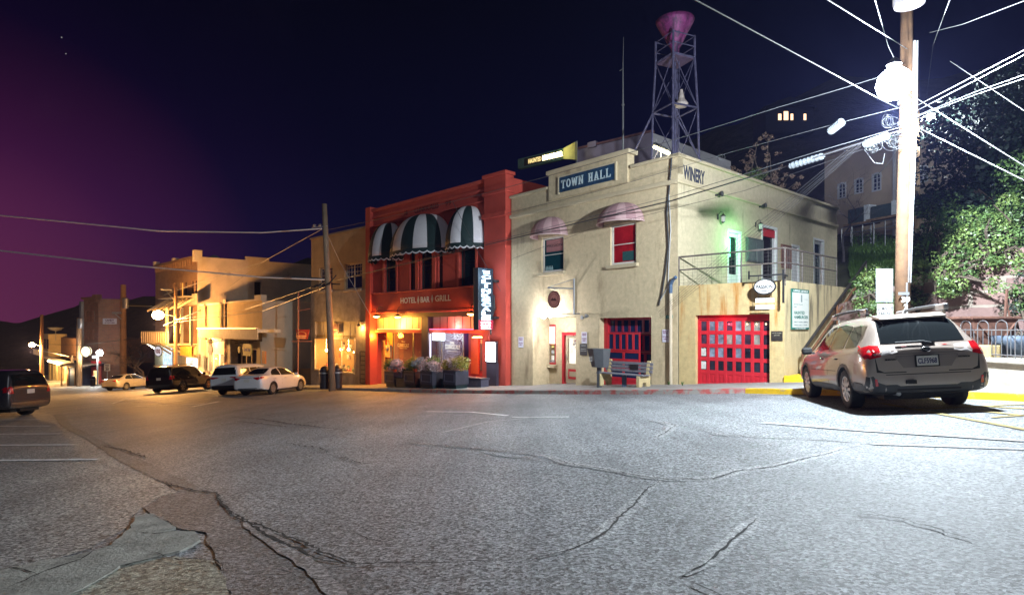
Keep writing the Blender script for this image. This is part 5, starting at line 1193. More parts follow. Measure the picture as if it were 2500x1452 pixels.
# lit menu case on a dark post and the small bright sign in the window
q = RR(1187,1209,836,882,-.45); t_ = Thing(RF,'menu_case',(q[0]+q[1])/2,-.45,q[2]-1.9,'glaring white lit menu case on a dark post at the hotel corner','menu case')
b = MB(); b.box(q[0]-.06,q[1]+.06,-.45,-.34,q[2]-.06,q[3]+.06); t_.part(b,'case',DKT); b = MB(); b.box(q[0],q[1],-.47,-.45,q[2],q[3]); t_.part(b,'lit_face',glow('menu_white',(.85,.97,1),14))
zq = gz(*RF.w(q[0],-.4,0).to_2d())+.13-RF.z0; b = MB(); b.box(q[0]-.04,q[1]+.02,-.40,-.25,zq,q[2]-.06); t_.part(b,'post',mat('post_dark',(.05,.04,.06),.5)); light('case_light','POINT',(0,-.55,2.4),60,(.8,.92,1),t_.e,.3)
b = MB(); zo = q[3]+.25; b.tube([((q[0]+q[1])/2+.1,-.36,zo+1.9),((q[0]+q[1])/2+.16,-.4,zo+1.3),((q[0]+q[1])/2-.1,-.42,zo+.7),((q[0]+q[1])/2-.02,-.42,zo+.1)],[.05,.09,.08,.03],8); single(RF,b,'iron_bracket',M['black'],((q[0]+q[1])/2,-.4,zo),'curled black iron bracket above the lit menu case','bracket')
q = RR(1056,1080,811,830,.1); t_ = Thing(RF,'window_light_box',(q[0]+q[1])/2,.1,q[2],'glaring white light box at the hotel window beside the centre pillar','light box')
b = MB(); b.box(q[0],q[1],.1,.25,q[2],q[3]); t_.part(b,'lit_face',MC['menu_white']); b = MB(); b.box(q[0]-.2,q[1]+.9,.14,.18,q[3]+.02,q[3]+.06); t_.part(b,'hanger',M['metal']); light('box_light','POINT',(0,-.25,.1),45,(.8,.92,1),t_.e,.2)
b = MB(); b.tube([(RF.pix(1052,870,.0)[0],-.03,zfl+.6),(RF.pix(1052,870,0)[0],-.03,zsf-.15)],.02,6); single(RF,b,'tube_lamp',glow('tube_lilac',(.8,.8,1),6),(RF.pix(1052,870,0)[0],-.03,zfl+.6),'thin upright white tube lamp on the hotel centre pillar','lamp')
q = RR(940,953,842,872,.8); t_ = Thing(RF,'electric_meter',q[0],.8,q[2],'electric meter box on the orange entry wall of the hotel','meter'); b = MB(); b.box(q[0],q[1],.78,.9,q[2],q[3]); t_.part(b,'meter_box',mat('meter_box',(.45,.35,.2),.5)); b = MB(); b.lathe([(.14,.0),(.14,-.08),(.1,-.12)],((q[0]+q[1])/2,.78,q[3]-.2),14,'Y'); t_.part(b,'meter_dial',M['metal']); b = MB(); b.tube([((q[0]+q[1])/2,.84,q[3]),((q[0]+q[1])/2-.05,.84,q[3]+.35),((q[0]+q[1])/2-.4,.84,q[3]+.55)],.02,6); t_.part(b,'conduit',M['metal'])
# terrace step with orange glowing edge
# ---------------------------------------------------------------- planters with flowers
PLD = mat('planter_dark',(.035,.035,.055),.55,.25,4); PLG = mat('bench_green',(.012,.03,.035),.5,.2,4)
LEAF = mat('leaf_green',(.13,.20,.035),.6,.35,9); LEAFY = mat('leaf_yellow',(.30,.27,.035),.6,.35,9); FLW = mat('flower_pale',(.62,.50,.52),.7,.2,9); FLB = mat('flower_blue',(.28,.36,.42),.7,.2,9); POT = mat('flower_pot',(.5,.12,.06),.7,.1)
def leafball(mb, c, r, n, s, squash=.8, up=.4):
    for i in range(n):
        d = Vector((random.gauss(0,1),random.gauss(0,1),random.gauss(0,1))).normalized(); q = Vector(c)+Vector((d.x*r,d.y*r,d.z*r*squash))*random.uniform(.55,1)
        a = Vector((random.gauss(0,1),random.gauss(0,1),random.gauss(0,.6))).normalized()*s*random.uniform(.6,1.3); b_ = d.cross(a).normalized()*s*.5
        mb.add([q-a*.5,q+b_*.5,q+a*.5,q-b_*.5],[(0,1,2,3)])
pls = [(938,963,898,941,(LEAF,FLB,FLW),'leftmost dark planter, blue succulent and green leaves with white flowers'),(985,1013,903,936,(LEAFY,LEAF,FLB),'second dark planter from the left, yellow green leaves with a red pot'),(1025,1055,908,938,(FLW,LEAF,FLW),'third dark planter from the left, full of pale pink flowers'),(1081,1112,914,940,(LEAFY,FLW,LEAFY),'rightmost dark planter, yellow foliage around drooping white flowers')]
for i,(u0,u1,v0,v1,ms_,lb) in enumerate(pls):
    yy = -1.9-.25*i if i<3 else -2.3
    q = RF.rect(u0,u1,v0,v1,yy); zg_ = gz(*RF.w((q[0]+q[1])/2,yy,0).to_2d())+.13-RF.z0; wd=q[1]-q[0]
    t_ = Thing(RF,'planter',(q[0]+q[1])/2,yy,zg_,lb,'planter','flower planters before the red hotel')
    zt_ = zg_+.80; b = MB(); b.box(q[0],q[1],yy,yy+.75,zt_-.62,zt_); bo=t_.part(b,'planter_box',PLD,bevel=.01)
    b = MB(); b.box(q[0]+.08,q[1]-.08,yy-.015,yy,zt_-.5,zt_-.45).box(q[0]+.08,q[1]-.08,yy-.015,yy,zt_-.17,zt_-.12).box(q[0]+.08,q[0]+.13,yy-.015,yy,zt_-.45,zt_-.17).box(q[1]-.13,q[1]-.08,yy-.015,yy,zt_-.45,zt_-.17); t_.part(b,'raised_panel',mat('planter_trim',(.08,.08,.12),.5),bo)
    b = MB(); b.box(q[0]+.06,q[1]-.06,yy+.08,yy+.7,zg_,zt_-.62); t_.part(b,'plinth',PLG)
    cx_ = (q[0]+q[1])/2
    for k_,mm in enumerate(ms_):
        b = MB(); 
        for _ in range(4): leafball(b,(cx_+(k_-1)*wd*.38+random.uniform(-.12,.12),yy+.3+random.uniform(-.15,.2),zt_+.22+random.uniform(-.10,.28)),.32,230,.085)
        t_.part(b,('foliage','foliage','blooms')[k_] if mm in (LEAF,LEAFY) else 'blooms',mm,norm=False)
    if i in (0,1): b = MB(); b.lathe([(.08,0),(.11,.14)],(q[1]-.12,yy+.1,zt_),10); t_.part(b,'flower_pot',POT)
# curved green bench linking the planters
q0 = RF.rect(940,1080,905,940,-1.7); zg_ = gz(*RF.w((q0[0]+q0[1])/2,-1.7,0).to_2d())+.13-RF.z0
b = MB(); 
for a_,c_ in ((963,985),(1013,1025),(1055,1081)):
    qa = RF.rect(a_,c_,905,940,-2.0); b2 = MB(); zg3 = gz(*RF.w(qa[0],-2.0,0).to_2d())+.13-RF.z0
    t_ = Thing(RF,'planter_bench',(qa[0]+qa[1])/2,-1.8,zg3,{963:'dark green bench between the leftmost and second planters',1013:'dark green bench piece between the second and third planters',1055:'dark green bench between the third and rightmost planters'}[a_],'bench','dark benches between the planters')
    b2.box(qa[0]-.05,qa[1]+.05,-1.95,-1.45,zg3+.42,zg3+.47); t_.part(b2,'seat',PLG); b2 = MB(); b2.box(qa[0]-.05,qa[1]+.05,-1.5,-1.45,zg3+.47,zg3+.95); t_.part(b2,'backrest',PLG); b2 = MB(); b2.box(qa[0],qa[1],-1.9,-1.5,zg3-.02,zg3+.42); t_.part(b2,'base',PLG)
qa = RF.rect(1130,1190,915,932,-.9); zg3 = gz(*RF.w(qa[0],-.9,0).to_2d())+.13-RF.z0
t_ = Thing(RF,'bench',(qa[0]+qa[1])/2,-.9,zg3,'long dark panelled bench right of the rightmost planter','bench'); b = MB(); b.box(qa[0],qa[1],-1.3,-.75,zg3+.42,zg3+.5); t_.part(b,'seat',PLD); b = MB(); b.box(qa[0]+.03,qa[1]-.03,-1.25,-.8,zg3,zg3+.42).box(qa[0]+.2,qa[1]-.3,-1.262,-1.25,zg3+.12,zg3+.32); t_.part(b,'base',mat('planter_trim',(.08,.08,.12)))
# ================================================================ tan shop building
td_ = Vector((1.02,-1)).normalized(); TN = Fac(Vector((-8.56-5.03*1.02,40.23)), td_, gz(-13.7,40.2)+.13); LT = 5.03*math.hypot(1.02,1)-.02
K = Thing(TN,'tan_shop_building',0,0,0,'narrow tan two storey building with a warm lit toy shop window','building')
TANW = mat('tan_plaster',(.42,.28,.14),.9,.2,.8,.01,18); TANC = mat('worn_concrete',(.36,.29,.22),.9,.35,1.6,.008,30)
zK = TN.pix(830,570)[1]; zk1 = TN.pix(830,709)[1]; zk0 = TN.pix(830,783)[1]
def KR(u0,u1,v0,v1,y=0): return TN.rect(u0,u1,v0,v1,y)
wa = KR(779,812,652,709); wb = KR(841,884,642,706)
m = MB(); m.wall(0,LT,zk1,zK,0,[wa+(.2,),wb+(.2,)]); K.part(m,'upper_wall',TANW)
sh = KR(770,869,828,905); tp = KR(770,869,783,824)
m = MB(); m.wall(0,LT,-1.3,zk1,-.03,[(sh[0],sh[1],sh[2],sh[3],.12),(tp[0],tp[1],tp[2],tp[3]-.05,.2)]); K.part(m,'lower_wall',TANC)
FRC = mat('frame_weathered',(.42,.34,.26),.7,.2)
for q,c_ in ((wa,2),(wb,2)): window(K,q[0]+.05,q[1]-.05,q[2],q[3],.1,FRC,c_,1,.1,gm=NAVY,sill=.08,bars=.09)
for q in (wa,wb):
    m = MB()
    for i in range(1,6): x_=q[0]+(q[1]-q[0])*i/6; m.box(x_-.012,x_+.012,.11,.13,q[2]+.8,q[3]-.1)
    for j in range(3): z_=q[3]-.25-j*.28; m.box(q[0]+.1,q[1]-.1,.11,.128,z_-.012,z_+.012)
    K.part(m,'window_grid',FRC)
m = MB(); m.box(-.05,LT,-.1,.3,zK,zK+.1); K.part(m,'coping',mat('coping_dark',(.2,.16,.12),.8))
m = MB(); m.quad((0,0,-1.5),(0,11,-1.5),(0,11,zK),(0,0,zK)); m.quad((LT,0,-1.5),(LT,11,-1.5),(LT,11,zK),(LT,0,zK)); m.quad((0,11,-1.5),(LT,11,-1.5),(LT,11,zK),(0,11,zK)); K.part(m,'side_walls',TANW)
m = MB(); m.box(.02,LT-.02,.02,10.9,zK-.5,zK-.4); K.part(m,'roof',MC['tar_roof'])
CRS = mat('shop_cream',(.55,.42,.24),.6,.12)
m = MB(); m.box(sh[0],sh[0]+.08,-.09,.0,sh[2],sh[3]).box(sh[1]-.08,sh[1],-.09,.0,sh[2],sh[3]).box(sh[0],sh[1],-.09,-.0,sh[3],sh[3]+.1).box(sh[0],sh[1],-.12,.0,sh[2]-.1,sh[2])
for f_ in (.36,.68): x_=sh[0]+(sh[1]-sh[0])*f_; m.box(x_-.025,x_+.025,-.08,0,sh[2],sh[3])
o_ = K.part(m,'shop_window_frame',CRS); m = MB(); m.box(sh[0],sh[1],-.05,-.045,sh[2],sh[3]); K.part(m,'pane',mat('clear_shop_pane',(.9,.9,.9),.03,0,alpha=.10,spec=.8),o_)
m = MB(); m.box(tp[0],tp[1],.12,.16,tp[2],tp[3]); K.part(m,'transom_panel',CRS); m = MB()
for i in range(1,6): x_=tp[0]+(tp[1]-tp[0])*i/6; m.box(x_-.015,x_+.015,.1,.12,tp[2],tp[3])
K.part(m,'panel_joints',TANC)
m = MB(); m.box(sh[0]-.3,sh[1]+.3,1.6,1.65,-1,sh[3]+.2).box(sh[0]-.3,sh[0]-.25,.0,1.6,-1,sh[3]+.2).box(sh[1]+.25,sh[1]+.3,0,1.6,-1,sh[3]+.2).box(sh[0]-.3,sh[1]+.3,-.02,1.6,sh[3]+.2,sh[3]+.25).box(sh[0]-.3,sh[1]+.3,.0,1.6,sh[2]-.15,sh[2]-.05); K.part(m,'display_box',mat('display_cream',(.50,.30,.10),.7,.15))
toys = [mat('toy_%d'%i,c,.6,.1) for i,c in enumerate(((.65,.5,.3),(.5,.12,.06),(.2,.3,.12),(.7,.65,.5),(.12,.07,.04)))]
m = MB(); rr_ = random.Random(5)
for i in range(44):
    m.mi(rr_.randrange(5)); x_=sh[0]+.15+rr_.random()*(sh[1]-sh[0]-.3); y_=.2+rr_.random()*1.1; r_=rr_.uniform(.06,.2); z0_=sh[2]-.05 
    m.lathe([(r_*.5,0),(r_,r_*.5),(r_*.9,r_*1.1),(r_*.4,r_*1.5),(r_*.5,r_*1.9),(r_*.2,r_*2.3)],(x_,y_,z0_),8)
for i in range(14): m.mi(rr_.randrange(5)); x_=sh[0]+.15+rr_.random()*(sh[1]-sh[0]-.4); z_=sh[2]+.6+rr_.random()*.9; m.box(x_,x_+.25,1.5,1.59,z_,z_+.3)
K.part(m,'display_goods',toys,smooth=False)
for k_,(u,v,p_) in enumerate(((797,855,22),(833,853,12),(851,853,22),(866,859,22))):
    x,z = TN.pix(u,v,.3); b = MB(); b.lathe([(.01,-.09),(.07,-.05),(.09,0),(.05,.07),(.02,.1)],(x,.3,z),10); b.tube([(x,.3,z+.1),(x,.3,sh[3]+.2)],.008,4); K.part(b,'hanging_bulb',glow('bulb_yellow',(1,.72,.30),40),smooth=True)
    if k_ in (0,2): light('bulb_light','POINT',(x,.5,z-.12),120,(1,.58,.18),K.e,.1)
x,z = TN.pix(869,792,-.5); t_ = Thing(TN,'sconce_lamp',x,0,z,'black bell shade lamp over the tan shop transom','wall lamp'); b = MB(); b.tube([(x,0,z+.2),(x,-.3,z+.25),(x,-.3,z)],.015,5); b.lathe([(.03,.06),(.14,-.1)],(x,-.3,z),10,cap=False); t_.part(b,'shade',M['black'])
light('lamp_light','POINT',(0,-.3,-.15),150,(1,.5,.12),t_.e,.1)
light('shop_spill','POINT',((sh[0]+sh[1])/2,-.5,tp[2]+.2),170,(1,.52,.13),K.e,.3)
b = MB(); text(b,'JEROME RUGS',*KR(783,868,762,776)[:2],*KR(783,868,762,776)[2:],-.034,.01,.003) if False else None
q = KR(810,829,790,814,-.06); t_ = Thing(TN,'shop_sign',(q[0]+q[1])/2,-.06,q[2],'small dark trapezoid hanging sign over the toy shop window','sign'); b = MB(); b.prism([(q[0],q[3]),(q[1],q[3]),(q[1]-.12,q[2]),(q[0]+.12,q[2])],-.08,-.04); o_ = t_.part(b,'board',mat('sign_maroon',(.10,.025,.02),.5)); b = MB(); xa=(q[0]+q[1])/2; b.tube([(xa+.25*math.cos(PI*i/12),-.09,q[2]+.45+.22*math.sin(PI*i/12)) for i in range(13)],.015,4); b.box(xa-.25,xa+.25,-.09,-.08,q[2]+.2,q[2]+.28); t_.part(b,'emblem',mat('sign_gold',(.4,.25,.12),.5),o_)
# sandwich of shelves beside the shop (ladder shaped rack)
q = KR(879,893,858,935,-.2); t_ = Thing(TN,'lattice_rack',(q[0]+q[1])/2,-.2,q[2],'tall dark lattice rack right of the toy shop window','rack'); b = MB(); b.box(q[0],q[0]+.05,-.24,-.18,q[2],q[3]).box(q[1]-.05,q[1],-.24,-.18,q[2],q[3]); 
for i in range(8): z_=q[2]+(q[3]-q[2])*i/7; b.box(q[0]+.05,q[1]-.05,-.235,-.185,z_-.03,z_+.03)
t_.part(b,'frame',mat('rack_dark',(.08,.05,.03),.7))
# trash cans by the leaning pole
def can(p, lb):
    r = world_thing('trash_can',p,lb,'trash can','round black trash cans at the leaning pole'); x,y,z = p
    b = MB(); b.lathe([(.26,0),(.29,.75),(.29,.82)],(x,y,z),16); wpart(b,r,'can_body',mat('can_black',(.02,.018,.025),.45,.3,5),smooth='auto')
    b = MB(); b.lathe([(.31,.82),(.31,.9),(.29,.9)],(x,y,z),16); wpart(b,r,'rim',M['metal'])
    b = MB(); b.lathe([(.29,.9),(.27,1.05),(.18,1.18),(.03,1.23)],(x,y,z),16); wpart(b,r,'lid',MC['can_black'],smooth=True)
can(rg(793,948,.13),'round black trash can left of the leaning wooden pole'); can(rg(823,947,.13),'round black trash can right of the leaning wooden pole')
# leaning wooden pole
p0 = rg(812,948,.13); Yp = p0.y; lp = world_thing('utility_pole',p0,'leaning wooden utility pole in front of the tan shop','utility pole')
b = MB(); b.tube([p0-Vector((0,0,.4)),at(806,800,Yp),at(798,640,Yp),at(792,498,Yp)],[.19,.175,.155,.13],14); wpart(b,lp,'pole_shaft',mat('pole_grey_wood',(.24,.17,.11),.9,.35,1,.006,30),smooth=True)
b = MB(); c_ = at(800,690,Yp-.1); 
for i in range(7): b.tube([c_+Vector((-.9+.2*i,-.1,-.32+.04*i)),c_+Vector((-.5+.2*i,-.12,-.1+.05*i*(i%3)))],.035,5)
wpart(b,lp,'cable_clamp',M['black'])
b = MB(); c_ = at(786,556,Yp-.1); b.tube([c_+Vector((-.55,0,-.0)),c_+Vector((.3,0,.1))],.025,5); b.lathe([(.05,0),(.09,.04),(.05,.08),(.09,.12),(.04,.16)],tuple(c_+Vector((-.4,0,.03))),10); b.lathe([(.05,0),(.09,.04),(.05,.08),(.09,.12),(.04,.16)],tuple(c_+Vector((-.1,0,.05))),10); wpart(b,lp,'insulator',M['metal'])
splice(A_(709,677,37),A_(785,681,36.4),.07,'dark splice case on the lower cable just left of the leaning pole')
cable('guy_wire',[A_(798,570,Yp),A_(830,640,34.2),A_(905,770,33.5)],.012,M['wirel'],'braided guy wire from leaning pole down to the red hotel corner')
cable('overhead_cable',[A_(785,560,Yp),A_(640,640,42),A_(485,690,50),A_(400,720,56)],.016,M['wirel'],'cable from leaning pole top running left past the white wall')
cable('overhead_cable',[A_(640,640,42),A_(560,700,47)],.01,M['wire'],'short cable branching down from the left running cable')
cable('overhead_cable',[A_(795,700,Yp),A_(640,760,42),A_(430,786,49)],.02,M['wirel'],'low cable from leaning pole to the street lamp pole, above')
cable('overhead_cable',[A_(795,690,Yp),A_(600,755,44),A_(430,780,49)],.012,M['wirel'],'low thin cable from leaning pole to the street lamp pole, beneath')
cable('overhead_cable',[A_(430,790,49),A_(340,824,62),A_(200,842,78),A_(95,840,90)],.03,M['wire'],'dark cable from the orange street lamp pole down the far street')
cable('overhead_cable',[A_(1105,492,27),A_(1170,620,26.5),A_(1222,710,26.3)],.012,M['wire'],'service wire falling across the striped awnings of the red hotel')
# hanging sign pole in the dark gap
p0 = rg(727,925,.13); 
gpole = world_thing('hanging_sign',at(727,940,39.0),'red trapezoid sign hanging from a thin steel post in the dark gap','sign'); Yq=39
b = MB(); b.tube([at(727,945,Yq),at(729,715,Yq)],.05,6); b.tube([at(727,759,Yq),at(757,753,Yq)],.025,5); b.tube([at(712,833,Yq),at(762,833,Yq)],.03,5); wpart(b,gpole,'post',mat('post_rust',(.3,.12,.09),.6))
a,b_,c_,e_ = at(722,804,Yq),at(755,804,Yq),at(750,828,Yq),at(727,828,Yq); m=MB(); m.add([a,b_,c_,e_,a+Vector((0,.1,0)),b_+Vector((0,.1,0)),c_+Vector((0,.1,0)),e_+Vector((0,.1,0))],[(0,1,2,3),(7,6,5,4),(0,4,5,1),(1,5,6,2),(2,6,7,3),(3,7,4,0)]); o_=wpart(m,gpole,'sign_board',mat('sign_red',(.30,.035,.02),.5,.15))
b = MB(); c0=(a+c_)/2; b.tube([c0+Vector((.32*math.cos(PI*i/10),-.06,-.02+.2*math.sin(PI*i/10))) for i in range(11)],.02,4); b.box(c0.x-.34,c0.x+.34,c0.y-.07,c0.y-.05,c0.z-.16,c0.z-.06).box(c0.x-.3,c0.x+.3,c0.y-.07,c0.y-.05,c0.z-.28,c0.z-.2); wpart(b,gpole,'emblem',mat('emblem_orange',(.75,.35,.15),.5),o_)
# ---------------------------------------------------------------- cream corner shops (single storey) and the block behind
sd_ = Vector((.95,-1)).normalized(); SO = Vector((-27.97,53.0)); SF = Fac(SO,sd_,gz(-27.97,53)+.13); LSF = 10.5*math.hypot(.95,1)
Q3 = Thing(SF,'cream_shop_row',0,0,0,'single storey cream shop building with pale boarded canopy, white wall return','building')
CRW = mat('cream_plaster',(.50,.38,.22),.9,.15,.9,.006,18); WHW = mat('white_plaster',(.62,.55,.44),.9,.15,.7,.006,18)
def SR(u0,u1,v0,v1,y=0): return SF.rect(u0,u1,v0,v1,y)
zS = SF.pix(600,737)[1]; zc_ = SF.pix(560,806)[1]; zc1 = SF.pix(560,824)[1]
sA = SR(499,557,862,925); sB = SR(569,632,850,925)
m = MB(); m.wall(0,LSF,zc1-.2,zS,0,[]); Q3.part(m,'parapet_wall',CRW)
m = MB(); m.box(-.02,LSF+.02,-.1,.3,zS,zS+.14); xa_=SR(551,561,733,740)[0]; m.box(xa_-.3,xa_+.3,-.12,.3,zS+.14,zS+.35); m.box(LSF-1.2,LSF+.03,-.12,.3,zS+.14,zS+.42); Q3.part(m,'coping',WHW)
m = MB(); m.box(xa_-.18,xa_+.18,-.1,-.0,zc1,zS-.02); Q3.part(m,'pilaster',mat('pilaster_brown',(.2,.12,.06),.8))
m = MB(); cb=[SF.pix(u,815,-1.3)[0] for u in (491,638)]; m.box(cb[0],cb[1],-1.5,.0,zc_-.12,zc_+.1); m.box(cb[0],cb[1],-1.55,-1.5,zc1,zc_+.12); Q3.part(m,'canopy',mat('canopy_white',(.62,.58,.52),.7,.15,3))
m = MB(); m.box(cb[0],cb[1],-1.62,-1.5,zc_+.12,zc_+.2); Q3.part(m,'gutter',M['metal'])
BRICKR = brickmat('brick_pier',(.42,.13,.06),(.3,.09,.04),(.3,.25,.2))
q = SR(557,571,825,925); m = MB(); m.box(q[0],(q[0]+q[1])/2,-.3,.3,-1.3,zc1-.1); Q3.part(m,'brick_pier',BRICKR); m = MB(); m.box((q[0]+q[1])/2,q[1],-.28,.3,-1.3,zc1-.1); Q3.part(m,'stucco_pier',mat('pier_grey',(.33,.3,.25),.9,.3,4))
m = MB()
xE=SF.pix(640,800)[0]
m.box(-.02,.5,-.15,.3,-1.3,zc1); Q3.part(m,'end_pier',WHW); m = MB(); m.box(xE-.5,LSF,-.15,.3,-1.5,zc1-.2); Q3.part(m,'end_pier',WHW)
SIDING = brickmat('board_siding',(.55,.5,.42),(.5,.45,.38),(.12,.1,.08),.28,30,.02,.8)
m = MB(); m.wall(.5,xE-.4,-1.4,zc1-.1,.3,[(sA[0],sA[1],sA[2],sA[3],.1),(sB[0],sB[1],sB[2],sB[3],.1)]); Q3.part(m,'shopfront_wall',SIDING)
LITY = glow('lit_interior_warm',(1,.82,.50),2.2,.4,1.6)
for q,cols in ((sA,4),(sB,5)):
    f = MB(); n_=cols
    for i in range(n_+1): x_=q[0]+(q[1]-q[0])*i/n_; f.box(x_-.06,x_+.06,.26,.34,q[2],q[3])
    f.box(q[0],q[1],.262,.338,q[2],q[2]+.5); f.box(q[0],q[1],.262,.338,q[3]-.1,q[3]); o_ = Q3.part(f,'shop_window',WHW)
    g = MB(); g.box(q[0],q[1],.36,.365,q[2],q[3]); Q3.part(g,'pane',MC['clear_shop_pane'] if cols==4 else M['glass'],o_)
m = MB(); m.box(sA[0]-1,sA[1]+.5,2.2,2.25,-1.3,sA[3]+.3); Q3.part(m,'interior_wall',LITY)
m = MB(); rr_ = random.Random(9)
for i in range(60): m.mi(rr_.randrange(5)); x_=sA[0]+rr_.random()*(sA[1]-sA[0]); z_=sA[2]+.1+rr_.randrange(6)*.42; m.box(x_,x_+rr_.uniform(.08,.3),1.2+rr_.random()*.3,1.6,z_,z_+rr_.uniform(.1,.35))
Q3.part(m,'display_goods',toys)
for u in (530,): light('shop_light','POINT',(SF.pix(u,870)[0],1.0,sA[3]-.3),1100,(1,.70,.30),Q3.e,.2)
light('shop_light','POINT',(SF.pix(520,840)[0],-.6,zc1-.3),260,(1,.72,.32),Q3.e,.2)
# wall return towards the gap, then the long dark side of the building
SS = Fac(SF.w(LSF,0,0), d2, SF.z0); LSS = 9.5
zr2 = SS.pix(678,750)[1]; 
m = MB(); m.wall(0,LSS,-1.6,zS,0,[]); o_ = m.build('return_wall',WHW,Q3.e); 
c_ = SF.w(LSF,0,0)-Vector((SO.x,SO.y,SF.z0)); o_.location=(LSF,0,0); o_.rotation_euler=(0,0,SS.rz-SF.rz)
m = MB(); m.box(0,LSF,.3,8,zS-.6,zS-.45); Q3.part(m,'roof',MC['tar_roof'])
# hanging shop signs
def hang(u,v,w_,h_,lb,base,ink,word,name='hanging_sign',shape='oval',Y=None,par=SF,y=-1.0,arm=True,ws=None):
    x,z = par.pix(u,v,y); t_ = Thing(par,name,x,y,z-h_,lb,'sign'); 
    if arm: b = MB(); b.tube([(x,0,z+h_+.25),(x,y-.3,z+h_+.2)],.025,5); b.tube([(x-w_*.6,y,z+h_+.2),(x+w_*.6,y,z+h_+.2)],.015,4); b.tube([(x-w_*.5,y,z+h_*.6),(x-w_*.5,y,z+h_+.2)],.01,4).tube([(x+w_*.5,y,z+h_*.6),(x+w_*.5,y,z+h_+.2)],.01,4); t_.part(b,'bracket',M['black'])
    b = MB(); pol = disc(x,z,w_,h_,0,0,24) if shape=='oval' else ([(x-w_,z-h_),(x+w_*.7,z-h_),(x+w_,z-h_*.4),(x+w_,z+h_*.7),(x+w_*.8,z+h_),(x-w_*.8,z+h_),(x-w_,z+h_*.7)] if shape=='tag' else [(x-w_,z-h_),(x+w_,z-h_),(x+w_,z+h_),(x-w_,z+h_)])
    b.prism(pol,y-.03,y+.03); o_ = t_.part(b,'sign_board',base)
    if word: b = MB(); ww_=w_*(ws or .75); text(b,word,x-ww_,x+ww_,z-h_*.4,z+h_*.4,y-.032,.04,.01); t_.part(b,'lettering',ink,o_)
    return t_
hang(514,853,.55,.42,'round blue grey hanging shop sign with a bird ornament over the bright shop',mat('sign_bluegrey',(.22,.24,.32),.6,.3,6),M['white'],None)
x,z = SF.pix(514,838,-1.0); b = MB(); b.prism([(x-.5,z),(x-.1,z+.12),(x+.05,z+.45),(x+.25,z+.3),(x+.5,z+.05),(x+.1,z-.05)],-1.03,-.97); single(SF,b,'bird_ornament',M['black'],(x,-1,z),'black bird figure on the bracket of the round blue sign','ornament')
hang(604,854,.85,.42,'yellow green tag shaped shop sign with blue script under the pale canopy',mat('sign_olive',(.42,.40,.10),.6,.15,6),mat('ink_blue',(.05,.08,.25),.6),'Cornish Pasty',shape='tag')
hang(584,853,.2,.26,'small round yellow disc left of the tag shaped shop sign',MC['sign_olive'],None,None,name='round_sign')
hang(645,872,.3,.42,'small orange square sign at the end of the cream shop row',glow('sign_orange',(1,.25,.05),.7),mat('ink_cream',(.7,.6,.4),.6),'OPEN',shape='box',arm=False) if False else hang(645,872,.3,.42,'small orange square sign at the end of the cream shop row',mat('sign_orange',(.7,.22,.05),.6),None,None,shape='box',arm=False)
# the two storey brick block behind
BO = Vector((-28.8,54.0)); bd_ = Vector((1.057,-1)).normalized(); LB4 = 8.5*math.hypot(1.057,1)
BF = Fac(BO-bd_*LB4, bd_, gz(-37,60)+.13); BS = Fac(BO,d2,BF.z0)
BRK = brickmat('block_brick',(.24,.12,.07),(.19,.10,.06),(.2,.16,.12),.25,.09,.015); 
N4 = Thing(BF,'brick_block',0,0,0,'two storey brick block with white side wall above the cream shops','building')
zB = BF.pix(430,642)[1]
wins=[BF.rect(u0,u1,686,742,0) for u0,u1 in ((422,429),(440,447),(449,456),(466,473),(474,481))]
zw0 = BF.pix(450,742)[1]; zw1 = BF.pix(450,688)[1]
m = MB(); m.wall(0,LB4,-2,zB,0,[(q[0],q[1],zw0,zw1,.2) for q in wins]); N4.part(m,'front_wall',BRK)
for i,q in enumerate(wins): window(N4,q[0],q[1],zw0,zw1,.12,mat('frame_dark',(.1,.06,.04),.7),1,2,.06,gm=glow('lit_window_amber',(1,.35,.05),1.6) if i==1 else NAVY)
m = MB(); m.box(0,LB4,-.2,.3,zB,zB+.25)
for i in range(18): x_=.4+i*(LB4-.8)/17; m.box(x_-.1,x_+.1,-.14,-.0,zB-.55,zB)
N4.part(m,'cornice',BRK)
m = MB(); m.box(LB4-.55,LB4+.05,-.25,.4,zB-.3,zB+.75); N4.part(m,'corner_pier',WHW); m = MB(); m.box(LB4*.5-.3,LB4*.5+.3,-.2,.3,zB+.25,zB+.5); N4.part(m,'parapet_block',WHW); m = MB(); m.box(-.1,.4,-.2,.3,zB+.2,zB+.6); N4.part(m,'parapet_block',WHW)
LB5 = 24
wd4 = BS.rect(621,638,688,736,0)
WHB = mat('whitewashed_brick',(.50,.42,.34),.9,.18,.8,.012,14,stain=((.16,.12,.09),.6,(.5,.5,.5)))
m = MB(); m.wall(0,LB5,-2,zB,0,[(wd4[0],wd4[1],wd4[2],wd4[3],.3)]); m.box(0,LB5,-.02,.3,zB,zB+.16); m.box(4.2,6.4,-.05,.35,zB+.16,zB+.5); o_ = m.build('side_wall',WHB,N4.e); 
def s4(o): o.location=(LB4,0,0); o.rotation_euler=(0,0,BS.rz-BF.rz)
s4(o_)
m = MB(); m.box(wd4[0],wd4[1],.28,.3,wd4[2],wd4[3]); o_=m.build('dark_window',M['dark'],N4.e); s4(o_)
m = MB(); m.box(.1,LB4-.1,.1,LB5-.1,zB-.6,zB-.45); N4.part(m,'roof',MC['tar_roof'])
x_,z_ = BS.pix(520,641,2); b = MB(); b.lathe([(.02,-.1),(.5,0),(.75,.22)],(0,0,0),16,'Y',cap=False); o=b.build('satellite_dish',M['metal'],label='satellite dish on the roof edge of the brick block',cat='satellite dish'); o.location=BS.w(x_,2,z_)
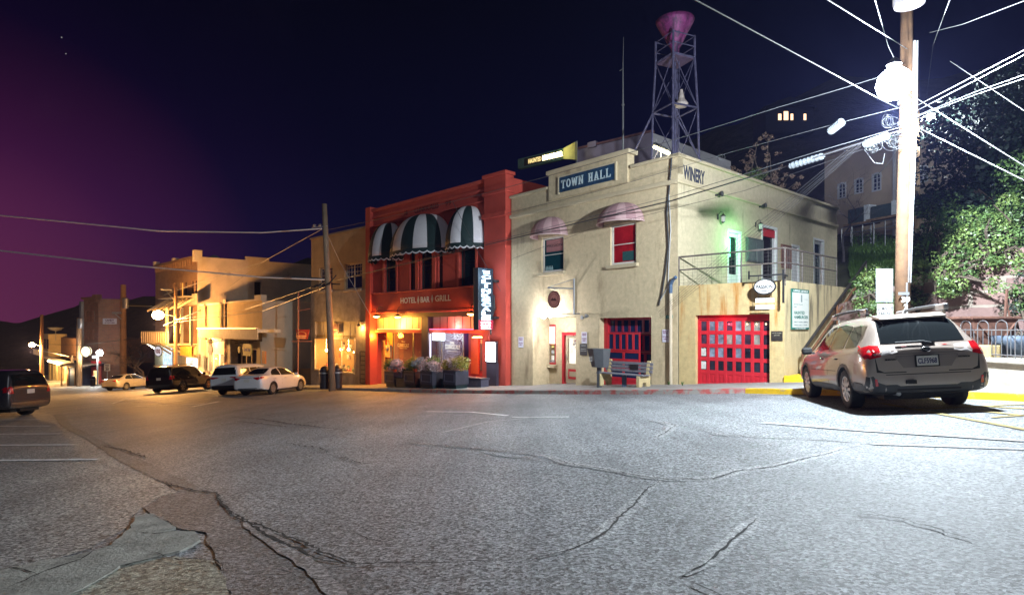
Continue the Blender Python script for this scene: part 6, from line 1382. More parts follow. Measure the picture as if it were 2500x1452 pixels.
# side wall bounding the gap, its shade painted in as dark brown (right part of the white wall above) 
GF = Fac(SS.w(LSS*.0+1.9,0.05,0), d2, SS.z0)
x0,x1 = SS.pix(680,850,0)[0], SS.pix(762,850,0)[0]
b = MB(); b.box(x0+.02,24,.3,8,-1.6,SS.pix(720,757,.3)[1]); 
o = b.build('shaded_annex',mat('annex_shade_brown',(.09,.05,.022),.9,.2,2),label='annex wall filling the gap left of the tan shop, its shade coloured dark brown',cat='building'); o.location=SS.w(0,0,0); o.rotation_euler=(0,0,SS.rz)
# picket fence in the gap
pf = world_thing('picket_fence',gp(728,43),'low picket fence in the dark gap between shops','fence')
A,B_ = gp(690,46),gp(765,41)
b = MB(); 
for i in range(26): q=A.lerp(B_,i/25); b.box(q.x-.05,q.x+.05,q.y-.02,q.y+.02,q.z+.1,q.z+1.25); 
PK = mat('picket_tan',(.30,.2,.1),.8,.15); wpart(b,pf,'pickets',PK)
b = MB(); b.tube([A+Vector((0,.04,.4)),B_+Vector((0,.04,.4))],.04,4); b.tube([A+Vector((0,.04,1.0)),B_+Vector((0,.04,1.0))],.04,4); wpart(b,pf,'rails',PK)
# ---------------------------------------------------------------- balcony shop left of the cream row (part of the brick block front)
BAL = Thing(BF,'wooden_balcony',LB4*.5,-2.2,0,'deep pale wooden balcony with brackets below the brick block','balcony')
BW = mat('balcony_cream',(.58,.48,.30),.75,.18,3)
zb0 = BF.pix(430,838,-1.2)[1]; zb1 = BF.pix(430,812,-1.2)[1]
xa_ = BF.pix(352,825,-2.2)[0]; xb_ = LB4-.0
b = MB(); b.box(xa_,xb_,-2.4,-.0,zb0-.12,zb0); BAL.part(b,'balcony_floor',BW)
b = MB(); b.box(xa_,xb_,-2.42,-2.37,zb0,zb1); BAL.part(b,'parapet_boards',BW); b = MB()
for i in range(13): x_=xa_+(xb_-xa_)*i/12; b.box(x_-.04,x_+.04,-2.46,-2.42,zb0,zb1+.05)
b.box(xa_,xb_,-2.46,-2.36,zb1+.05,zb1+.12); BAL.part(b,'balusters',WHW)
for i in range(5):
    x_=LB4*.25+i*LB4*.18; b = MB(); b.tube([(x_,-.05,zb0-1.2),(x_,-1.6,zb0-.14)],.09,4); BAL.part(b,'brace',BW)
for i in range(6):
    x_=LB4*.35+i*LB4*.13; b = MB(); b.tube([(x_,-.05,zb1+3.3),(x_,-1.9,zb1+2.1)],.09,4); BAL.part(b,'rafter',BW)
for u in (410,447,470): x_=BF.pix(u,790,-2.1)[0]; b = MB(); b.box(x_-.1,x_+.1,-2.3,-2.1,zb0,zb1+2.2); BAL.part(b,'post',BW)
b = MB(); b.box(LB4*.35,LB4-.3,-1.0,-.0,zb1+3.3,zb1+3.36); q=BF.rect(450,482,718,745,-.3); b.box(q[0],q[1],-.34,-.28,q[2],q[3]); 
BAL.part(b,'upper_panel',mat('panel_grey',(.28,.25,.2),.8,.2))
q=BF.rect(377,478,855,925,-.01); b = MB(); b.box(0,LB4,-.06,-.004,-2,zb0-.15); BAL.part(b,'shopfront_boards',brickmat('shop_boards',(.55,.48,.28),(.5,.44,.25),(.15,.12,.08),.3,30,.02,.8))
q=BF.rect(398,420,850,925,-.08); b = MB(); b.box(q[0],q[1],-.09,-.07,q[2],q[3]); BAL.part(b,'lit_window',glow('lit_bluish',(.55,.7,.85),1.3,.3,3))
q=BF.rect(455,482,873,925,-.08); b = MB(); b.box(q[0],q[1],-.09,-.07,q[2],q[3]); BAL.part(b,'lit_window',glow('lit_whitish',(1,.85,.7),1.6,.5,3))
light('balcony_light','POINT',(BF.pix(405,858)[0]-LB4*.5,.9,zb0-.9),260,(.8,.9,1),BAL.e,.1)
light('balcony_light','POINT',(BF.pix(470,880)[0]-LB4*.5,.9,zb0-1.5),260,(1,.5,.15),BAL.e,.1)
q=BF.rect(441,473,845,868,-1.3); b = MB(); b.box(q[0],q[1],-1.34,-1.28,q[2],q[3]); single(BF,b,'wooden_sign',mat('sign_wood',(.55,.20,.03),.6,.25,4),(q[0],-1.3,q[2]),'large orange wooden board hanging under the balcony','sign')
hang(387,857,1.05,.5,'oval white and dark sign reading fudge hanging under the balcony',M['black'],M['white'],None,par=BF,y=-2.6)
x,z = BF.pix(387,857,-2.6); t_ = Thing(BF,'oval_sign_face',x,-2.64,z-.4,'white oval lettered face of the fudge sign','sign')
bpy.data.objects.remove(t_.e)
sgs=[o for o in bpy.data.objects if o.get('label','').startswith('oval white')][0]
class Q_: pass
tt = Q_(); tt.off = BF and Vector((x,-2.6,z-.5)); 
def partat(mb,nm,mm,par): mb.v=[tuple(Vector(v)-tt.off) for v in mb.v]; return mb.build(nm,mm,par)
b = MB(); b.prism(disc(x,z,.97,.43,0,0,28),-2.645,-2.632); fo = partat(b,'sign_face',glow('sign_white_lit',(.8,.8,.9),.8),sgs)
b = MB(); text(b,'FUDGE',x-.68,x+.68,z-.2,z+.2,-2.65,.05,.01); partat(b,'lettering',mat('ink_plum',(.06,.02,.05),.6),sgs)
# ---------------------------------------------------------------- orange street lamp on its pole
def street_pole(u,Y,vtop,lamp,arm_v,lbl,lbl2,pw,col,r=.16,head=.2,es=130,base=None,gcol='sodium'):
    p = gp(u,Y)+Vector((0,0,.1)); t_ = world_thing('utility_pole',p,lbl,'utility pole')
    b = MB(); b.tube([p-Vector((0,0,.5)),at(u,arm_v,Y),at(u,vtop,Y)],[r,r*.85,r*.75],10); wpart(b,t_,'pole_shaft',mat('pole_brown',(.26,.15,.08),.9,.3,1))
    if lamp:
        c = at(lamp[0],lamp[1],Y-1.0); s_ = world_thing('street_lamp',c+Vector((0,0,-.1)),lbl2,'street lamp','orange street lamps along the left street' if gcol=='sodium' else None)
        b = MB(); b.tube([at(u,lamp[1]+4,Y),c+Vector((.3,0,.12)),c+Vector((0,0,.1))],.05,6); wpart(b,s_,'lamp_arm',M['metal'])
        b = MB(); b.lathe([(.04,-.40),(.32,-.32),(.46,-.05),(.34,.22),(.08,.34)],tuple(c),14); wpart(b,s_,'lamp_bowl',glow(gcol,col,es),smooth=True)
        light('street_light','POINT',(0,0,-.72),pw,col,s_,.2)
    return t_
street_pole(429,50,690,(386,768),790,'wooden pole holding the orange street lamp before the balcony','large glaring orange street lamp before the brick block',7500,(1,.45,.12))
b = MB(); a=at(394,706,50); c_=at(422,707,50); b.tube([a,c_],.09,6); b.tube([at(428,735,50),at(405,709,50)],.04,4); o=b.build('cross_arm',M['metal'],label='short pale crossarm beside the top of the orange lamp pole',cat='crossarm')
cable('overhead_cable',[at(400,795,49),at(432,781,49),at(490,757,48)],.05,M['wirel'],'bright bundled cable at the orange lamp pole')
street_pole(301,66,695,None,740,'tall thick wooden pole beside the bare tree, with a grey box',None,0,None,r=.34)
b = MB(); c_=at(307,740,65.4); b.lathe([(.28,-.6),(.32,.5),(.15,.6)],tuple(c_),12); o=b.build('transformer',M['metal'],label='grey transformer can on the tall thick wooden pole',cat='transformer')
b = MB(); b.tube([at(274,764,65.5),at(296,764,65.5)],.12,5); b.tube([at(296,779,65.5),at(281,766,65.5)],.05,4); o=b.build('cross_arm',M['metal'],label='pale crossarm on the tall thick pole beside the bare tree',cat='crossarm')
street_pole(193,80,775,None,810,'dark wooden pole before the brick candy building',None,0,None,r=.36)
b = MB(); c_=at(197,789,79.5); b.lathe([(.35,-.7),(.38,.6),(.2,.7)],tuple(c_),12); o=b.build('transformer',M['metal'],label='grey transformer can on the dark pole before the candy building',cat='transformer')
street_pole(102,98,768,(78,841),830,'wooden pole with the far orange street lamp','smaller orange street lamp at the far left',16000,(1,.5,.16),r=.3,es=130)
# ---------------------------------------------------------------- brick candy building and the far row
CF = Fac(at(204,900,86).to_2d(), Vector((.86,-.5)), gz(*at(204,900,86).to_2d())); 
CL = CF.pix(240,800)[0]; CS = Fac(CF.w(CL,0,0), Vector((1.25,.55)), CF.z0); CLs = CS.pix(303,800)[0]
N5 = Thing(CF,'brick_candy_building',0,0,0,'three storey dark brick building with a candy sign on its side','building')
BR5 = brickmat('far_brick',(.30,.12,.06),(.24,.10,.05),(.2,.13,.09),.5,.2,.03)
zc5 = CF.pix(222,730)[1]
op5=[CF.rect(a,b_,c_,d_,0) for (a,b_,c_,d_) in ((209,212,805,829),(214.5,217.5,805,829),(226,230,805,829),(209,213,758,785),(216,219,758,785),(226,231,758,785))]
m = MB(); m.wall(0,CL,-3,zc5,0,[q+(.3,) for q in op5]); N5.part(m,'front_wall',BR5)
for q in op5: window(N5,q[0],q[1],q[2],q[3],.2,mat('frame_pale',(.3,.25,.22),.7),1,2,.1,gm=NAVY)
m = MB(); m.wall(0,CLs,-3,zc5,0,[]); o_=m.build('side_wall',BR5,N5.e); o_.location=(CL,0,0); o_.rotation_euler=(0,0,CS.rz-CF.rz)
m = MB(); m.box(-.1,CL+.1,-.3,.3,zc5,zc5+.3); m.box(CL-1.0,CL+.1,-.35,.4,zc5-.5,zc5+.6); N5.part(m,'cornice',BR5)
m = MB(); m.box(.1,CL,.3,20,zc5-.8,zc5-.6); N5.part(m,'roof',MC['tar_roof'])
m = MB(); m.box(-.4,.1,-.4,-.0,-3,zc5-.3); N5.part(m,'drainpipe',M['metal'])
q = CS.rect(251,285,777,791,-.1); t_ = Thing(CS,'candy_sign',(q[0]+q[1])/2,-.1,q[2],'white candy and popcorn banner high on the brick side wall','sign')
b = MB(); b.box(q[0],q[1],-.15,-.08,q[2],q[3]); o_=t_.part(b,'banner',mat('banner_white',(.6,.55,.6),.6)); b = MB(); zz=(q[2]+q[3])/2; text(b,'CANDY',q[0]+.3,q[1]-.3,zz-.02,q[3]-.12,-.16,.05,.02); text(b,'& POPCORN',q[0]+.25,q[1]-.25,q[2]+.1,zz-.1,-.16,.04,.02); t_.part(b,'lettering',mat('ink_violet',(.08,.01,.05),.6),o_)
# clock and white lamp
def globe(u,v,Y,r,name,lb,cat,mm,pw,col,flat=False):
    c=at(u,v,Y); t_ = world_thing(name,c-Vector((0,0,r)),lb,cat)
    b = MB(); b.lathe([(r*.2,-.12),(r,-.1),(r,.1),(r*.2,.12)],tuple(c),20,'Y') if flat else b.lathe([(.02,-r),(r*.7,-r*.7),(r,0),(r*.7,r*.7),(.02,r)],tuple(c),14); wpart(b,t_,'lit_face' if flat else 'lamp_globe',mm)
    if flat:
        b = MB(); b.tube([c+Vector((r*math.cos(PI*i/12),-.12,r*math.sin(PI*i/12))) for i in range(25)],.07,5); wpart(b,t_,'rim',M['black']); b = MB(); b.tube([c+Vector((0,-.16,0)),c+Vector((.1,-.16,r*.7))],.03,4).tube([c+Vector((0,-.16,0)),c+Vector((r*.45,-.16,.1))],.035,4); wpart(b,t_,'clock_hands',M['black'])
    light('globe_light','POINT',(0,-.5,0),pw,col,t_,.2)
globe(211,857,80,.68,'street_clock','round glowing cream street clock before the brick candy building','clock',glow('clock_cream',(1,.9,.62),2.2),700,(1,.85,.5),True)
globe(243,861,77,.38,'street_lamp','white glaring lamp on a slim post left of the silver sedan','street lamp',glow('white_lamp',(.95,.97,1),70),1300,(.95,.92,.9))
b = MB(); a=gp(238,77); b.tube([a,at(238,868,77)],.1,6); b.box(at(226,869,77).x,at(240,869,77).x,76.9,77.1,at(0,874,77).z,at(0,868,77).z); o=b.build('lamp_post',M['metal'],label='slim pale post under the white glaring lamp',cat='lamp post')
# shops at the foot of the candy building
t_ = Thing(CF,'porch_shops',CL*.5,-2.5,0,'low shops with dark awnings at the foot of the candy building','shopfront')
b = MB(); z1_=CF.pix(222,893,-2.5)[1]; z2_=CF.pix(222,882,0)[1]; b.add([(0,-3,z1_),(CL+3,-3,z1_),(CL+3,0,z2_),(0,0,z2_),(0,-3,z1_-.25),(CL+3,-3,z1_-.25),(CL+3,0,z2_-.25),(0,0,z2_-.25)],[(0,1,2,3),(4,5,6,7),(0,1,5,4)]); t_.part(b,'awning',mat('awning_dark',(.10,.08,.09),.7,.3))
b = MB(); b.box(.2,CL*.3,-.4,-.05,-3,z1_); t_.part(b,'lit_shop',glow('lit_shop_far',(1,.62,.25),1.4,.6,1.5)); b = MB(); b.box(CL*.4,CL*.8,-2.6,-.05,-3,z1_-.4); t_.part(b,'blue_booth',mat('booth_blue',(.03,.05,.10),.7,.3)); b = MB(); b.box(CL+.2,CL+2.8,-1,-.9,-3,z1_+.5); t_.part(b,'red_front',mat('shop_red',(.4,.02,.03),.6,.2)); b = MB(); b.box(CL+.9,CL+2.2,-1.05,-1.0,-2,z1_-.8); t_.part(b,'lit_door',MC['lit_shop_far'])
for x_ in (0.1,CL*.45,CL*.95): b = MB(); b.box(x_,x_+.15,-2.9,-2.75,-3,z1_); t_.part(b,'post',M['wood'])
light('shop_glow','POINT',(0,-.8,z1_-1),420,(1,.6,.25),t_.e,.2)
t2 = world_thing('speed_sign',gp(262,66),'white speed limit 20 sign on a post behind the silver sedan','sign')
b = MB(); b.tube([gp(262,66),at(262,890,66)],.05,5); wpart(b,t2,'post',M['metal']); a=at(255,905,65.9); c_=at(269,888,65.9); b = MB(); b.box(a.x,c_.x,a.y-.03,a.y,a.z,c_.z); wpart(b,t2,'sign_plate',M['white']); b = MB(); text(b,'SPEED',a.x+.08,c_.x-.08,c_.z-.2,c_.z-.07,a.y-.032,.03,.01); text(b,'LIMIT',a.x+.12,c_.x-.12,c_.z-.36,c_.z-.25,a.y-.032,.03,.01); text(b,'20',a.x+.12,c_.x-.12,a.z+.06,c_.z-.42,a.y-.032,.04,.01); wpart(b,t2,'lettering',M['black'])
can(gp(227,72)+Vector((0,0,.1)),'round black trash can on the far pavement under the white lamp')
# far yellow row
YF = Fac(at(118,930,118).to_2d(), Vector((.88,-.9)), gz(*at(118,930,118).to_2d())); YL = YF.pix(190,900)[0]
N6 = Thing(YF,'yellow_shop_row',0,0,0,'far low cream shop row with a lit canopy and striped awning','building')
YC = mat('far_cream',(.55,.45,.24),.8,.15,.8)
zy1 = YF.pix(150,880)[1]; zy2 = YF.pix(150,822)[1]
oy=[(YL*(.06+.15*i),YL*(.13+.15*i),-1,zy1-1.2,.2) for i in range(6)]
m = MB(); m.wall(0,YL,-3,zy1,0,oy); N6.part(m,'lower_wall',YC)
for q in oy: window(N6,q[0],q[1],q[2]+1,q[3],.1,YC,1,2,.1,gm=NAVY)
x5=YF.pix(140,860,3)[0]; m = MB(); m.box(0,x5,0,3,zy1,YF.pix(130,816)[1]); N6.part(m,'upper_storey',YC); m = MB()
for i in range(3): m.box(.4+i*x5*.3,.4+i*x5*.3+x5*.2,-.06,0,zy1+1.6,zy1+3.6)
N6.part(m,'upper_windows',NAVY)
m = MB(); m.box(x5,YL+1,2,12,zy1,zy2-.3); N6.part(m,'rear_block',mat('rear_brick',(.22,.13,.08),.9,.2,1))
m = MB(); m.box(-.3,YL,-1.2,0,zy1,zy1+.25); N6.part(m,'canopy',M['white'])
for i in range(2): light('canopy_light','POINT',(YL*(.35+.3*i),-1.0,zy1-.5),650,(1,.72,.28),N6.e,.1)
b = MB()
for i in range(8): b.lathe([(.02,-.2),(.22,0),(.02,.2)],(YL*(.35+.06*i),-1.25,zy1-.2),8)
N6.part(b,'canopy_bulbs',glow('bulb_yellow',(1,.72,.30),40))
m = MB()
for i in range(20): m.box(x5+.1+i*.45,x5+.2+i*.45,-1.15,-1.05,zy1+.25,zy1+1.3)
m.box(x5,YL,-1.18,-1.02,zy1+1.3,zy1+1.42); N6.part(m,'balcony_rail',M['white'])
x,z = YF.pix(175,883,-2); hang(177,883,1.2,.95,'grey oval hanging sign on the far cream row',mat('sign_grey_far',(.3,.33,.33),.6),M['white'],None,par=YF,y=-2)
c = at(136,805,112); b = MB(); b.lathe([(.05,-.25),(.9,0),(1.3,.45),(1.25,.45)],tuple(c),16); b.tube([c,c-Vector((0,0,2))],.06,5); o=b.build('satellite_dish',M['metal'],label='pale dish on the far rooftop seen against the hill',cat='satellite dish')
# bare tree
def bare(name, base, h, spread, seed, m, label, depth=6, r0=.14, droop=0, **k):
    r = random.Random(seed); b = MB(); t_ = world_thing(name,base,label,'tree',k.get('group'))
    def br(p, d, l, rad, n):
        q = p; pts=[p]; dd=d
        for i in range(3): dd=(dd+Vector((r.gauss(0,.13),r.gauss(0,.13),r.gauss(0,.1)-droop*.08))).normalized(); q=q+dd*l/3; pts.append(q)
        b.tube(pts,[rad,rad*.85,rad*.7,rad*.55],5 if n>3 else 3,False)
        if n == 0: return
        for j in range(r.choice((2,3,3))):
            a = r.uniform(0,2*PI); nd_=(dd+Vector((math.cos(a)*spread,math.sin(a)*spread,r.uniform(-.2,.35)))).normalized(); br(pts[r.choice((2,3,3))],nd_,l*r.uniform(.62,.85),rad*.55,n-1)
    br(Vector(base),Vector((0,0,1)),h*.3,r0,depth); wpart(b,t_,'trunk',m); return t_
BK_ = mat('bark_dark',(.10,.075,.055),.9,.25,6)
bare('bare_tree',gp(325,68),7.5,.9,4,BK_,'leafless spreading tree between candy building and balcony',6,.3)
bare('bare_tree',gp(355,64),5.5,1.0,11,BK_,'smaller leafless tree right of the tall thick pole',5,.2)
# old timber poles at far left
b = MB()
c=at(35,810,110); 
# ================================================================ cars
def paint(name, col, rough=.32, metal=.35, coat=1): return mat(name,col,rough,.03,2,metal=metal,coat=coat)
TYRE = mat('tyre',(.02,.02,.021),.85,.2,9); RIM = mat('alloy_rim',(.55,.55,.56),.3,.05,metal=.8); TINT = mat('tinted_glass',(.010,.012,.013),.05,0,spec=.4); CLAD = mat('cladding',(.035,.036,.038),.6,.1)
TLR = mat('tail_red',(.42,.008,.012),.18,.1,8,coat=1); TLW = mat('tail_clear',(.55,.50,.48),.2,.1,8,coat=1); CHR = mat('chrome',(.6,.6,.6),.15,0,metal=1); SEAM = mat('seam_black',(.01,.01,.01),.8,0)
ST_WAGON = [(-1.10,.46,.76,.96,.70,1.00,.62),(-1.085,.36,.85,.99,.76,1.04,.68),(-1.03,.30,.90,1.02,.82,1.09,.70),(-.88,.28,.925,1.04,.86,1.33,.66),(-.70,.27,.93,1.05,.88,1.57,.62),(-.45,.26,.935,1.04,.885,1.64,.62),(0,.25,.935,1.03,.89,1.665,.63),(.7,.24,.935,1.01,.89,1.675,.64),(1.4,.24,.935,.99,.885,1.66,.64),(1.85,.24,.935,.975,.88,1.59,.63),(2.25,.24,.935,.97,.875,1.36,.67),(2.6,.24,.935,.985,.87,1.08,.73),(2.85,.25,.93,.97,.86,1.01,.73),(3.3,.27,.91,.90,.83,.94,.67),(3.62,.30,.86,.80,.76,.83,.60),(3.76,.38,.74,.66,.64,.69,.5)]
ST_SEDAN = [(-1.0,.44,.68,.90,.60,.93,.52),(-.97,.32,.79,.97,.70,1.01,.60),(-.85,.26,.86,1.00,.77,1.05,.65),(-.60,.22,.89,1.0,.81,1.09,.64),(-.32,.2,.90,.99,.83,1.16,.60),(0,.19,.90,.97,.83,1.31,.56),(.35,.19,.90,.96,.83,1.42,.55),(.8,.19,.90,.95,.83,1.47,.57),(1.4,.19,.90,.94,.825,1.465,.57),(1.8,.19,.90,.93,.82,1.37,.58),(2.2,.19,.90,.93,.82,1.15,.64),(2.5,.19,.90,.93,.81,.98,.71),(2.9,.2,.885,.88,.79,.91,.69),(3.3,.22,.84,.79,.73,.82,.6),(3.62,.28,.70,.62,.60,.65,.5)]
ST_SUV = [(-1.22,.50,.90,1.12,.84,1.18,.78),(-1.20,.40,.97,1.14,.92,1.26,.80),(-1.14,.34,1.0,1.15,.95,1.55,.78),(-1.02,.32,1.02,1.16,.955,1.82,.76),(-.8,.3,1.03,1.16,.96,1.88,.76),(0,.3,1.03,1.16,.96,1.91,.77),(1.2,.3,1.03,1.15,.96,1.915,.77),(2.0,.3,1.03,1.14,.96,1.89,.77),(2.35,.3,1.03,1.14,.955,1.76,.77),(2.75,.3,1.03,1.14,.95,1.42,.82),(3.0,.3,1.03,1.14,.95,1.21,.86),(3.3,.32,1.02,1.12,.94,1.16,.84),(3.9,.34,1.0,1.06,.92,1.10,.80),(4.25,.38,.96,.96,.86,1.0,.74),(4.38,.48,.84,.8,.76,.84,.6)]
def loft(st, sub=2):
    b = MB(); n = None
    rows = []
    for (y,zu,w,zb,ws,zr,wr) in st:
        zm = zu+(zb-zu)*.62
        half = [(0,zu),(w*.55,zu),(w*.92,zu+.02),(w*.99,zu+.14),(w,zm),(ws+.015,zb-.05),(ws-.01,zb+.02),(wr+(ws-wr)*.12,zr-(zr-zb)*.18-.02),(wr*.86,zr-.015),(wr*.45,zr+.012),(0,zr+.02)]
        full = half + [(-x,z) for x,z in half[-2:0:-1]]
        rows.append([(x,y,z) for x,z in full])
    n = len(rows[0])
    for r in rows: b.v += r
    for i in range(len(rows)-1):
        for k in range(n): b.f.append([i*n+k,i*n+(k+1)%n,(i+1)*n+(k+1)%n,(i+1)*n+k]); b.m.append(0)
    for i, y in ((0,rows[0]),(len(rows)-1,rows[-1])):
        c = [Vector(v) for v in y]; cc = sum(c,Vector())/n; o = len(b.v); b.v += [tuple(cc+(v-cc)*.55) for v in c]
        for k in range(n): b.f.append([i*n+k,i*n+(k+1)%n,o+(k+1)%n,o+k]); b.m.append(0)
        b.f.append([o+k for k in range(n)]); b.m.append(0)
    return b
def car(name, p, phi, st, col, lab, wb, tr=.34, tw=.22, track=.79, wins=(), rearwin=None, tails=(), seams=(), extra=None, sc=(1,1,1), group=None, cat='car', cladd=False, rims=10, rimm=None, wheelr=None):
    p = Vector((p[0],p[1],0)); f2 = Vector((math.sin(phi),math.cos(phi))); r2 = Vector((f2.y,-f2.x)); p.z = gz(p.x,p.y)
    zf = gz(p.x+f2.x*wb,p.y+f2.y*wb); zl = gz(p.x-r2.x*.8,p.y-r2.y*.8); zr_ = gz(p.x+r2.x*.8,p.y+r2.y*.8)
    fw = Vector((f2.x,f2.y,(zf-p.z)/wb)).normalized(); rt = Vector((r2.x,r2.y,(zr_-zl)/1.6)); rt = (rt-fw*rt.dot(fw)).normalized(); upv = rt.cross(fw)
    e = empty(name,p,0,lab,cat,group); e.rotation_euler = Matrix((rt,fw,upv)).transposed().to_euler()
    st = [(y*sc[1],zu*sc[2],w*sc[0],zb*sc[2],ws*sc[0],zr*sc[2],wr*sc[0]) for (y,zu,w,zb,ws,zr,wr) in st]
    body = loft(st).build('body',col,e,smooth=True)
    sm = body.modifiers.new('s','SUBSURF'); sm.levels = sm.render_levels = 2
    deps = bpy.context.evaluated_depsgraph_get(); bpy.context.view_layer.update()
    me = bpy.data.meshes.new_from_object(body.evaluated_get(deps)); body.modifiers.clear(); old = body.data; body.data = me; bpy.data.meshes.remove(old)
    bv = BVHTree.FromPolygons([v.co for v in me.vertices],[q.vertices for q in me.polygons])
    # wheel wells
    cut = MB()
    wr_ = tr+.055
    for y in (0,wb):
        for s in (-1,1): cut.lathe([(wr_,.50*s),(wr_,1.2*s)],(0,y,tr),28,'X')
    co = cut.build('cut',CLAD); mod = body.modifiers.new('b','BOOLEAN'); mod.object = co; mod.operation = 'DIFFERENCE'; mod.solver = 'EXACT'
    co.parent = e; bpy.context.view_layer.update(); deps = bpy.context.evaluated_depsgraph_get()
    me2 = bpy.data.meshes.new_from_object(body.evaluated_get(deps)); body.modifiers.clear(); body.data = me2; bpy.data.objects.remove(co)
    if len(me2.materials) < 2: me2.materials.append(CLAD)
    for q in me2.polygons:
        c_ = q.center
        if any((Vector((c_.y,c_.z))-Vector((y,tr))).length < wr_-.004 or (abs((Vector((c_.y,c_.z))-Vector((y,tr))).length-wr_)<.006 and abs(q.normal.x)<.3) for y in (0,wb)) and abs(c_.x) > .3: q.material_index = 1; q.use_smooth = False
        if abs(c_.z) < .34 and q.normal.z < -.7: q.material_index = 1
    def patch(poly, face, name, m, off=.004, par=None, dense=.07):
        """poly: (a,b) on the side ('L','R': y,z), rear 'B' / front 'F' (x,z), top 'T' (x,y); thin shell lying on the body"""
        Bd = []
        for a, c in zip(poly, poly[1:]+poly[:1]):
            n = max(1,int(math.dist(a,c)/dense)); Bd += [Vector((a[0]+(c[0]-a[0])*i/n,a[1]+(c[1]-a[1])*i/n)) for i in range(n)]
        x0,x1=min(q.x for q in Bd),max(q.x for q in Bd); y0,y1=min(q.y for q in Bd),max(q.y for q in Bd); pts=list(Bd)
        def ins(q):
            c=False
            for i in range(len(Bd)):
                a,d=Bd[i],Bd[i-1]
                if (a.y>q.y)!=(d.y>q.y) and q.x<(d.x-a.x)*(q.y-a.y)/(d.y-a.y)+a.x: c=not c
            return c
        x=x0+dense/2
        while x<x1:
            y=y0+dense/2
            while y<y1:
                q=Vector((x,y))
                if ins(q) and min((q-d).length for d in Bd)>dense*.4: pts.append(q)
                y+=dense
            x+=dense
        r = geometry.delaunay_2d_cdt(pts,[],[list(range(len(Bd)))],1,1e-5)
        vs=[]; 
        for q in r[0]:
            if face in 'LR': s=-1 if face=='L' else 1; o_,d_=Vector((s*3,q.x,q.y)),Vector((-s,0,0))
            elif face=='B': o_,d_=Vector((q.x,-4,q.y)),Vector((0,1,0))
            elif face=='F': o_,d_=Vector((q.x,8,q.y)),Vector((0,-1,0))
            else: o_,d_=Vector((q.x,q.y,4)),Vector((0,0,-1))
            h,nn,_,_ = bv.ray_cast(o_,d_)
            if h is None: h,nn,_,_ = bv.find_nearest(o_+d_*2.2)
            if nn.dot(d_)>0: nn=-nn
            vs.append(h+nn*off)
        b=MB(); b.add(vs,r[2]); o=b.build(name,m,par or e,smooth=True,norm=False)
        bm=bmesh.new(); bm.from_mesh(o.data); bm.normal_update(); d0={'L':Vector((-1,0,0)),'R':Vector((1,0,0)),'B':Vector((0,-1,0)),'F':Vector((0,1,0)),'T':Vector((0,0,1))}[face]
        bmesh.ops.reverse_faces(bm,faces=[q for q in bm.faces if q.normal.dot(d0)<0]); bm.to_mesh(o.data); bm.free()
        return o
    for s in 'LR':
        for w_ in wins: patch(w_,s,'side_window',TINT)
        for w_ in seams: patch(w_,s,'door_seam',SEAM,.003,dense=.2)
    if rearwin: patch(rearwin,'B','rear_window',TINT)
    for (poly,face,m_) in tails: patch(poly,face,'tail_light',m_,.008)
    for y in (0,wb):
        for s in (-1,1):
            t=MB(); w2=tw/2; t.lathe([(tr*.66,-w2*.9),(tr*.90,-w2),(tr*.985,-w2*.82),(tr,-w2*.5),(tr,w2*.5),(tr*.985,w2*.82),(tr*.90,w2),(tr*.66,w2*.9)],(s*track,y,tr),28,'X',cap=False); wh=t.build('wheel',TYRE,e,smooth=True)
            t=MB(); xo=s*(track+w2*.55); t.lathe([(tr*.64,0),(tr*.68,s*w2*.35),(tr*.60,s*w2*.3),(tr*.60,-s*.02)],(xo,y,tr),28,'X',cap=False); 
            for k in range(rims):
                a=2*PI*k/rims; d=Vector((0,math.cos(a),math.sin(a))); n_=Vector((0,-math.sin(a),math.cos(a))); c0=Vector((xo+s*w2*.32,y,tr)); q=[c0+d*tr*.12+n_*.022,c0+d*tr*.62+n_*.030,c0+d*tr*.62-n_*.030,c0+d*tr*.12-n_*.022]
                t.add(q+[v-Vector((s*.03,0,0)) for v in q],[(0,1,2,3),(7,6,5,4),(0,4,5,1),(2,6,7,3)])
            t.lathe([(tr*.16,s*(w2*.3)),(tr*.13,s*(w2*.42))],(xo,y,tr),12,'X'); t.build('rim',rimm or RIM,wh)
            t=MB(); t.lathe([(tr*.62,-s*.03),(tr*.62,-s*.035)],(xo,y,tr),20,'X'); t.build('brake_disc',SEAM,wh)
    t=MB(); W_=max(q[2] for q in st); t.box(-W_*.62,W_*.62,st[0][0]+.25,st[-1][0]-.4,.20,.30); t.box(-.6,.6,-.05,.05,tr-.05,tr+.05); t.box(-.35,-.05,st[0][0]+.1,-.3,.24,.36); t.build('underbody',SEAM,e)
    if extra: extra(e,patch,bv)
    return e
def mir(poly): return [(-x,y) for x,y in poly][::-1]
def rp(x0,x1,z0,z1): return [(x0,z0),(x1,z0),(x1,z1),(x0,z1)]
def ctext(e, s, x0,x1,z0,z1,y, m, par=None, name='lettering', th=.004, bold=.02): b=MB(); text(b,s,x0,x1,z0,z1,y,bold,th); return b.build(name,m,par or e)
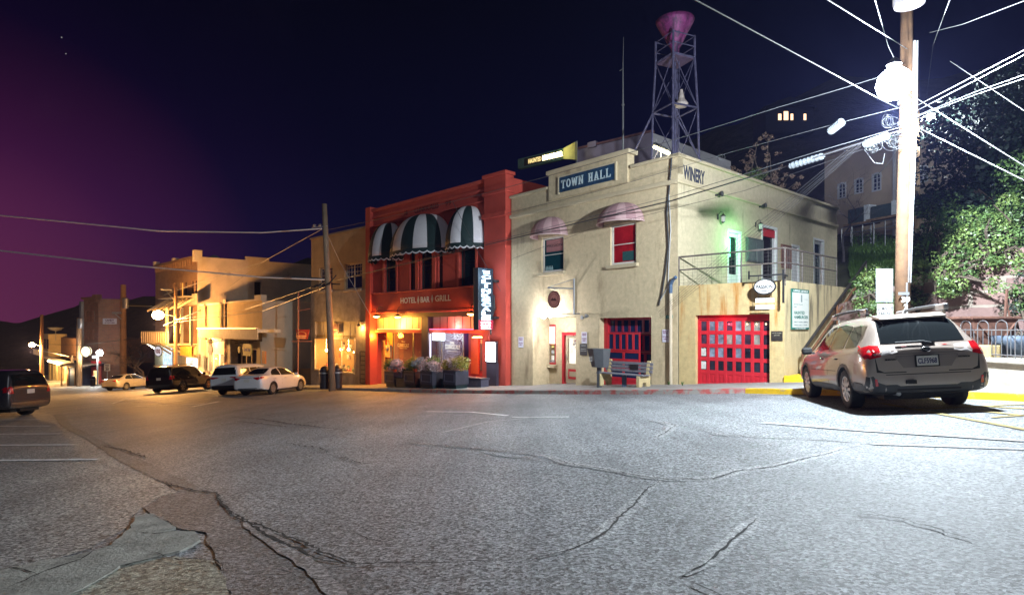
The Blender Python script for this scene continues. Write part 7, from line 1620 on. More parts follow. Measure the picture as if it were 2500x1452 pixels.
# --- the wagon on the right
def wagon_extra(e,patch,bv):
    patch([(-.60,.62),(.60,.62),(.56,.70),(.50,.71),(-.50,.71),(-.56,.70)],'B','bumper_crease',SEAM,.002) if False else None
    for s in (1,-1):
        P=lambda poly: poly if s==1 else mir(poly)
        patch(P([(.30,.66),(.62,.66),(.70,.70),(.74,.95),(.73,.66),(.60,.645),(.30,.645)]),'B','tailgate_seam',SEAM,.002)
        patch(P([(.62,.34),(.86,.34),(.88,.44),(.87,.60),(.78,.60),(.72,.50),(.60,.45)]),'B','bumper_corner',CLAD,.006)
        patch(P([(.72,.44),(.76,.44),(.765,.56),(.73,.55)]),'B','reflector',TLR,.014)
    patch([(-.62,.33),(.62,.33),(.62,.455),(.45,.455),(.4,.43),(-.4,.43),(-.45,.455),(-.62,.455)],'B','bumper_cladding',CLAD,.006)
    patch(rp(-.45,.45,.36,.385),'B','bumper_slot',SEAM,.009)
    patch([(-.34,.72),(.34,.72),(.45,.90),(.42,.92),(-.42,.92),(-.45,.90)],'B','plate_recess',mat('recess_shade_trim',(.19,.155,.14),.4,0,metal=.3),.005)  # recess shade painted on a flush patch as darker body colour
    patch([(-.62,.935),(.62,.935),(.60,.95),(-.60,.95)],'B','tailgate_trim',mat('recess_shade_trim',(.19,.155,.14)),.006)
    b=MB(); b.box(-.155,.155,-1.128,-1.118,.74,.90); pl_=b.build('license_plate',mat('plate_white',(.62,.60,.55),.4,.12,20),e)
    b=MB()
    for q in ((-.17,.17,.725,.742),(-.17,.17,.898,.915),(-.17,-.153,.742,.898),(.153,.17,.742,.898)): b.box(q[0],q[1],-1.135,-1.118,q[2],q[3])
    b.build('plate_frame',SEAM,pl_); ctext(e,'CLF5968',-.135,.135,.775,.865,-1.129,mat('plate_ink',(.03,.03,.09),.5),pl_,bold=.03)
    patch([(-.60,.33+.28),(.6,.61),(.6,.622),(-.6,.622)],'B','tailgate_seam',SEAM,.004)
    # emblem and badges
    h,n,_,_=bv.ray_cast(Vector((0,-4,1.0)),Vector((0,1,0))); ye=h.y-.012
    b=MB(); b.prism(disc(0,1.0,.075,.042,0,0,24),ye-.006,ye+.01); em=b.build('emblem',SEAM,e); b=MB(); b.tube([(.072*math.cos(PI*i/12),ye-.008,1.0+.039*math.sin(PI*i/12)) for i in range(25)],.006,5)
    for (x,z,r_) in ((-.03,1.008,.009),(0,1.0,.006),(.012,1.012,.006),(.03,1.006,.006),(.006,.988,.006),(.028,.99,.006)): b.lathe([(.001,-.004),(r_,0),(.001,.004)],(x,ye-.008,z),8,'Y')
    b.build('emblem_stars',CHR,em)
    for (s_,x0,x1) in (('SUBARU',-.60,-.44),('OUTBACK',.44,.60)):
        h,n,_,_=bv.ray_cast(Vector(((x0+x1)/2,-4,.86)),Vector((0,1,0))); ctext(e,s_,x0,x1,.848,.872,h.y-.012,SEAM,None,'badge',.02)
    # rear wiper, spoiler, rails, mirrors, handles
    b=MB(); h,_,_,_=bv.ray_cast(Vector((.1,-4,1.12)),Vector((0,1,0))); y_=h.y-.03; b.tube([(.12,y_,1.10),(.0,y_,1.135),(-.40,y_+.01,1.13)],.012,5); b.box(-.02,.16,y_-.01,y_+.03,1.085,1.11); b.build('rear_wiper',SEAM,e)
    b=MB(); b.add([(-.50,-.755,1.545),(.50,-.755,1.545),(.53,-.45,1.617),(-.53,-.45,1.617),(-.50,-.74,1.51),(.50,-.74,1.51),(.53,-.45,1.56),(-.53,-.45,1.56)],[(0,1,2,3),(7,6,5,4),(0,4,5,1),(1,5,6,2),(2,6,7,3),(3,7,4,0)]); b.build('roof_spoiler',bpy.data.materials['wagon_paint'],e,bevel=.015)
    for s in (1,-1):
        b=MB(); pts=[(s*.60,-.52,1.62),(s*.60,-.40,1.70),(s*.605,-.1,1.735),(s*.61,.6,1.745),(s*.61,1.2,1.73),(s*.60,1.45,1.67)]; b.tube(pts,[.02,.035,.028,.026,.032,.02],8); b.build('roof_rail',CLAD,e,smooth=True)
        for y_ in (-.38,1.3): b=MB(); b.box(s*.57-.02,s*.63,y_-.16,y_+.16,1.64,1.745); b.build('rail_foot',mat('rail_silver',(.4,.4,.4),.4,metal=.6),e,bevel=.02)
        b=MB(); b.obox((s*1.02,2.0,1.05),.2,.11,.15); m_=b.build('wing_mirror',SEAM,e,bevel=.04); b=MB(); b.obox((s*.92,2.03,1.0),.1,.05,.04); b.build('mirror_arm',SEAM,m_)
        for y_ in (.42,1.38):
            hh,_,_,_=bv.ray_cast(Vector((s*3,y_,.88)),Vector((-s,0,0))); b=MB(); b.tube([(hh.x+s*.0,y_-.09,.88),(hh.x+s*.03,y_-.05,.885),(hh.x+s*.03,y_+.05,.885),(hh.x,y_+.09,.88)],.013,6); b.build('door_handle',CHR,e)
        f='R' if s==1 else 'L'
        patch([(.46,.30),(2.29,.30),(2.29,.37),(2.0,.40),(.7,.40),(.46,.37)],f,'sill_cladding',CLAD,.012)
        for yc in (0,2.745):
            ring_=[(yc+.40*math.cos(a),.345+.40*math.sin(a)) for a in [PI*(1.08-1.16*i/14) for i in range(15)]]; ro=[(yc+.455*math.cos(a),.345+.455*math.sin(a)) for a in [PI*(-.08+1.16*i/14) for i in range(15)]]
            patch(ring_+ro,f,'wheel_arch_trim',CLAD,.010,dense=.1)
        patch([(-1.0,.36),(-.47,.36),(-.47,.46),(-.55,.50),(-.9,.48)],f,'corner_cladding',CLAD,.008)
        patch([(-.98,.88),(-.72,1.0),(-.68,1.05),(-.92,1.10),(-1.05,1.06),(-1.07,.90)],f,'tail_light',TLR,.009)
        patch([(.42,1.035),(2.2,.985),(2.2,.997),(.42,1.047)],f,'window_trim',CHR,.006,dense=.2) if False else None
    b=MB(); b.tube([(-.42,-1.05,.30),(-.42,-.6,.30)],.035,8); b.build('exhaust',M['metal'],e); b=MB(); b.box(-.32,-.18,-1.14,-1.05,.46,.52); b.build('tow_hitch',SEAM,e)
    patch([(-.60,1.12),(.60,1.12),(.57,1.36),(.53,1.52),(-.53,1.52),(-.57,1.36)],'B','rear_window',TINT,.006)
WPAINT = paint('wagon_paint',(.33,.27,.23),.34,.30)
ww = [[(-.55,1.10),(-.42,1.08),(-.02,1.075),(.05,1.09),(.02,1.44),(-.30,1.46),(-.55,1.26)],[(.12,1.075),(.98,1.06),(.98,1.50),(.55,1.51),(.09,1.455)],[(1.04,1.06),(2.12,1.03),(2.0,1.16),(1.72,1.38),(1.45,1.47),(1.04,1.50)]]
tl_in=[(.40,.975),(.58,.935),(.645,.935),(.645,1.075),(.58,1.075),(.42,1.06)]; tl_out=[(.645,.915),(.80,.875),(.87,.93),(.87,1.05),(.82,1.105),(.645,1.09)]
car('parked_wagon',(6.257+.785*.973-.08,10.65-.785*.232),math.radians(13.4),ST_WAGON,WPAINT,'champagne silver wagon with black roof rails parked under the bright lamp',2.745,.345,.235,.79,ww,None,
    [(tl_in,'B',TLW),(mir(tl_in),'B',TLW),(tl_out,'B',TLR),(mir(tl_out),'B',TLR)],[rp(1.0,1.014,.42,1.05),rp(2.16,2.174,.46,1.0),[(.16,1.05),(.16,.80),(.42,.46),(.434,.46),(.175,.80),(.175,1.05)],rp(.45,2.2,.655,.664)],wagon_extra,(.985,1,.975))
# --- the smaller cars
def plate_of(e,y,z,s='ABX 4127',m=None):
    b=MB(); b.box(-.155,.155,y-.01,y,z-.08,z+.08); o=b.build('license_plate',mat('plate_white',(.62,.60,.55)),e)
def mirrors(e,y,z,x,m):
    for s in (1,-1): b=MB(); b.obox((s*x,y,z),.2,.1,.14); b.build('wing_mirror',m,e,bevel=.03)
WP = paint('white_paintwork',(.70,.70,.72),.25,.0); SP_ = paint('silver_paintwork',(.48,.44,.36),.3,.3); BKP = paint('black_paintwork',(.012,.008,.008),.2,.1); GP = paint('dark_grey_paintwork',(.05,.045,.05),.25,.3)
sw_=[[(-.02,1.02),(.12,1.18),(.38,1.32),(.76,1.38),(.80,1.00)],[(.86,1.00),(.84,1.385),(1.35,1.37),(1.72,1.27),(2.15,.99)]]
srw=[(-.60,1.10),(.60,1.10),(.52,1.28),(.46,1.37),(-.46,1.37),(-.52,1.28)]
stl=[(.36,.90),(.60,.80),(.78,.86),(.84,.95),(.74,.97),(.45,.93)]
def sed_extra(dark):
    def f(e,patch,bv):
        plate_of(e,-1.005,.78); patch([(-.62,.28),(.62,.28),(.56,.40),(-.56,.40)],'B','bumper_insert',CLAD,.006); patch([(-.55,.925),(.55,.925),(.5,.94),(-.5,.94)],'B','trunk_trim',CHR if not dark else CLAD,.006)
        mirrors(e,2.05,1.0,.98,WP if not dark else SP_); patch(stl2:=[(-.95,.86),(-.72,.90),(-.70,.95),(-.92,.97)],'R','tail_light',TLR,.008); patch(stl2,'L','tail_light',TLR,.008)
        patch([(-.66,2.25),(.66,2.25),(.56,1.72),(-.56,1.72)],'T','windshield',TINT,.005)
        for s in (1,-1):
            for y_ in (.15,1.1): b=MB(); b.tube([(s*.905,y_-.08,.84),(s*.925,y_,.845),(s*.905,y_+.08,.84)],.013,5); b.build('door_handle',M['metal'],e)
    return f
def pos_u(uRR,Y,phi,half): 
    r=Vector((math.cos(phi),-math.sin(phi))); return Vector(((uRR-U0)/F*Y,Y))-r*half
ph=math.radians(10.8); c0=pos_u(664,31.2,ph,.77)
car('parked_sedan',c0,ph,ST_SEDAN,WP,'white compact sedan with red tail lights nearest the cream shop row',2.7,.32,.2,.77,sw_,srw,[(stl,'B',TLR),(mir(stl),'B',TLR)],[rp(.82,.836,.35,.98),rp(2.0,2.016,.4,.94),[(.0,.98),(.02,.8),(.33,.42),(.345,.42),(.035,.8),(.015,.98)]],sed_extra(False))
ph2=math.radians(9)
uw=[[(-.72,1.24),(.2,1.22),(.2,1.66),(-.62,1.64)],[(.27,1.22),(1.15,1.21),(1.15,1.67),(.27,1.66)],[(1.22,1.21),(2.5,1.18),(2.3,1.42),(1.98,1.62),(1.22,1.67)]]
urw=[(-.78,1.25),(.78,1.25),(.72,1.70),(-.72,1.70)]
utl=[(.74,.95),(.95,.95),(.97,1.22),(.80,1.22)]; utl2=[(.35,1.08),(.80,1.0),(.95,1.05),(.96,1.12),(.45,1.12)]
def suv_extra(rail,tlside,platez=.95,glassdark=True,chrome=False,ysc=1,zsc=1):
    def f(e,patch,bv):
        plate_of(e,-1.23*ysc,platez); patch([(-.80,.36*zsc+.02),(.80,.36*zsc+.02),(.78,.60*zsc),(-.78,.60*zsc)],'B','bumper',CHR if chrome else CLAD,.012)
        patch([(-.72,2.72*ysc),(.72,2.72*ysc),(.70,2.4*ysc),(-.70,2.4*ysc)],'T','windshield',TINT,.005)
        m_=bpy.data.materials['black_paintwork'] if rail else WP
        for s in (1,-1):
            if rail: b=MB(); b.tube([(s*.74,-.7,1.9*zsc),(s*.74,-.6,1.97*zsc),(s*.74,1.7,1.98*zsc),(s*.74,1.85,1.92*zsc)],.022,6); b.build('roof_rail',CHR,e)
            b=MB(); b.obox((s*1.12*(.9 if not rail else 1),2.55*ysc,1.26*zsc),.22,.12,.2); b.build('wing_mirror',m_,e,bevel=.04)
            for y_ in (.6,1.75): b=MB(); b.tube([(s*1.035*(.92 if not rail else 1),(y_-.1)*ysc,1.02*zsc),(s*1.05*(.92 if not rail else 1),(y_+.1)*ysc,1.02*zsc)],.015,5); b.build('door_handle',CHR,e)
        patch([(-1.15*ysc,1.0*zsc),(-.98*ysc,1.0*zsc),(-.98*ysc,1.2*zsc),(-1.12*ysc,1.2*zsc)],'R','tail_light',TLR,.01); patch([(-1.15*ysc,1.0*zsc),(-.98*ysc,1.0*zsc),(-.98*ysc,1.2*zsc),(-1.12*ysc,1.2*zsc)],'L','tail_light',TLR,.01)
    return f
def scp(polys,sy,sz): return [[(a*sy,b*sz) for a,b in q] for q in polys]
k=(.91,.83,.90)
rp2=Vector((math.cos(ph2),-math.sin(ph2))); fp2=Vector((math.sin(ph2),math.cos(ph2)))
car('parked_crossover',pos_u(607,33.6,ph2,.8),ph2,ST_SUV,WP,'white crossover half hidden behind the white compact sedan',3.3*.83,.35,.22,.80,scp(uw,k[1],k[2]),scp([urw],k[0],k[2])[0],[(scp([utl2],k[0],k[2])[0],'B',TLR),(mir(scp([utl2],k[0],k[2])[0]),'B',TLR)],[rp(1.0,1.016,.4,1.05),rp(.2,.214,.55,1.05)],suv_extra(False,0,.86,zsc=.9,ysc=.83),k)
ph3=math.radians(2.1)
car('parked_suv',pos_u(443,42.5,ph3,.87),ph3,ST_SUV,BKP,'long black full size SUV parked facing the balcony',3.3,.40,.27,.88,[[(-.95,1.27),(.2,1.24),(.2,1.74),(-.86,1.74)],[(.27,1.24),(1.15,1.22),(1.15,1.75),(.27,1.74)],[(1.22,1.22),(2.5,1.20),(2.3,1.46),(1.98,1.68),(1.22,1.75)]],urw,[(utl,'B',TLR),(mir(utl),'B',TLR)],[rp(1.18,1.2,.45,1.15),rp(.22,.24,.55,1.15)],suv_extra(True,0,1.0),rims=6,rimm=CHR)
ph4=math.radians(7.7)
car('parked_sedan',pos_u(306,54,ph4,.77),ph4,ST_SEDAN,SP_,'pale gold sedan parked left of the black SUV under the bare tree',2.72,.33,.2,.80,sw_,srw,[(stl,'B',TLR),(mir(stl),'B',TLR)],[rp(.82,.836,.35,.98),rp(2.0,2.016,.4,.94)],sed_extra(True),(1.03,1.04,1.0),rims=7)
# dark SUV cut by the left edge
ph5=math.radians(-84); Yc=21.5; corner=Vector(((18-U0)/F*Yc,Yc)); f5=Vector((math.sin(ph5),math.cos(ph5))); r5=Vector((math.cos(ph5),-math.sin(ph5)))
c5=corner+r5*.95+f5*1.05
car('parked_suv',c5,ph5,ST_SUV,GP,'dark grey SUV cut off by the left edge of the view, seen from behind',2.8,.39,.26,.80,scp(uw,.85,.94),scp([urw],.92,.94)[0],[(scp([utl],.92,.94)[0],'B',TLR),(mir(scp([utl],.92,.94)[0]),'B',TLR)],[rp(1.0,1.016,.4,1.05)],suv_extra(False,0,.95,chrome=True,zsc=.94,ysc=.85),(.92,.85,.94))
# ================================================================ right side: wall, ivy, fence, hillside houses
STONE = brickmat('stone_blocks',(.30,.19,.16),(.24,.15,.14),(.36,.30,.25),.75,.36,.035,.9,.03,'XY')
def wallrun(name, pts, h0, h1, th, m, label, cat='wall'):
    b = MB(); o0 = Vector((pts[0][0],pts[0][1],0))
    for p,q,ha,hb in zip(pts,pts[1:],h1,h1[1:]):
        p,q=Vector(p),Vector(q); d=(q-p).normalized(); n=Vector((-d.y,d.x))*th*-1; L_=[p,q,q-n,p-n]
        zz=[(gz(*v)-.5) for v in (p,q,q,p)]; tt=[ha,hb,hb,ha]
        b.add([(v.x-o0.x,v.y-o0.y,z) for v,z in zip(L_,zz)]+[(v.x-o0.x,v.y-o0.y,t) for v,t in zip(L_,tt)],[(0,1,2,3),(7,6,5,4),(0,4,5,1),(1,5,6,2),(2,6,7,3),(3,7,4,0)])
    o=b.build(name,m,label=label,cat=cat); o.location=o0; return o
wallrun('stone_wall',[(11.0,20.5),(11.3,17.6),(12.1,15.6),(13.2,13.2),(15.6,8.5),(17,4)],0,[CZ+.7,CZ+1.2,CZ+1.9,CZ+2.1,CZ+2.2,CZ+2.2],.5,STONE,'high pinkish stone block retaining wall behind the hoop fence')
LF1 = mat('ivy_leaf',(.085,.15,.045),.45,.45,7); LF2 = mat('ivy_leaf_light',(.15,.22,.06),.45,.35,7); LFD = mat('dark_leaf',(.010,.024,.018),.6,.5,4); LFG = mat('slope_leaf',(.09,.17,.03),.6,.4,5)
def cloud(mb, c, r, n, s, shell=.55, rr=random):
    for i in range(n):
        d = Vector((rr.gauss(0,1),rr.gauss(0,1),rr.gauss(0,1))).normalized(); k_=rr.uniform(shell,1)**.6
        q = Vector(c)+Vector((d.x*r[0],d.y*r[1],d.z*r[2]))*k_
        nrm=(d+Vector((rr.gauss(0,.5),rr.gauss(0,.5),rr.gauss(.3,.5)))).normalized(); a=nrm.cross(Vector((rr.gauss(0,1),rr.gauss(0,1),rr.gauss(0,1)))).normalized()*s*rr.uniform(.55,1.2); b_=nrm.cross(a)*.62
        mb.add([q-a*.5,q+b_*.5-a*.1,q+a*.5,q-b_*.5-a*.1],[(0,1,2,3)])
def bush(name, blobs, n, s, mats, label, cat='bush', shadow_core=True, stems=None, group=None, sub=7, seed=1):
    rr=random.Random(seed); base=Vector(blobs[0][0]); t_=world_thing(name,(base.x,base.y,base.z-blobs[0][1]*.9),label,cat,group)
    bs=[MB() for _ in mats]
    for (c,r) in blobs:
        for j in range(sub):
            d=Vector((rr.gauss(0,1),rr.gauss(0,1),rr.gauss(0,1))).normalized(); cc=Vector(c)+d*r*.55; r2=r*rr.uniform(.35,.6)
            cloud(bs[rr.randrange(len(mats))],cc,(r2,r2,r2*.8),int(n*r*r/sub),s,rr=rr)
    for b,m in zip(bs,mats):
        if b.v: wpart(b,t_,'foliage',m,norm=False)
    b=MB()
    for (c,r) in blobs:
        for j in range(4): b.tube([Vector((base.x,base.y,base.z-blobs[0][1])),(Vector(c)+base)/2+Vector((rr.gauss(0,.2),rr.gauss(0,.2),0)),Vector(c)+Vector((rr.gauss(0,.3),rr.gauss(0,.3),rr.gauss(0,.3)))*r],[.04,.03,.012],4,False)
    wpart(b,t_,'stem' if cat!='tree' else 'trunk',BK_)
    return t_
def AB(u,v,Y,r): return (at(u,v,Y),r)
bush('ivy_bush',[AB(2290,650,15.8,.55),AB(2240,665,16,.42),AB(2335,625,15.4,.5),AB(2375,590,15.2,.6),AB(2330,690,15.3,.45),AB(2390,650,14.9,.5),AB(2300,710,15.6,.4),AB(2430,700,14.3,.28)],2000,.085,[LF1,LF2],'bright leafy ivy mound spilling over the wall right of the pole',seed=2)
bush('ivy_bush',[AB(2420,570,15.0,.6),AB(2450,620,14.6,.5),AB(2395,540,15.6,.55),AB(2480,560,14.6,.55),AB(2500,640,14.2,.5),AB(2440,520,15.6,.6)],2000,.085,[LF1,LF2,LF1],'large leafy ivy mass at the right edge above the stone wall',seed=3)
bush('ivy_bush',[AB(2490,700,13.9,.4),AB(2478,745,13.9,.32),AB(2505,760,13.8,.3),AB(2500,830,13.4,.25)],2000,.08,[LF1,LFD],'ivy strands hanging down the stone wall at the right edge',seed=4)
bush('ivy_bush',[AB(2140,690,17.5,.6),AB(2125,745,17,.5),AB(2160,740,16.6,.5),AB(2110,700,17.6,.4)],1900,.09,[LF2,LF1],'bright green bush between the stairs and the brown pole',seed=5)
bush('ivy_bush',[AB(2240,720,16.6,.5),AB(2250,640,17.5,.6),AB(2235,580,18.5,.6),AB(2265,600,18,.7),AB(2310,560,18.5,.8),AB(2290,520,19.5,.8)],1500,.095,[LF1,LFD],'darker ivy just right of the brown pole, above the wagon roof',seed=6)
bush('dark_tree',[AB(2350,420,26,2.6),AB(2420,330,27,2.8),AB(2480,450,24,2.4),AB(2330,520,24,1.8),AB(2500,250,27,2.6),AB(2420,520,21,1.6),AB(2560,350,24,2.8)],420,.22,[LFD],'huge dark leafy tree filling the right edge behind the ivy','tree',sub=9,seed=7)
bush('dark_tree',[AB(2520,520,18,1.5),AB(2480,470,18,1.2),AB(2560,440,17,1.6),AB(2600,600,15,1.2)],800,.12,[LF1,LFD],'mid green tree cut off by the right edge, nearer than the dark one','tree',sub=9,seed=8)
# hillside lookups
hs_=bpy.data.objects['hillside'].data; hbv=BVHTree.FromPolygons([v.co for v in hs_.vertices],[p.vertices for p in hs_.polygons])
def hit(u,v):
    r=ray(u,v); h,_,_,_=hbv.ray_cast(Vector((0,0,CZ)),r.normalized()); return h
b=MB(); rr=random.Random(12)
for i in range(5200):
    h=hit(rr.uniform(2075,2330),rr.triangular(575,720,640))
    if h is None or h.y>48: continue
    a=rr.uniform(0,6.28); l=rr.uniform(.10,.30)*(h.y/26)**.5; w_=.05
    for j in range(3):
        a+=2; b.add([h+Vector((-w_*math.sin(a),w_*math.cos(a),0)),h+Vector((w_*math.sin(a),-w_*math.cos(a),0)),h+Vector((math.cos(a)*l*.7,math.sin(a)*l*.7,l))],[(0,1,2)])
b.build('grass',LFG,label='bright green grass and weeds on the slope behind the pole',cat='grass',kind='stuff',norm=False)
for i,(u,v,r_,lb) in enumerate(((2110,600,1.0,'low green shrub on the slope beyond the terrace railing'),(2215,610,.8,'low shrub on the slope directly behind the tall pole'),(2290,590,1.1,'dark low shrub on the slope right of the pole'))):
    h=hit(u,v); bush('hill_shrub',[(h+Vector((0,0,.4)),r_),(h+Vector((r_*.8,0,.3)),r_*.7)],300,.14,[LFG,LF1],lb,group='shrubs on the slope',seed=20+i)
# hoop fence on a concrete ledge
lgA,lgB=Vector((at(2405,0,12.9).x,12.9)),Vector((at(2740,0,10.2).x,10.2)); dl_=(lgB-lgA).normalized(); nl_=Vector((-dl_.y,dl_.x)); LGF=Fac(lgA,dl_,gz(*lgA)+.13)
b=MB(); b.box(0,4.6,0,1.8,-.3,.52); b.box(-.05,4.6,-.10,1.8,.46,.56); single(LGF,b,'concrete_ledge',mat('ledge_concrete',(.34,.31,.26),.9,.3,2.5,.012,18),(0,0,0),'chipped pale concrete ledge under the hoop fence','ledge',bevel=.02)
b=MB(); b.box(-.2,4.6,-.45,-.003,-.3,.24); single(LGF,b,'concrete_step',mat('ledge_concrete',(.50,.46,.38)),(0,-.4,0),'pale concrete step in front of the ledge at the right edge','step',bevel=.02)
b=MB(); b.box(-.42,-.10,.2,.5,-.3,.82); single(LGF,b,'gate_pier',STUCW,(-.26,.3,0),'short yellow stucco pier at the left end of the ledge','pier',bevel=.02)
hf=Thing(LGF,'hoop_fence',-1,.25,.56,'galvanised hoop topped fence above the pale ledge','fence'); GALV=mat('fence_galv',(.20,.21,.23),.4,.15,metal=.6)
x0_=-.95
b=MB(); b.tube([(x0_,.25,1.16),(4.6,.25,1.16)],.014,6).tube([(x0_,.25,.62),(4.6,.25,.62)],.014,6); hf.part(b,'rail',GALV)
for i in range(12):
    x_=x0_+.03+i*.46; b=MB(); b.tube([(x_,.25,.45),(x_,.25,1.24)]+[(x_+.14-.14*math.cos(PI*j/10),.25,1.24+.13*math.sin(PI*j/10)) for j in range(1,10)]+[(x_+.28,.25,1.24),(x_+.28,.25,.45)],.011,6); b.tube([(x_+.14,.25,.45),(x_+.14,.25,1.18)],.009,5); b.tube([(x_+.36,.25,.62),(x_+.36,.25,1.16)],.009,5); hf.part(b,'hoop',GALV)
RUST=mat('rusty_iron',(.14,.065,.045),.85,.4,5,.004,40); c=at(2405,820,13.9)
oc=world_thing('ore_cart',Vector((c.x,c.y,c.z-.55)),'rusty old ore cart behind the hoop fence','ore cart')
b=MB(); Z=c.z; x,y=c.x,c.y; top=[(-.62,-.4),(.45,-.4),(.45,.4),(-.62,.4)]; bot=[(-.35,-.3),(.38,-.3),(.38,.3),(-.35,.3)]; b.add([(x+p[0],y+p[1],Z+.42) for p in top]+[(x+p[0],y+p[1],Z-.45) for p in bot],[(9-5-1,2,1,0)][:0]+[(4,5,6,7),(0,1,5,4),(1,2,6,5),(2,3,7,6),(3,0,4,7),(0,1,2,3)]); wpart(b,oc,'tub',RUST,bevel=.01)
b=MB(); b.tube([(x-.64,y-.42,Z+.42),(x+.47,y-.42,Z+.42),(x+.47,y+.42,Z+.42),(x-.64,y+.42,Z+.42),(x-.64,y-.42,Z+.42)],.035,6); wpart(b,oc,'tub_rim',RUST); b=MB(); b.tube([(x-.5,y-.43,Z+.3),(x-.05,y-.43,Z-.2),(x+.35,y-.43,Z+.3)],.03,5); b.tube([(x-.05,y-.43,Z-.2),(x-.05,y-.43,Z-.5)],.03,5); wpart(b,oc,'brace',RUST)
for s in (-.25,.25): b=MB(); b.lathe([(.18,-.04),(.18,.04)],(x+s,y-.35,Z-.5),16,'Y'); wpart(b,oc,'cart_wheel',RUST)
c=at(2482,845,13.2); b=MB(); b.lathe([(.05,-.22),(.25,-.18),(.42,.05),(.47,.24),(.43,.24),(.3,.0)],(0,0,0),20); o=b.build('metal_basin',mat('basin_blue',(.09,.12,.17),.6,.4,7,metal=.3),smooth=True,label='blue grey metal basin behind the hoop fence',cat='basin'); o.location=c
b=MB(); b.tube([(0,0,-.5),(.1,.0,.9)],.03,6); b.tube([(.3,0,-.5),(.1,0,.6)],.02,5); o=b.build('iron_bar',RUST,label='rusty upright iron bars between the ore cart and the basin',cat='iron bars'); o.location=at(2448,800,13.8)
# parking sign beside the pole
ps=world_thing('parking_sign',gp(2160,12.5)+Vector((0,0,.13)),'white 20 minute parking sign with a weathered blank sign above, beside the brown pole','sign')
b=MB(); b.tube([gp(2160,12.5),at(2160,665,12.5)],.03,6); wpart(b,ps,'post',M['metal'])
a,c=at(2141,782,12.42),at(2180,742,12.42); b=MB(); b.box(a.x,c.x,12.41,12.42,a.z-.12,c.z); o=wpart(b,ps,'sign_plate',M['white'],bevel=.01); b=MB(); W_=c.x-a.x; H=c.z-a.z
text(b,'20 MINUTE',a.x+.04*W_*1,c.x-.04*W_,c.z-H*.38,c.z-H*.16,12.408,.03,.003); text(b,'PARKING',a.x+.1*W_,c.x-.1*W_,c.z-H*.68,c.z-H*.47,12.408,.03,.003); text(b,'ONLY',a.x+.28*W_,c.x-.28*W_,c.z-H*1.0,c.z-H*.79,12.408,.03,.003); wpart(b,ps,'lettering',M['black'],o)
b=MB()
for q in ((a.x+.012,c.x-.012,c.z-.02,c.z-.012),(a.x+.012,a.x+.02,a.z-.10,c.z-.012),(c.x-.02,c.x-.012,a.z-.10,c.z-.012)): b.box(q[0],q[1],12.406,12.409,q[2],q[3])
wpart(b,ps,'border',M['black'],o)
a,c=at(2138,738,12.46),at(2180,656,12.46); b=MB(); b.box(a.x,c.x,12.45,12.462,a.z,c.z); wpart(b,ps,'blank_plate',mat('blank_sign',(.17,.19,.205),.6,.35,5,stain=((.3,.24,.14),.6,(5,5,5))),bevel=.01)
# upper building with arched windows
UF=Fac(at(2013,500,46).to_2d(),Vector((.4,-1)),0); UL=10.5; uz0,uz1=5.0,CZ+(800-385)/F*46
ub=Thing(UF,'hillside_building',0,0,6.5,'pale stucco building with arched windows up on the hillside','building')
UST=mat('upper_stucco',(.46,.36,.27),.9,.15,.5,.01,8)
wq=[UF.rect(u0,u1,v0,v1,0) for (u0,u1,v0,v1) in ((2045,2066,447,485),(2086,2108,436,473),(2129,2152,423,467))]+[UF.rect(2240,2266,405,445,0)]
b=MB(); b.wall(0,UL,uz0,uz1,0,[(q[0],q[1],q[2],q[3],.25) for q in wq]); ub.part(b,'front_wall',UST)
UW=mat('arch_white',(.55,.55,.58),.5,.05)
for q in wq:
    r_=(q[1]-q[0])/2; cx=(q[0]+q[1])/2; zc=q[3]-r_
    b=MB(); b.box(q[0],q[0]+.09,-.04,.1,q[2],q[3]).box(q[1]-.09,q[1],-.04,.1,q[2],q[3]).box(q[0],q[1],-.041,.09,q[2],q[2]+.1).box(cx-.03,cx+.03,.02,.09,q[2],q[3])
    b.tube([(cx-r_*math.cos(PI*i/12),-.0,zc+r_*math.sin(PI*i/12)) for i in range(13)],.07,5)
    for j in range(1,4): b.box(q[0],q[1],.03,.08,q[2]+(zc-q[2])*j/3-.02,q[2]+(zc-q[2])*j/3+.02)
    o=ub.part(b,'window',UW); b=MB(); b.box(q[0],q[1],.12,.13,q[2],q[3]); ub.part(b,'pane',NAVY,o)
    for s in (-1,1):
        b=MB(); n=6; P=[(cx+s*r_,q[3]+.01)]+[(cx+s*r_*math.cos(PI/2*i/n),zc+r_*math.sin(PI/2*i/n)) for i in range(n+1)]; b.prism(P,-.005,.06); ub.part(b,'arch_corner',UST,o)
b=MB(); b.box(-.1,UL,-.25,.1,uz0+3.0,uz0+3.15); ub.part(b,'string_course',UST); b=MB(); b.box(-.15,UL,-.3,.3,uz1,uz1+.3); ub.part(b,'cornice',UST)
b=MB(); b.quad((0,0,uz0),(0,12,uz0),(0,12,uz1),(0,0,uz1)); b.quad((UL,0,uz0),(UL,12,uz0),(UL,12,uz1),(UL,0,uz1)); b.quad((0,0,uz1),(UL,0,uz1),(UL,12,uz1),(0,12,uz1)); ub.part(b,'side_wall',UST)
b=MB(); x_=UF.pix(2184,450)[0]; b.box(x_,x_+.15,-.2,-.05,uz0,uz1); ub.part(b,'drainpipe',UW)
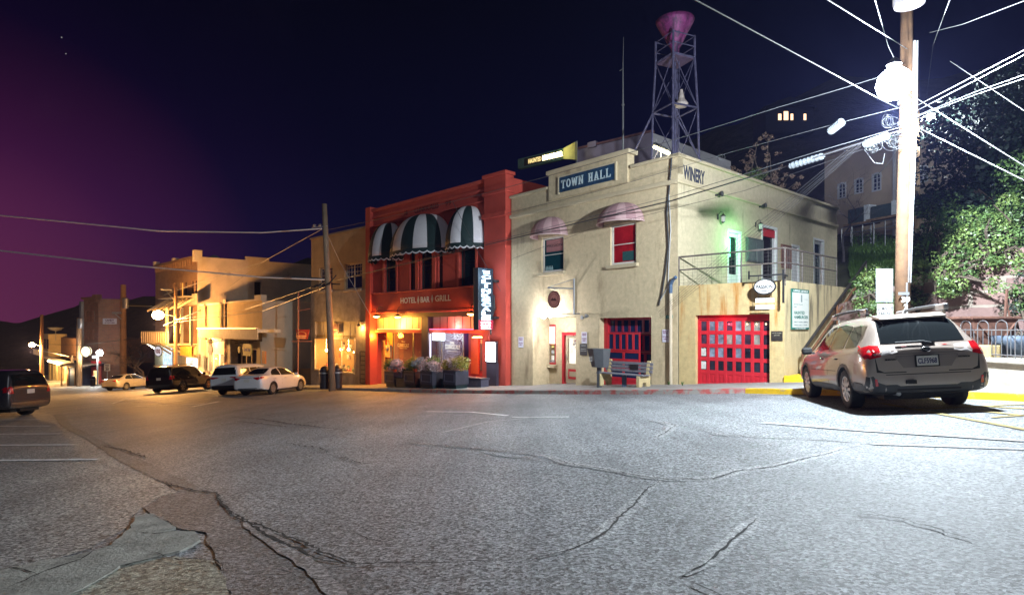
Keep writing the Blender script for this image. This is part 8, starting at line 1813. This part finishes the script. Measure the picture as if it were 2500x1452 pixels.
for i,(u0,u1,v0,v1,lb) in enumerate(((2070,2118,508,544,'dark air conditioning units in a row below the arched windows'),(2126,2186,499,530,'dark air conditioning units right of the first row, next to the pole'))):
    q=UF.rect(u0,u1,v0,v1,-3.5); t_=Thing(UF,'air_conditioner',q[0],-3.5,q[2],lb,'air conditioner','air conditioning units on the hill'); b=MB(); n=2
    b.box(q[0],q[1]-.25,-3.5,-2.8,q[2],q[3]); t_.part(b,'cabinet',mat('unit_dark',(.04,.06,.06),.5,.3)); b=MB(); b.box(q[1]-.25,q[1]+.1,-3.52,-2.8,q[2],q[3]+.1); t_.part(b,'white_panel',mat('unit_white',(.55,.58,.62),.5)); b=MB(); b.box(q[0]-.2,q[1]+.3,-3.7,-2.7,q[2]-.15,q[2]-.005); t_.part(b,'stand',M['wood'])
    for x2 in (q[0],q[1]): b=MB(); b.tube([(x2,-3.2,q[2]-.15),(x2,-3.2,q[2]-3)],.05,5); t_.part(b,'leg',M['metal'])
q=UF.rect(2055,2190,545,580,-4.2); t_=Thing(UF,'hill_railing',q[0],-4.2,q[2],'pale pipe railing below the air conditioning units','railing'); b=MB(); 
for z_ in (q[2]+.5,q[3]): b.tube([(q[0],-4.2,z_),(q[1],-4.2,z_)],.03,5)
t_.part(b,'rail',M['metal'])
for i in range(6): x_=q[0]+(q[1]-q[0])*i/5; b=MB(); b.tube([(x_,-4.2,q[2]-1.2),(x_,-4.2,q[3])],.035,5); t_.part(b,'post',M['metal'])
bare('bare_tree',hit(2060,640) or at(2060,650,30),5.5,.9,21,mat('bark_grey',(.16,.14,.15),.9,.3,6),'leafless grey shrub tree beyond the end of the hall',6,.10)
# brown leaved tree behind the hall roof
tb=at(1860,560,32); bt=world_thing('brown_leaf_tree',tb,'sparse tree with clumps of dry brown leaves behind the hall roof','tree'); rr=random.Random(31)
LB_=mat('leaf_brown',(.30,.20,.14),.7,.3,6); b=MB(); b2=MB(); b3=MB()
for (u,v) in ((1790,430),(1825,400),(1850,345),(1875,335),(1840,380),(1880,380),(1895,425),(1860,420),(1925,430),(1945,445),(1905,455),(1870,445),(1830,425),(1810,415)):
    c=at(u,v,32+rr.uniform(-1,1)); b2.tube([tb,(tb+c)/2+Vector((rr.gauss(0,.3),0,.5)),c],[.08,.05,.02],4,False)
    for j in range(4): cloud(b,c+Vector((rr.gauss(0,.22),rr.gauss(0,.2),rr.gauss(0,.2))),(.18,.18,.14),26,.12,.2,rr)
for (u,v) in ((1835,435),(1850,425)): cloud(b3,at(u,v,31),(.6,.5,.35),160,.13,.3,rr)
wpart(b,bt,'foliage',LB_,norm=False); wpart(b3,bt,'foliage',LF2,norm=False); wpart(b2,bt,'trunk',BK_)
# hill house with lit windows
c=at(1918,286,95); hh=world_thing('hill_house',c-Vector((0,0,2)),'tiny house with lit windows high on the dark hillside','house')
b=MB(); b.box(c.x-3.2,c.x+4.5,c.y,c.y+5,c.z-2.5,c.z+1.6); wpart(b,hh,'wall',mat('house_dark',(.05,.05,.06),.9)); b=MB(); b.prism([(c.x-3.6,c.z+1.6),(c.x+4.9,c.z+1.6),(c.x+.6,c.z+3.2)],c.y-.3,c.y+5.3); wpart(b,hh,'roof',mat('house_roof',(.03,.03,.04),.9))
for dx,w_ in ((-1.2,.5),(-.3,.7),(.8,.4),(2.9,.4)): b=MB(); b.box(c.x+dx,c.x+dx+w_,c.y-.05,c.y-.01,c.z-.5,c.z+.5+(.4 if dx==-.3 else 0)); wpart(b,hh,'window',glow('house_window',(1,.62,.35),2.5))
# ---------------------------------------------------------------- building with the roof sign behind the hall
HC=at(1590,400,34).to_2d(); hd=Vector((1.17,-1)).normalized(); HLn=3.42*math.hypot(1.17,1)+.0; HF=Fac(HC-hd*HLn,hd,0); HS2=Fac(HC,d2,0)
hb=Thing(HF,'lilac_building',0,0,4,'grey lilac building behind the hall with a lit roof sign on its corner','building'); LIL=mat('lilac_stucco',(.20,.165,.21),.9,.15,.8,.006,20)
zt1=HF.pix(1575,327)[1]; b=MB(); b.wall(0,HLn,3,zt1,0,[]); b.box(1.0,1.6,-.15,.1,zt1-.1,zt1+.25); hb.part(b,'front_wall',LIL)
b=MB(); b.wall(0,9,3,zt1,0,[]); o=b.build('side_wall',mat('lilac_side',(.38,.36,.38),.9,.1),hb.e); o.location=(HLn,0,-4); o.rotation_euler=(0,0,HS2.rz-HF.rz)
b=MB(); b.box(-.1,HLn+.1,-.1,.2,zt1,zt1+.12); hb.part(b,'coping',mat('coping_red',(.14,.06,.06),.8)); b=MB(); b.box(0,HLn,.2,9,zt1-.2,zt1-.1); hb.part(b,'roof',MC['tar_roof'])
q=HF.rect(1268,1383,379,398,-.3); zq=(q[2]+q[3])/2; xe=HF.pix(1407,375,-.3)[0]
rs=Thing(HF,'roof_sign',xe,-.3,zq-.6,'long lit roof sign naming the haunted burger restaurant','sign')
b=MB(); b.box(q[0],xe-.9,-.45,-.15,zq-.33,zq+.33); cs=rs.part(b,'sign_box',mat('sign_teal',(.05,.11,.10),.6,.3,3)); b=MB(); b.add([(xe-.9,-.44,zq-.33),(xe,-.44,zq-.55),(xe,-.44,zq+.55),(xe-.9,-.44,zq+.33),(xe-.9,-.2,zq-.33),(xe,-.2,zq-.55),(xe,-.2,zq+.55),(xe-.9,-.2,zq+.33)],[(0,1,2,3),(7,6,5,4),(0,4,5,1),(1,5,6,2),(2,6,7,3),(3,7,4,0)]); rs.part(b,'sign_end',mat('sign_olive2',(.40,.36,.14),.7,.2,3))
b=MB(); b.box(q[0]+.55,xe-.95,-.465,-.451,zq-.25,zq+.25); rs.part(b,'sign_face',SEAM if 'SEAM' in globals() else M['black'],cs)
xa,xb,xm3=HF.pix(1290,390,-.47)[0],HF.pix(1374,380,-.47)[0],HF.pix(1323,386,-.47)[0]
b=MB(); text(b,'HAUNTED',xa,xm3-.05,zq-.15,zq+.15,-.467,.03,.02); rs.part(b,'lettering',glow('letter_dim_yellow',(1,.75,.3),1.2),cs)
b=MB(); text(b,'HAMBURGER',xm3+.05,xb,zq-.17,zq+.17,-.467,.06,.02); rs.part(b,'lettering',glow('letter_yellow',(1,.9,.45),7),cs)
b=MB(); b.tube([(xe-.1,-.1,zq-1.5),(xe-.1,-.1,zq+.7)],.06,6); rs.part(b,'post',M['metal'])
light('sign_light','POINT',(-.8,-.9,.7),40,(.9,.9,.4),rs.e,.2); light('wall_light','POINT',(1.5,-1.2,.8),36,(.6,.62,.7),rs.e,.3)
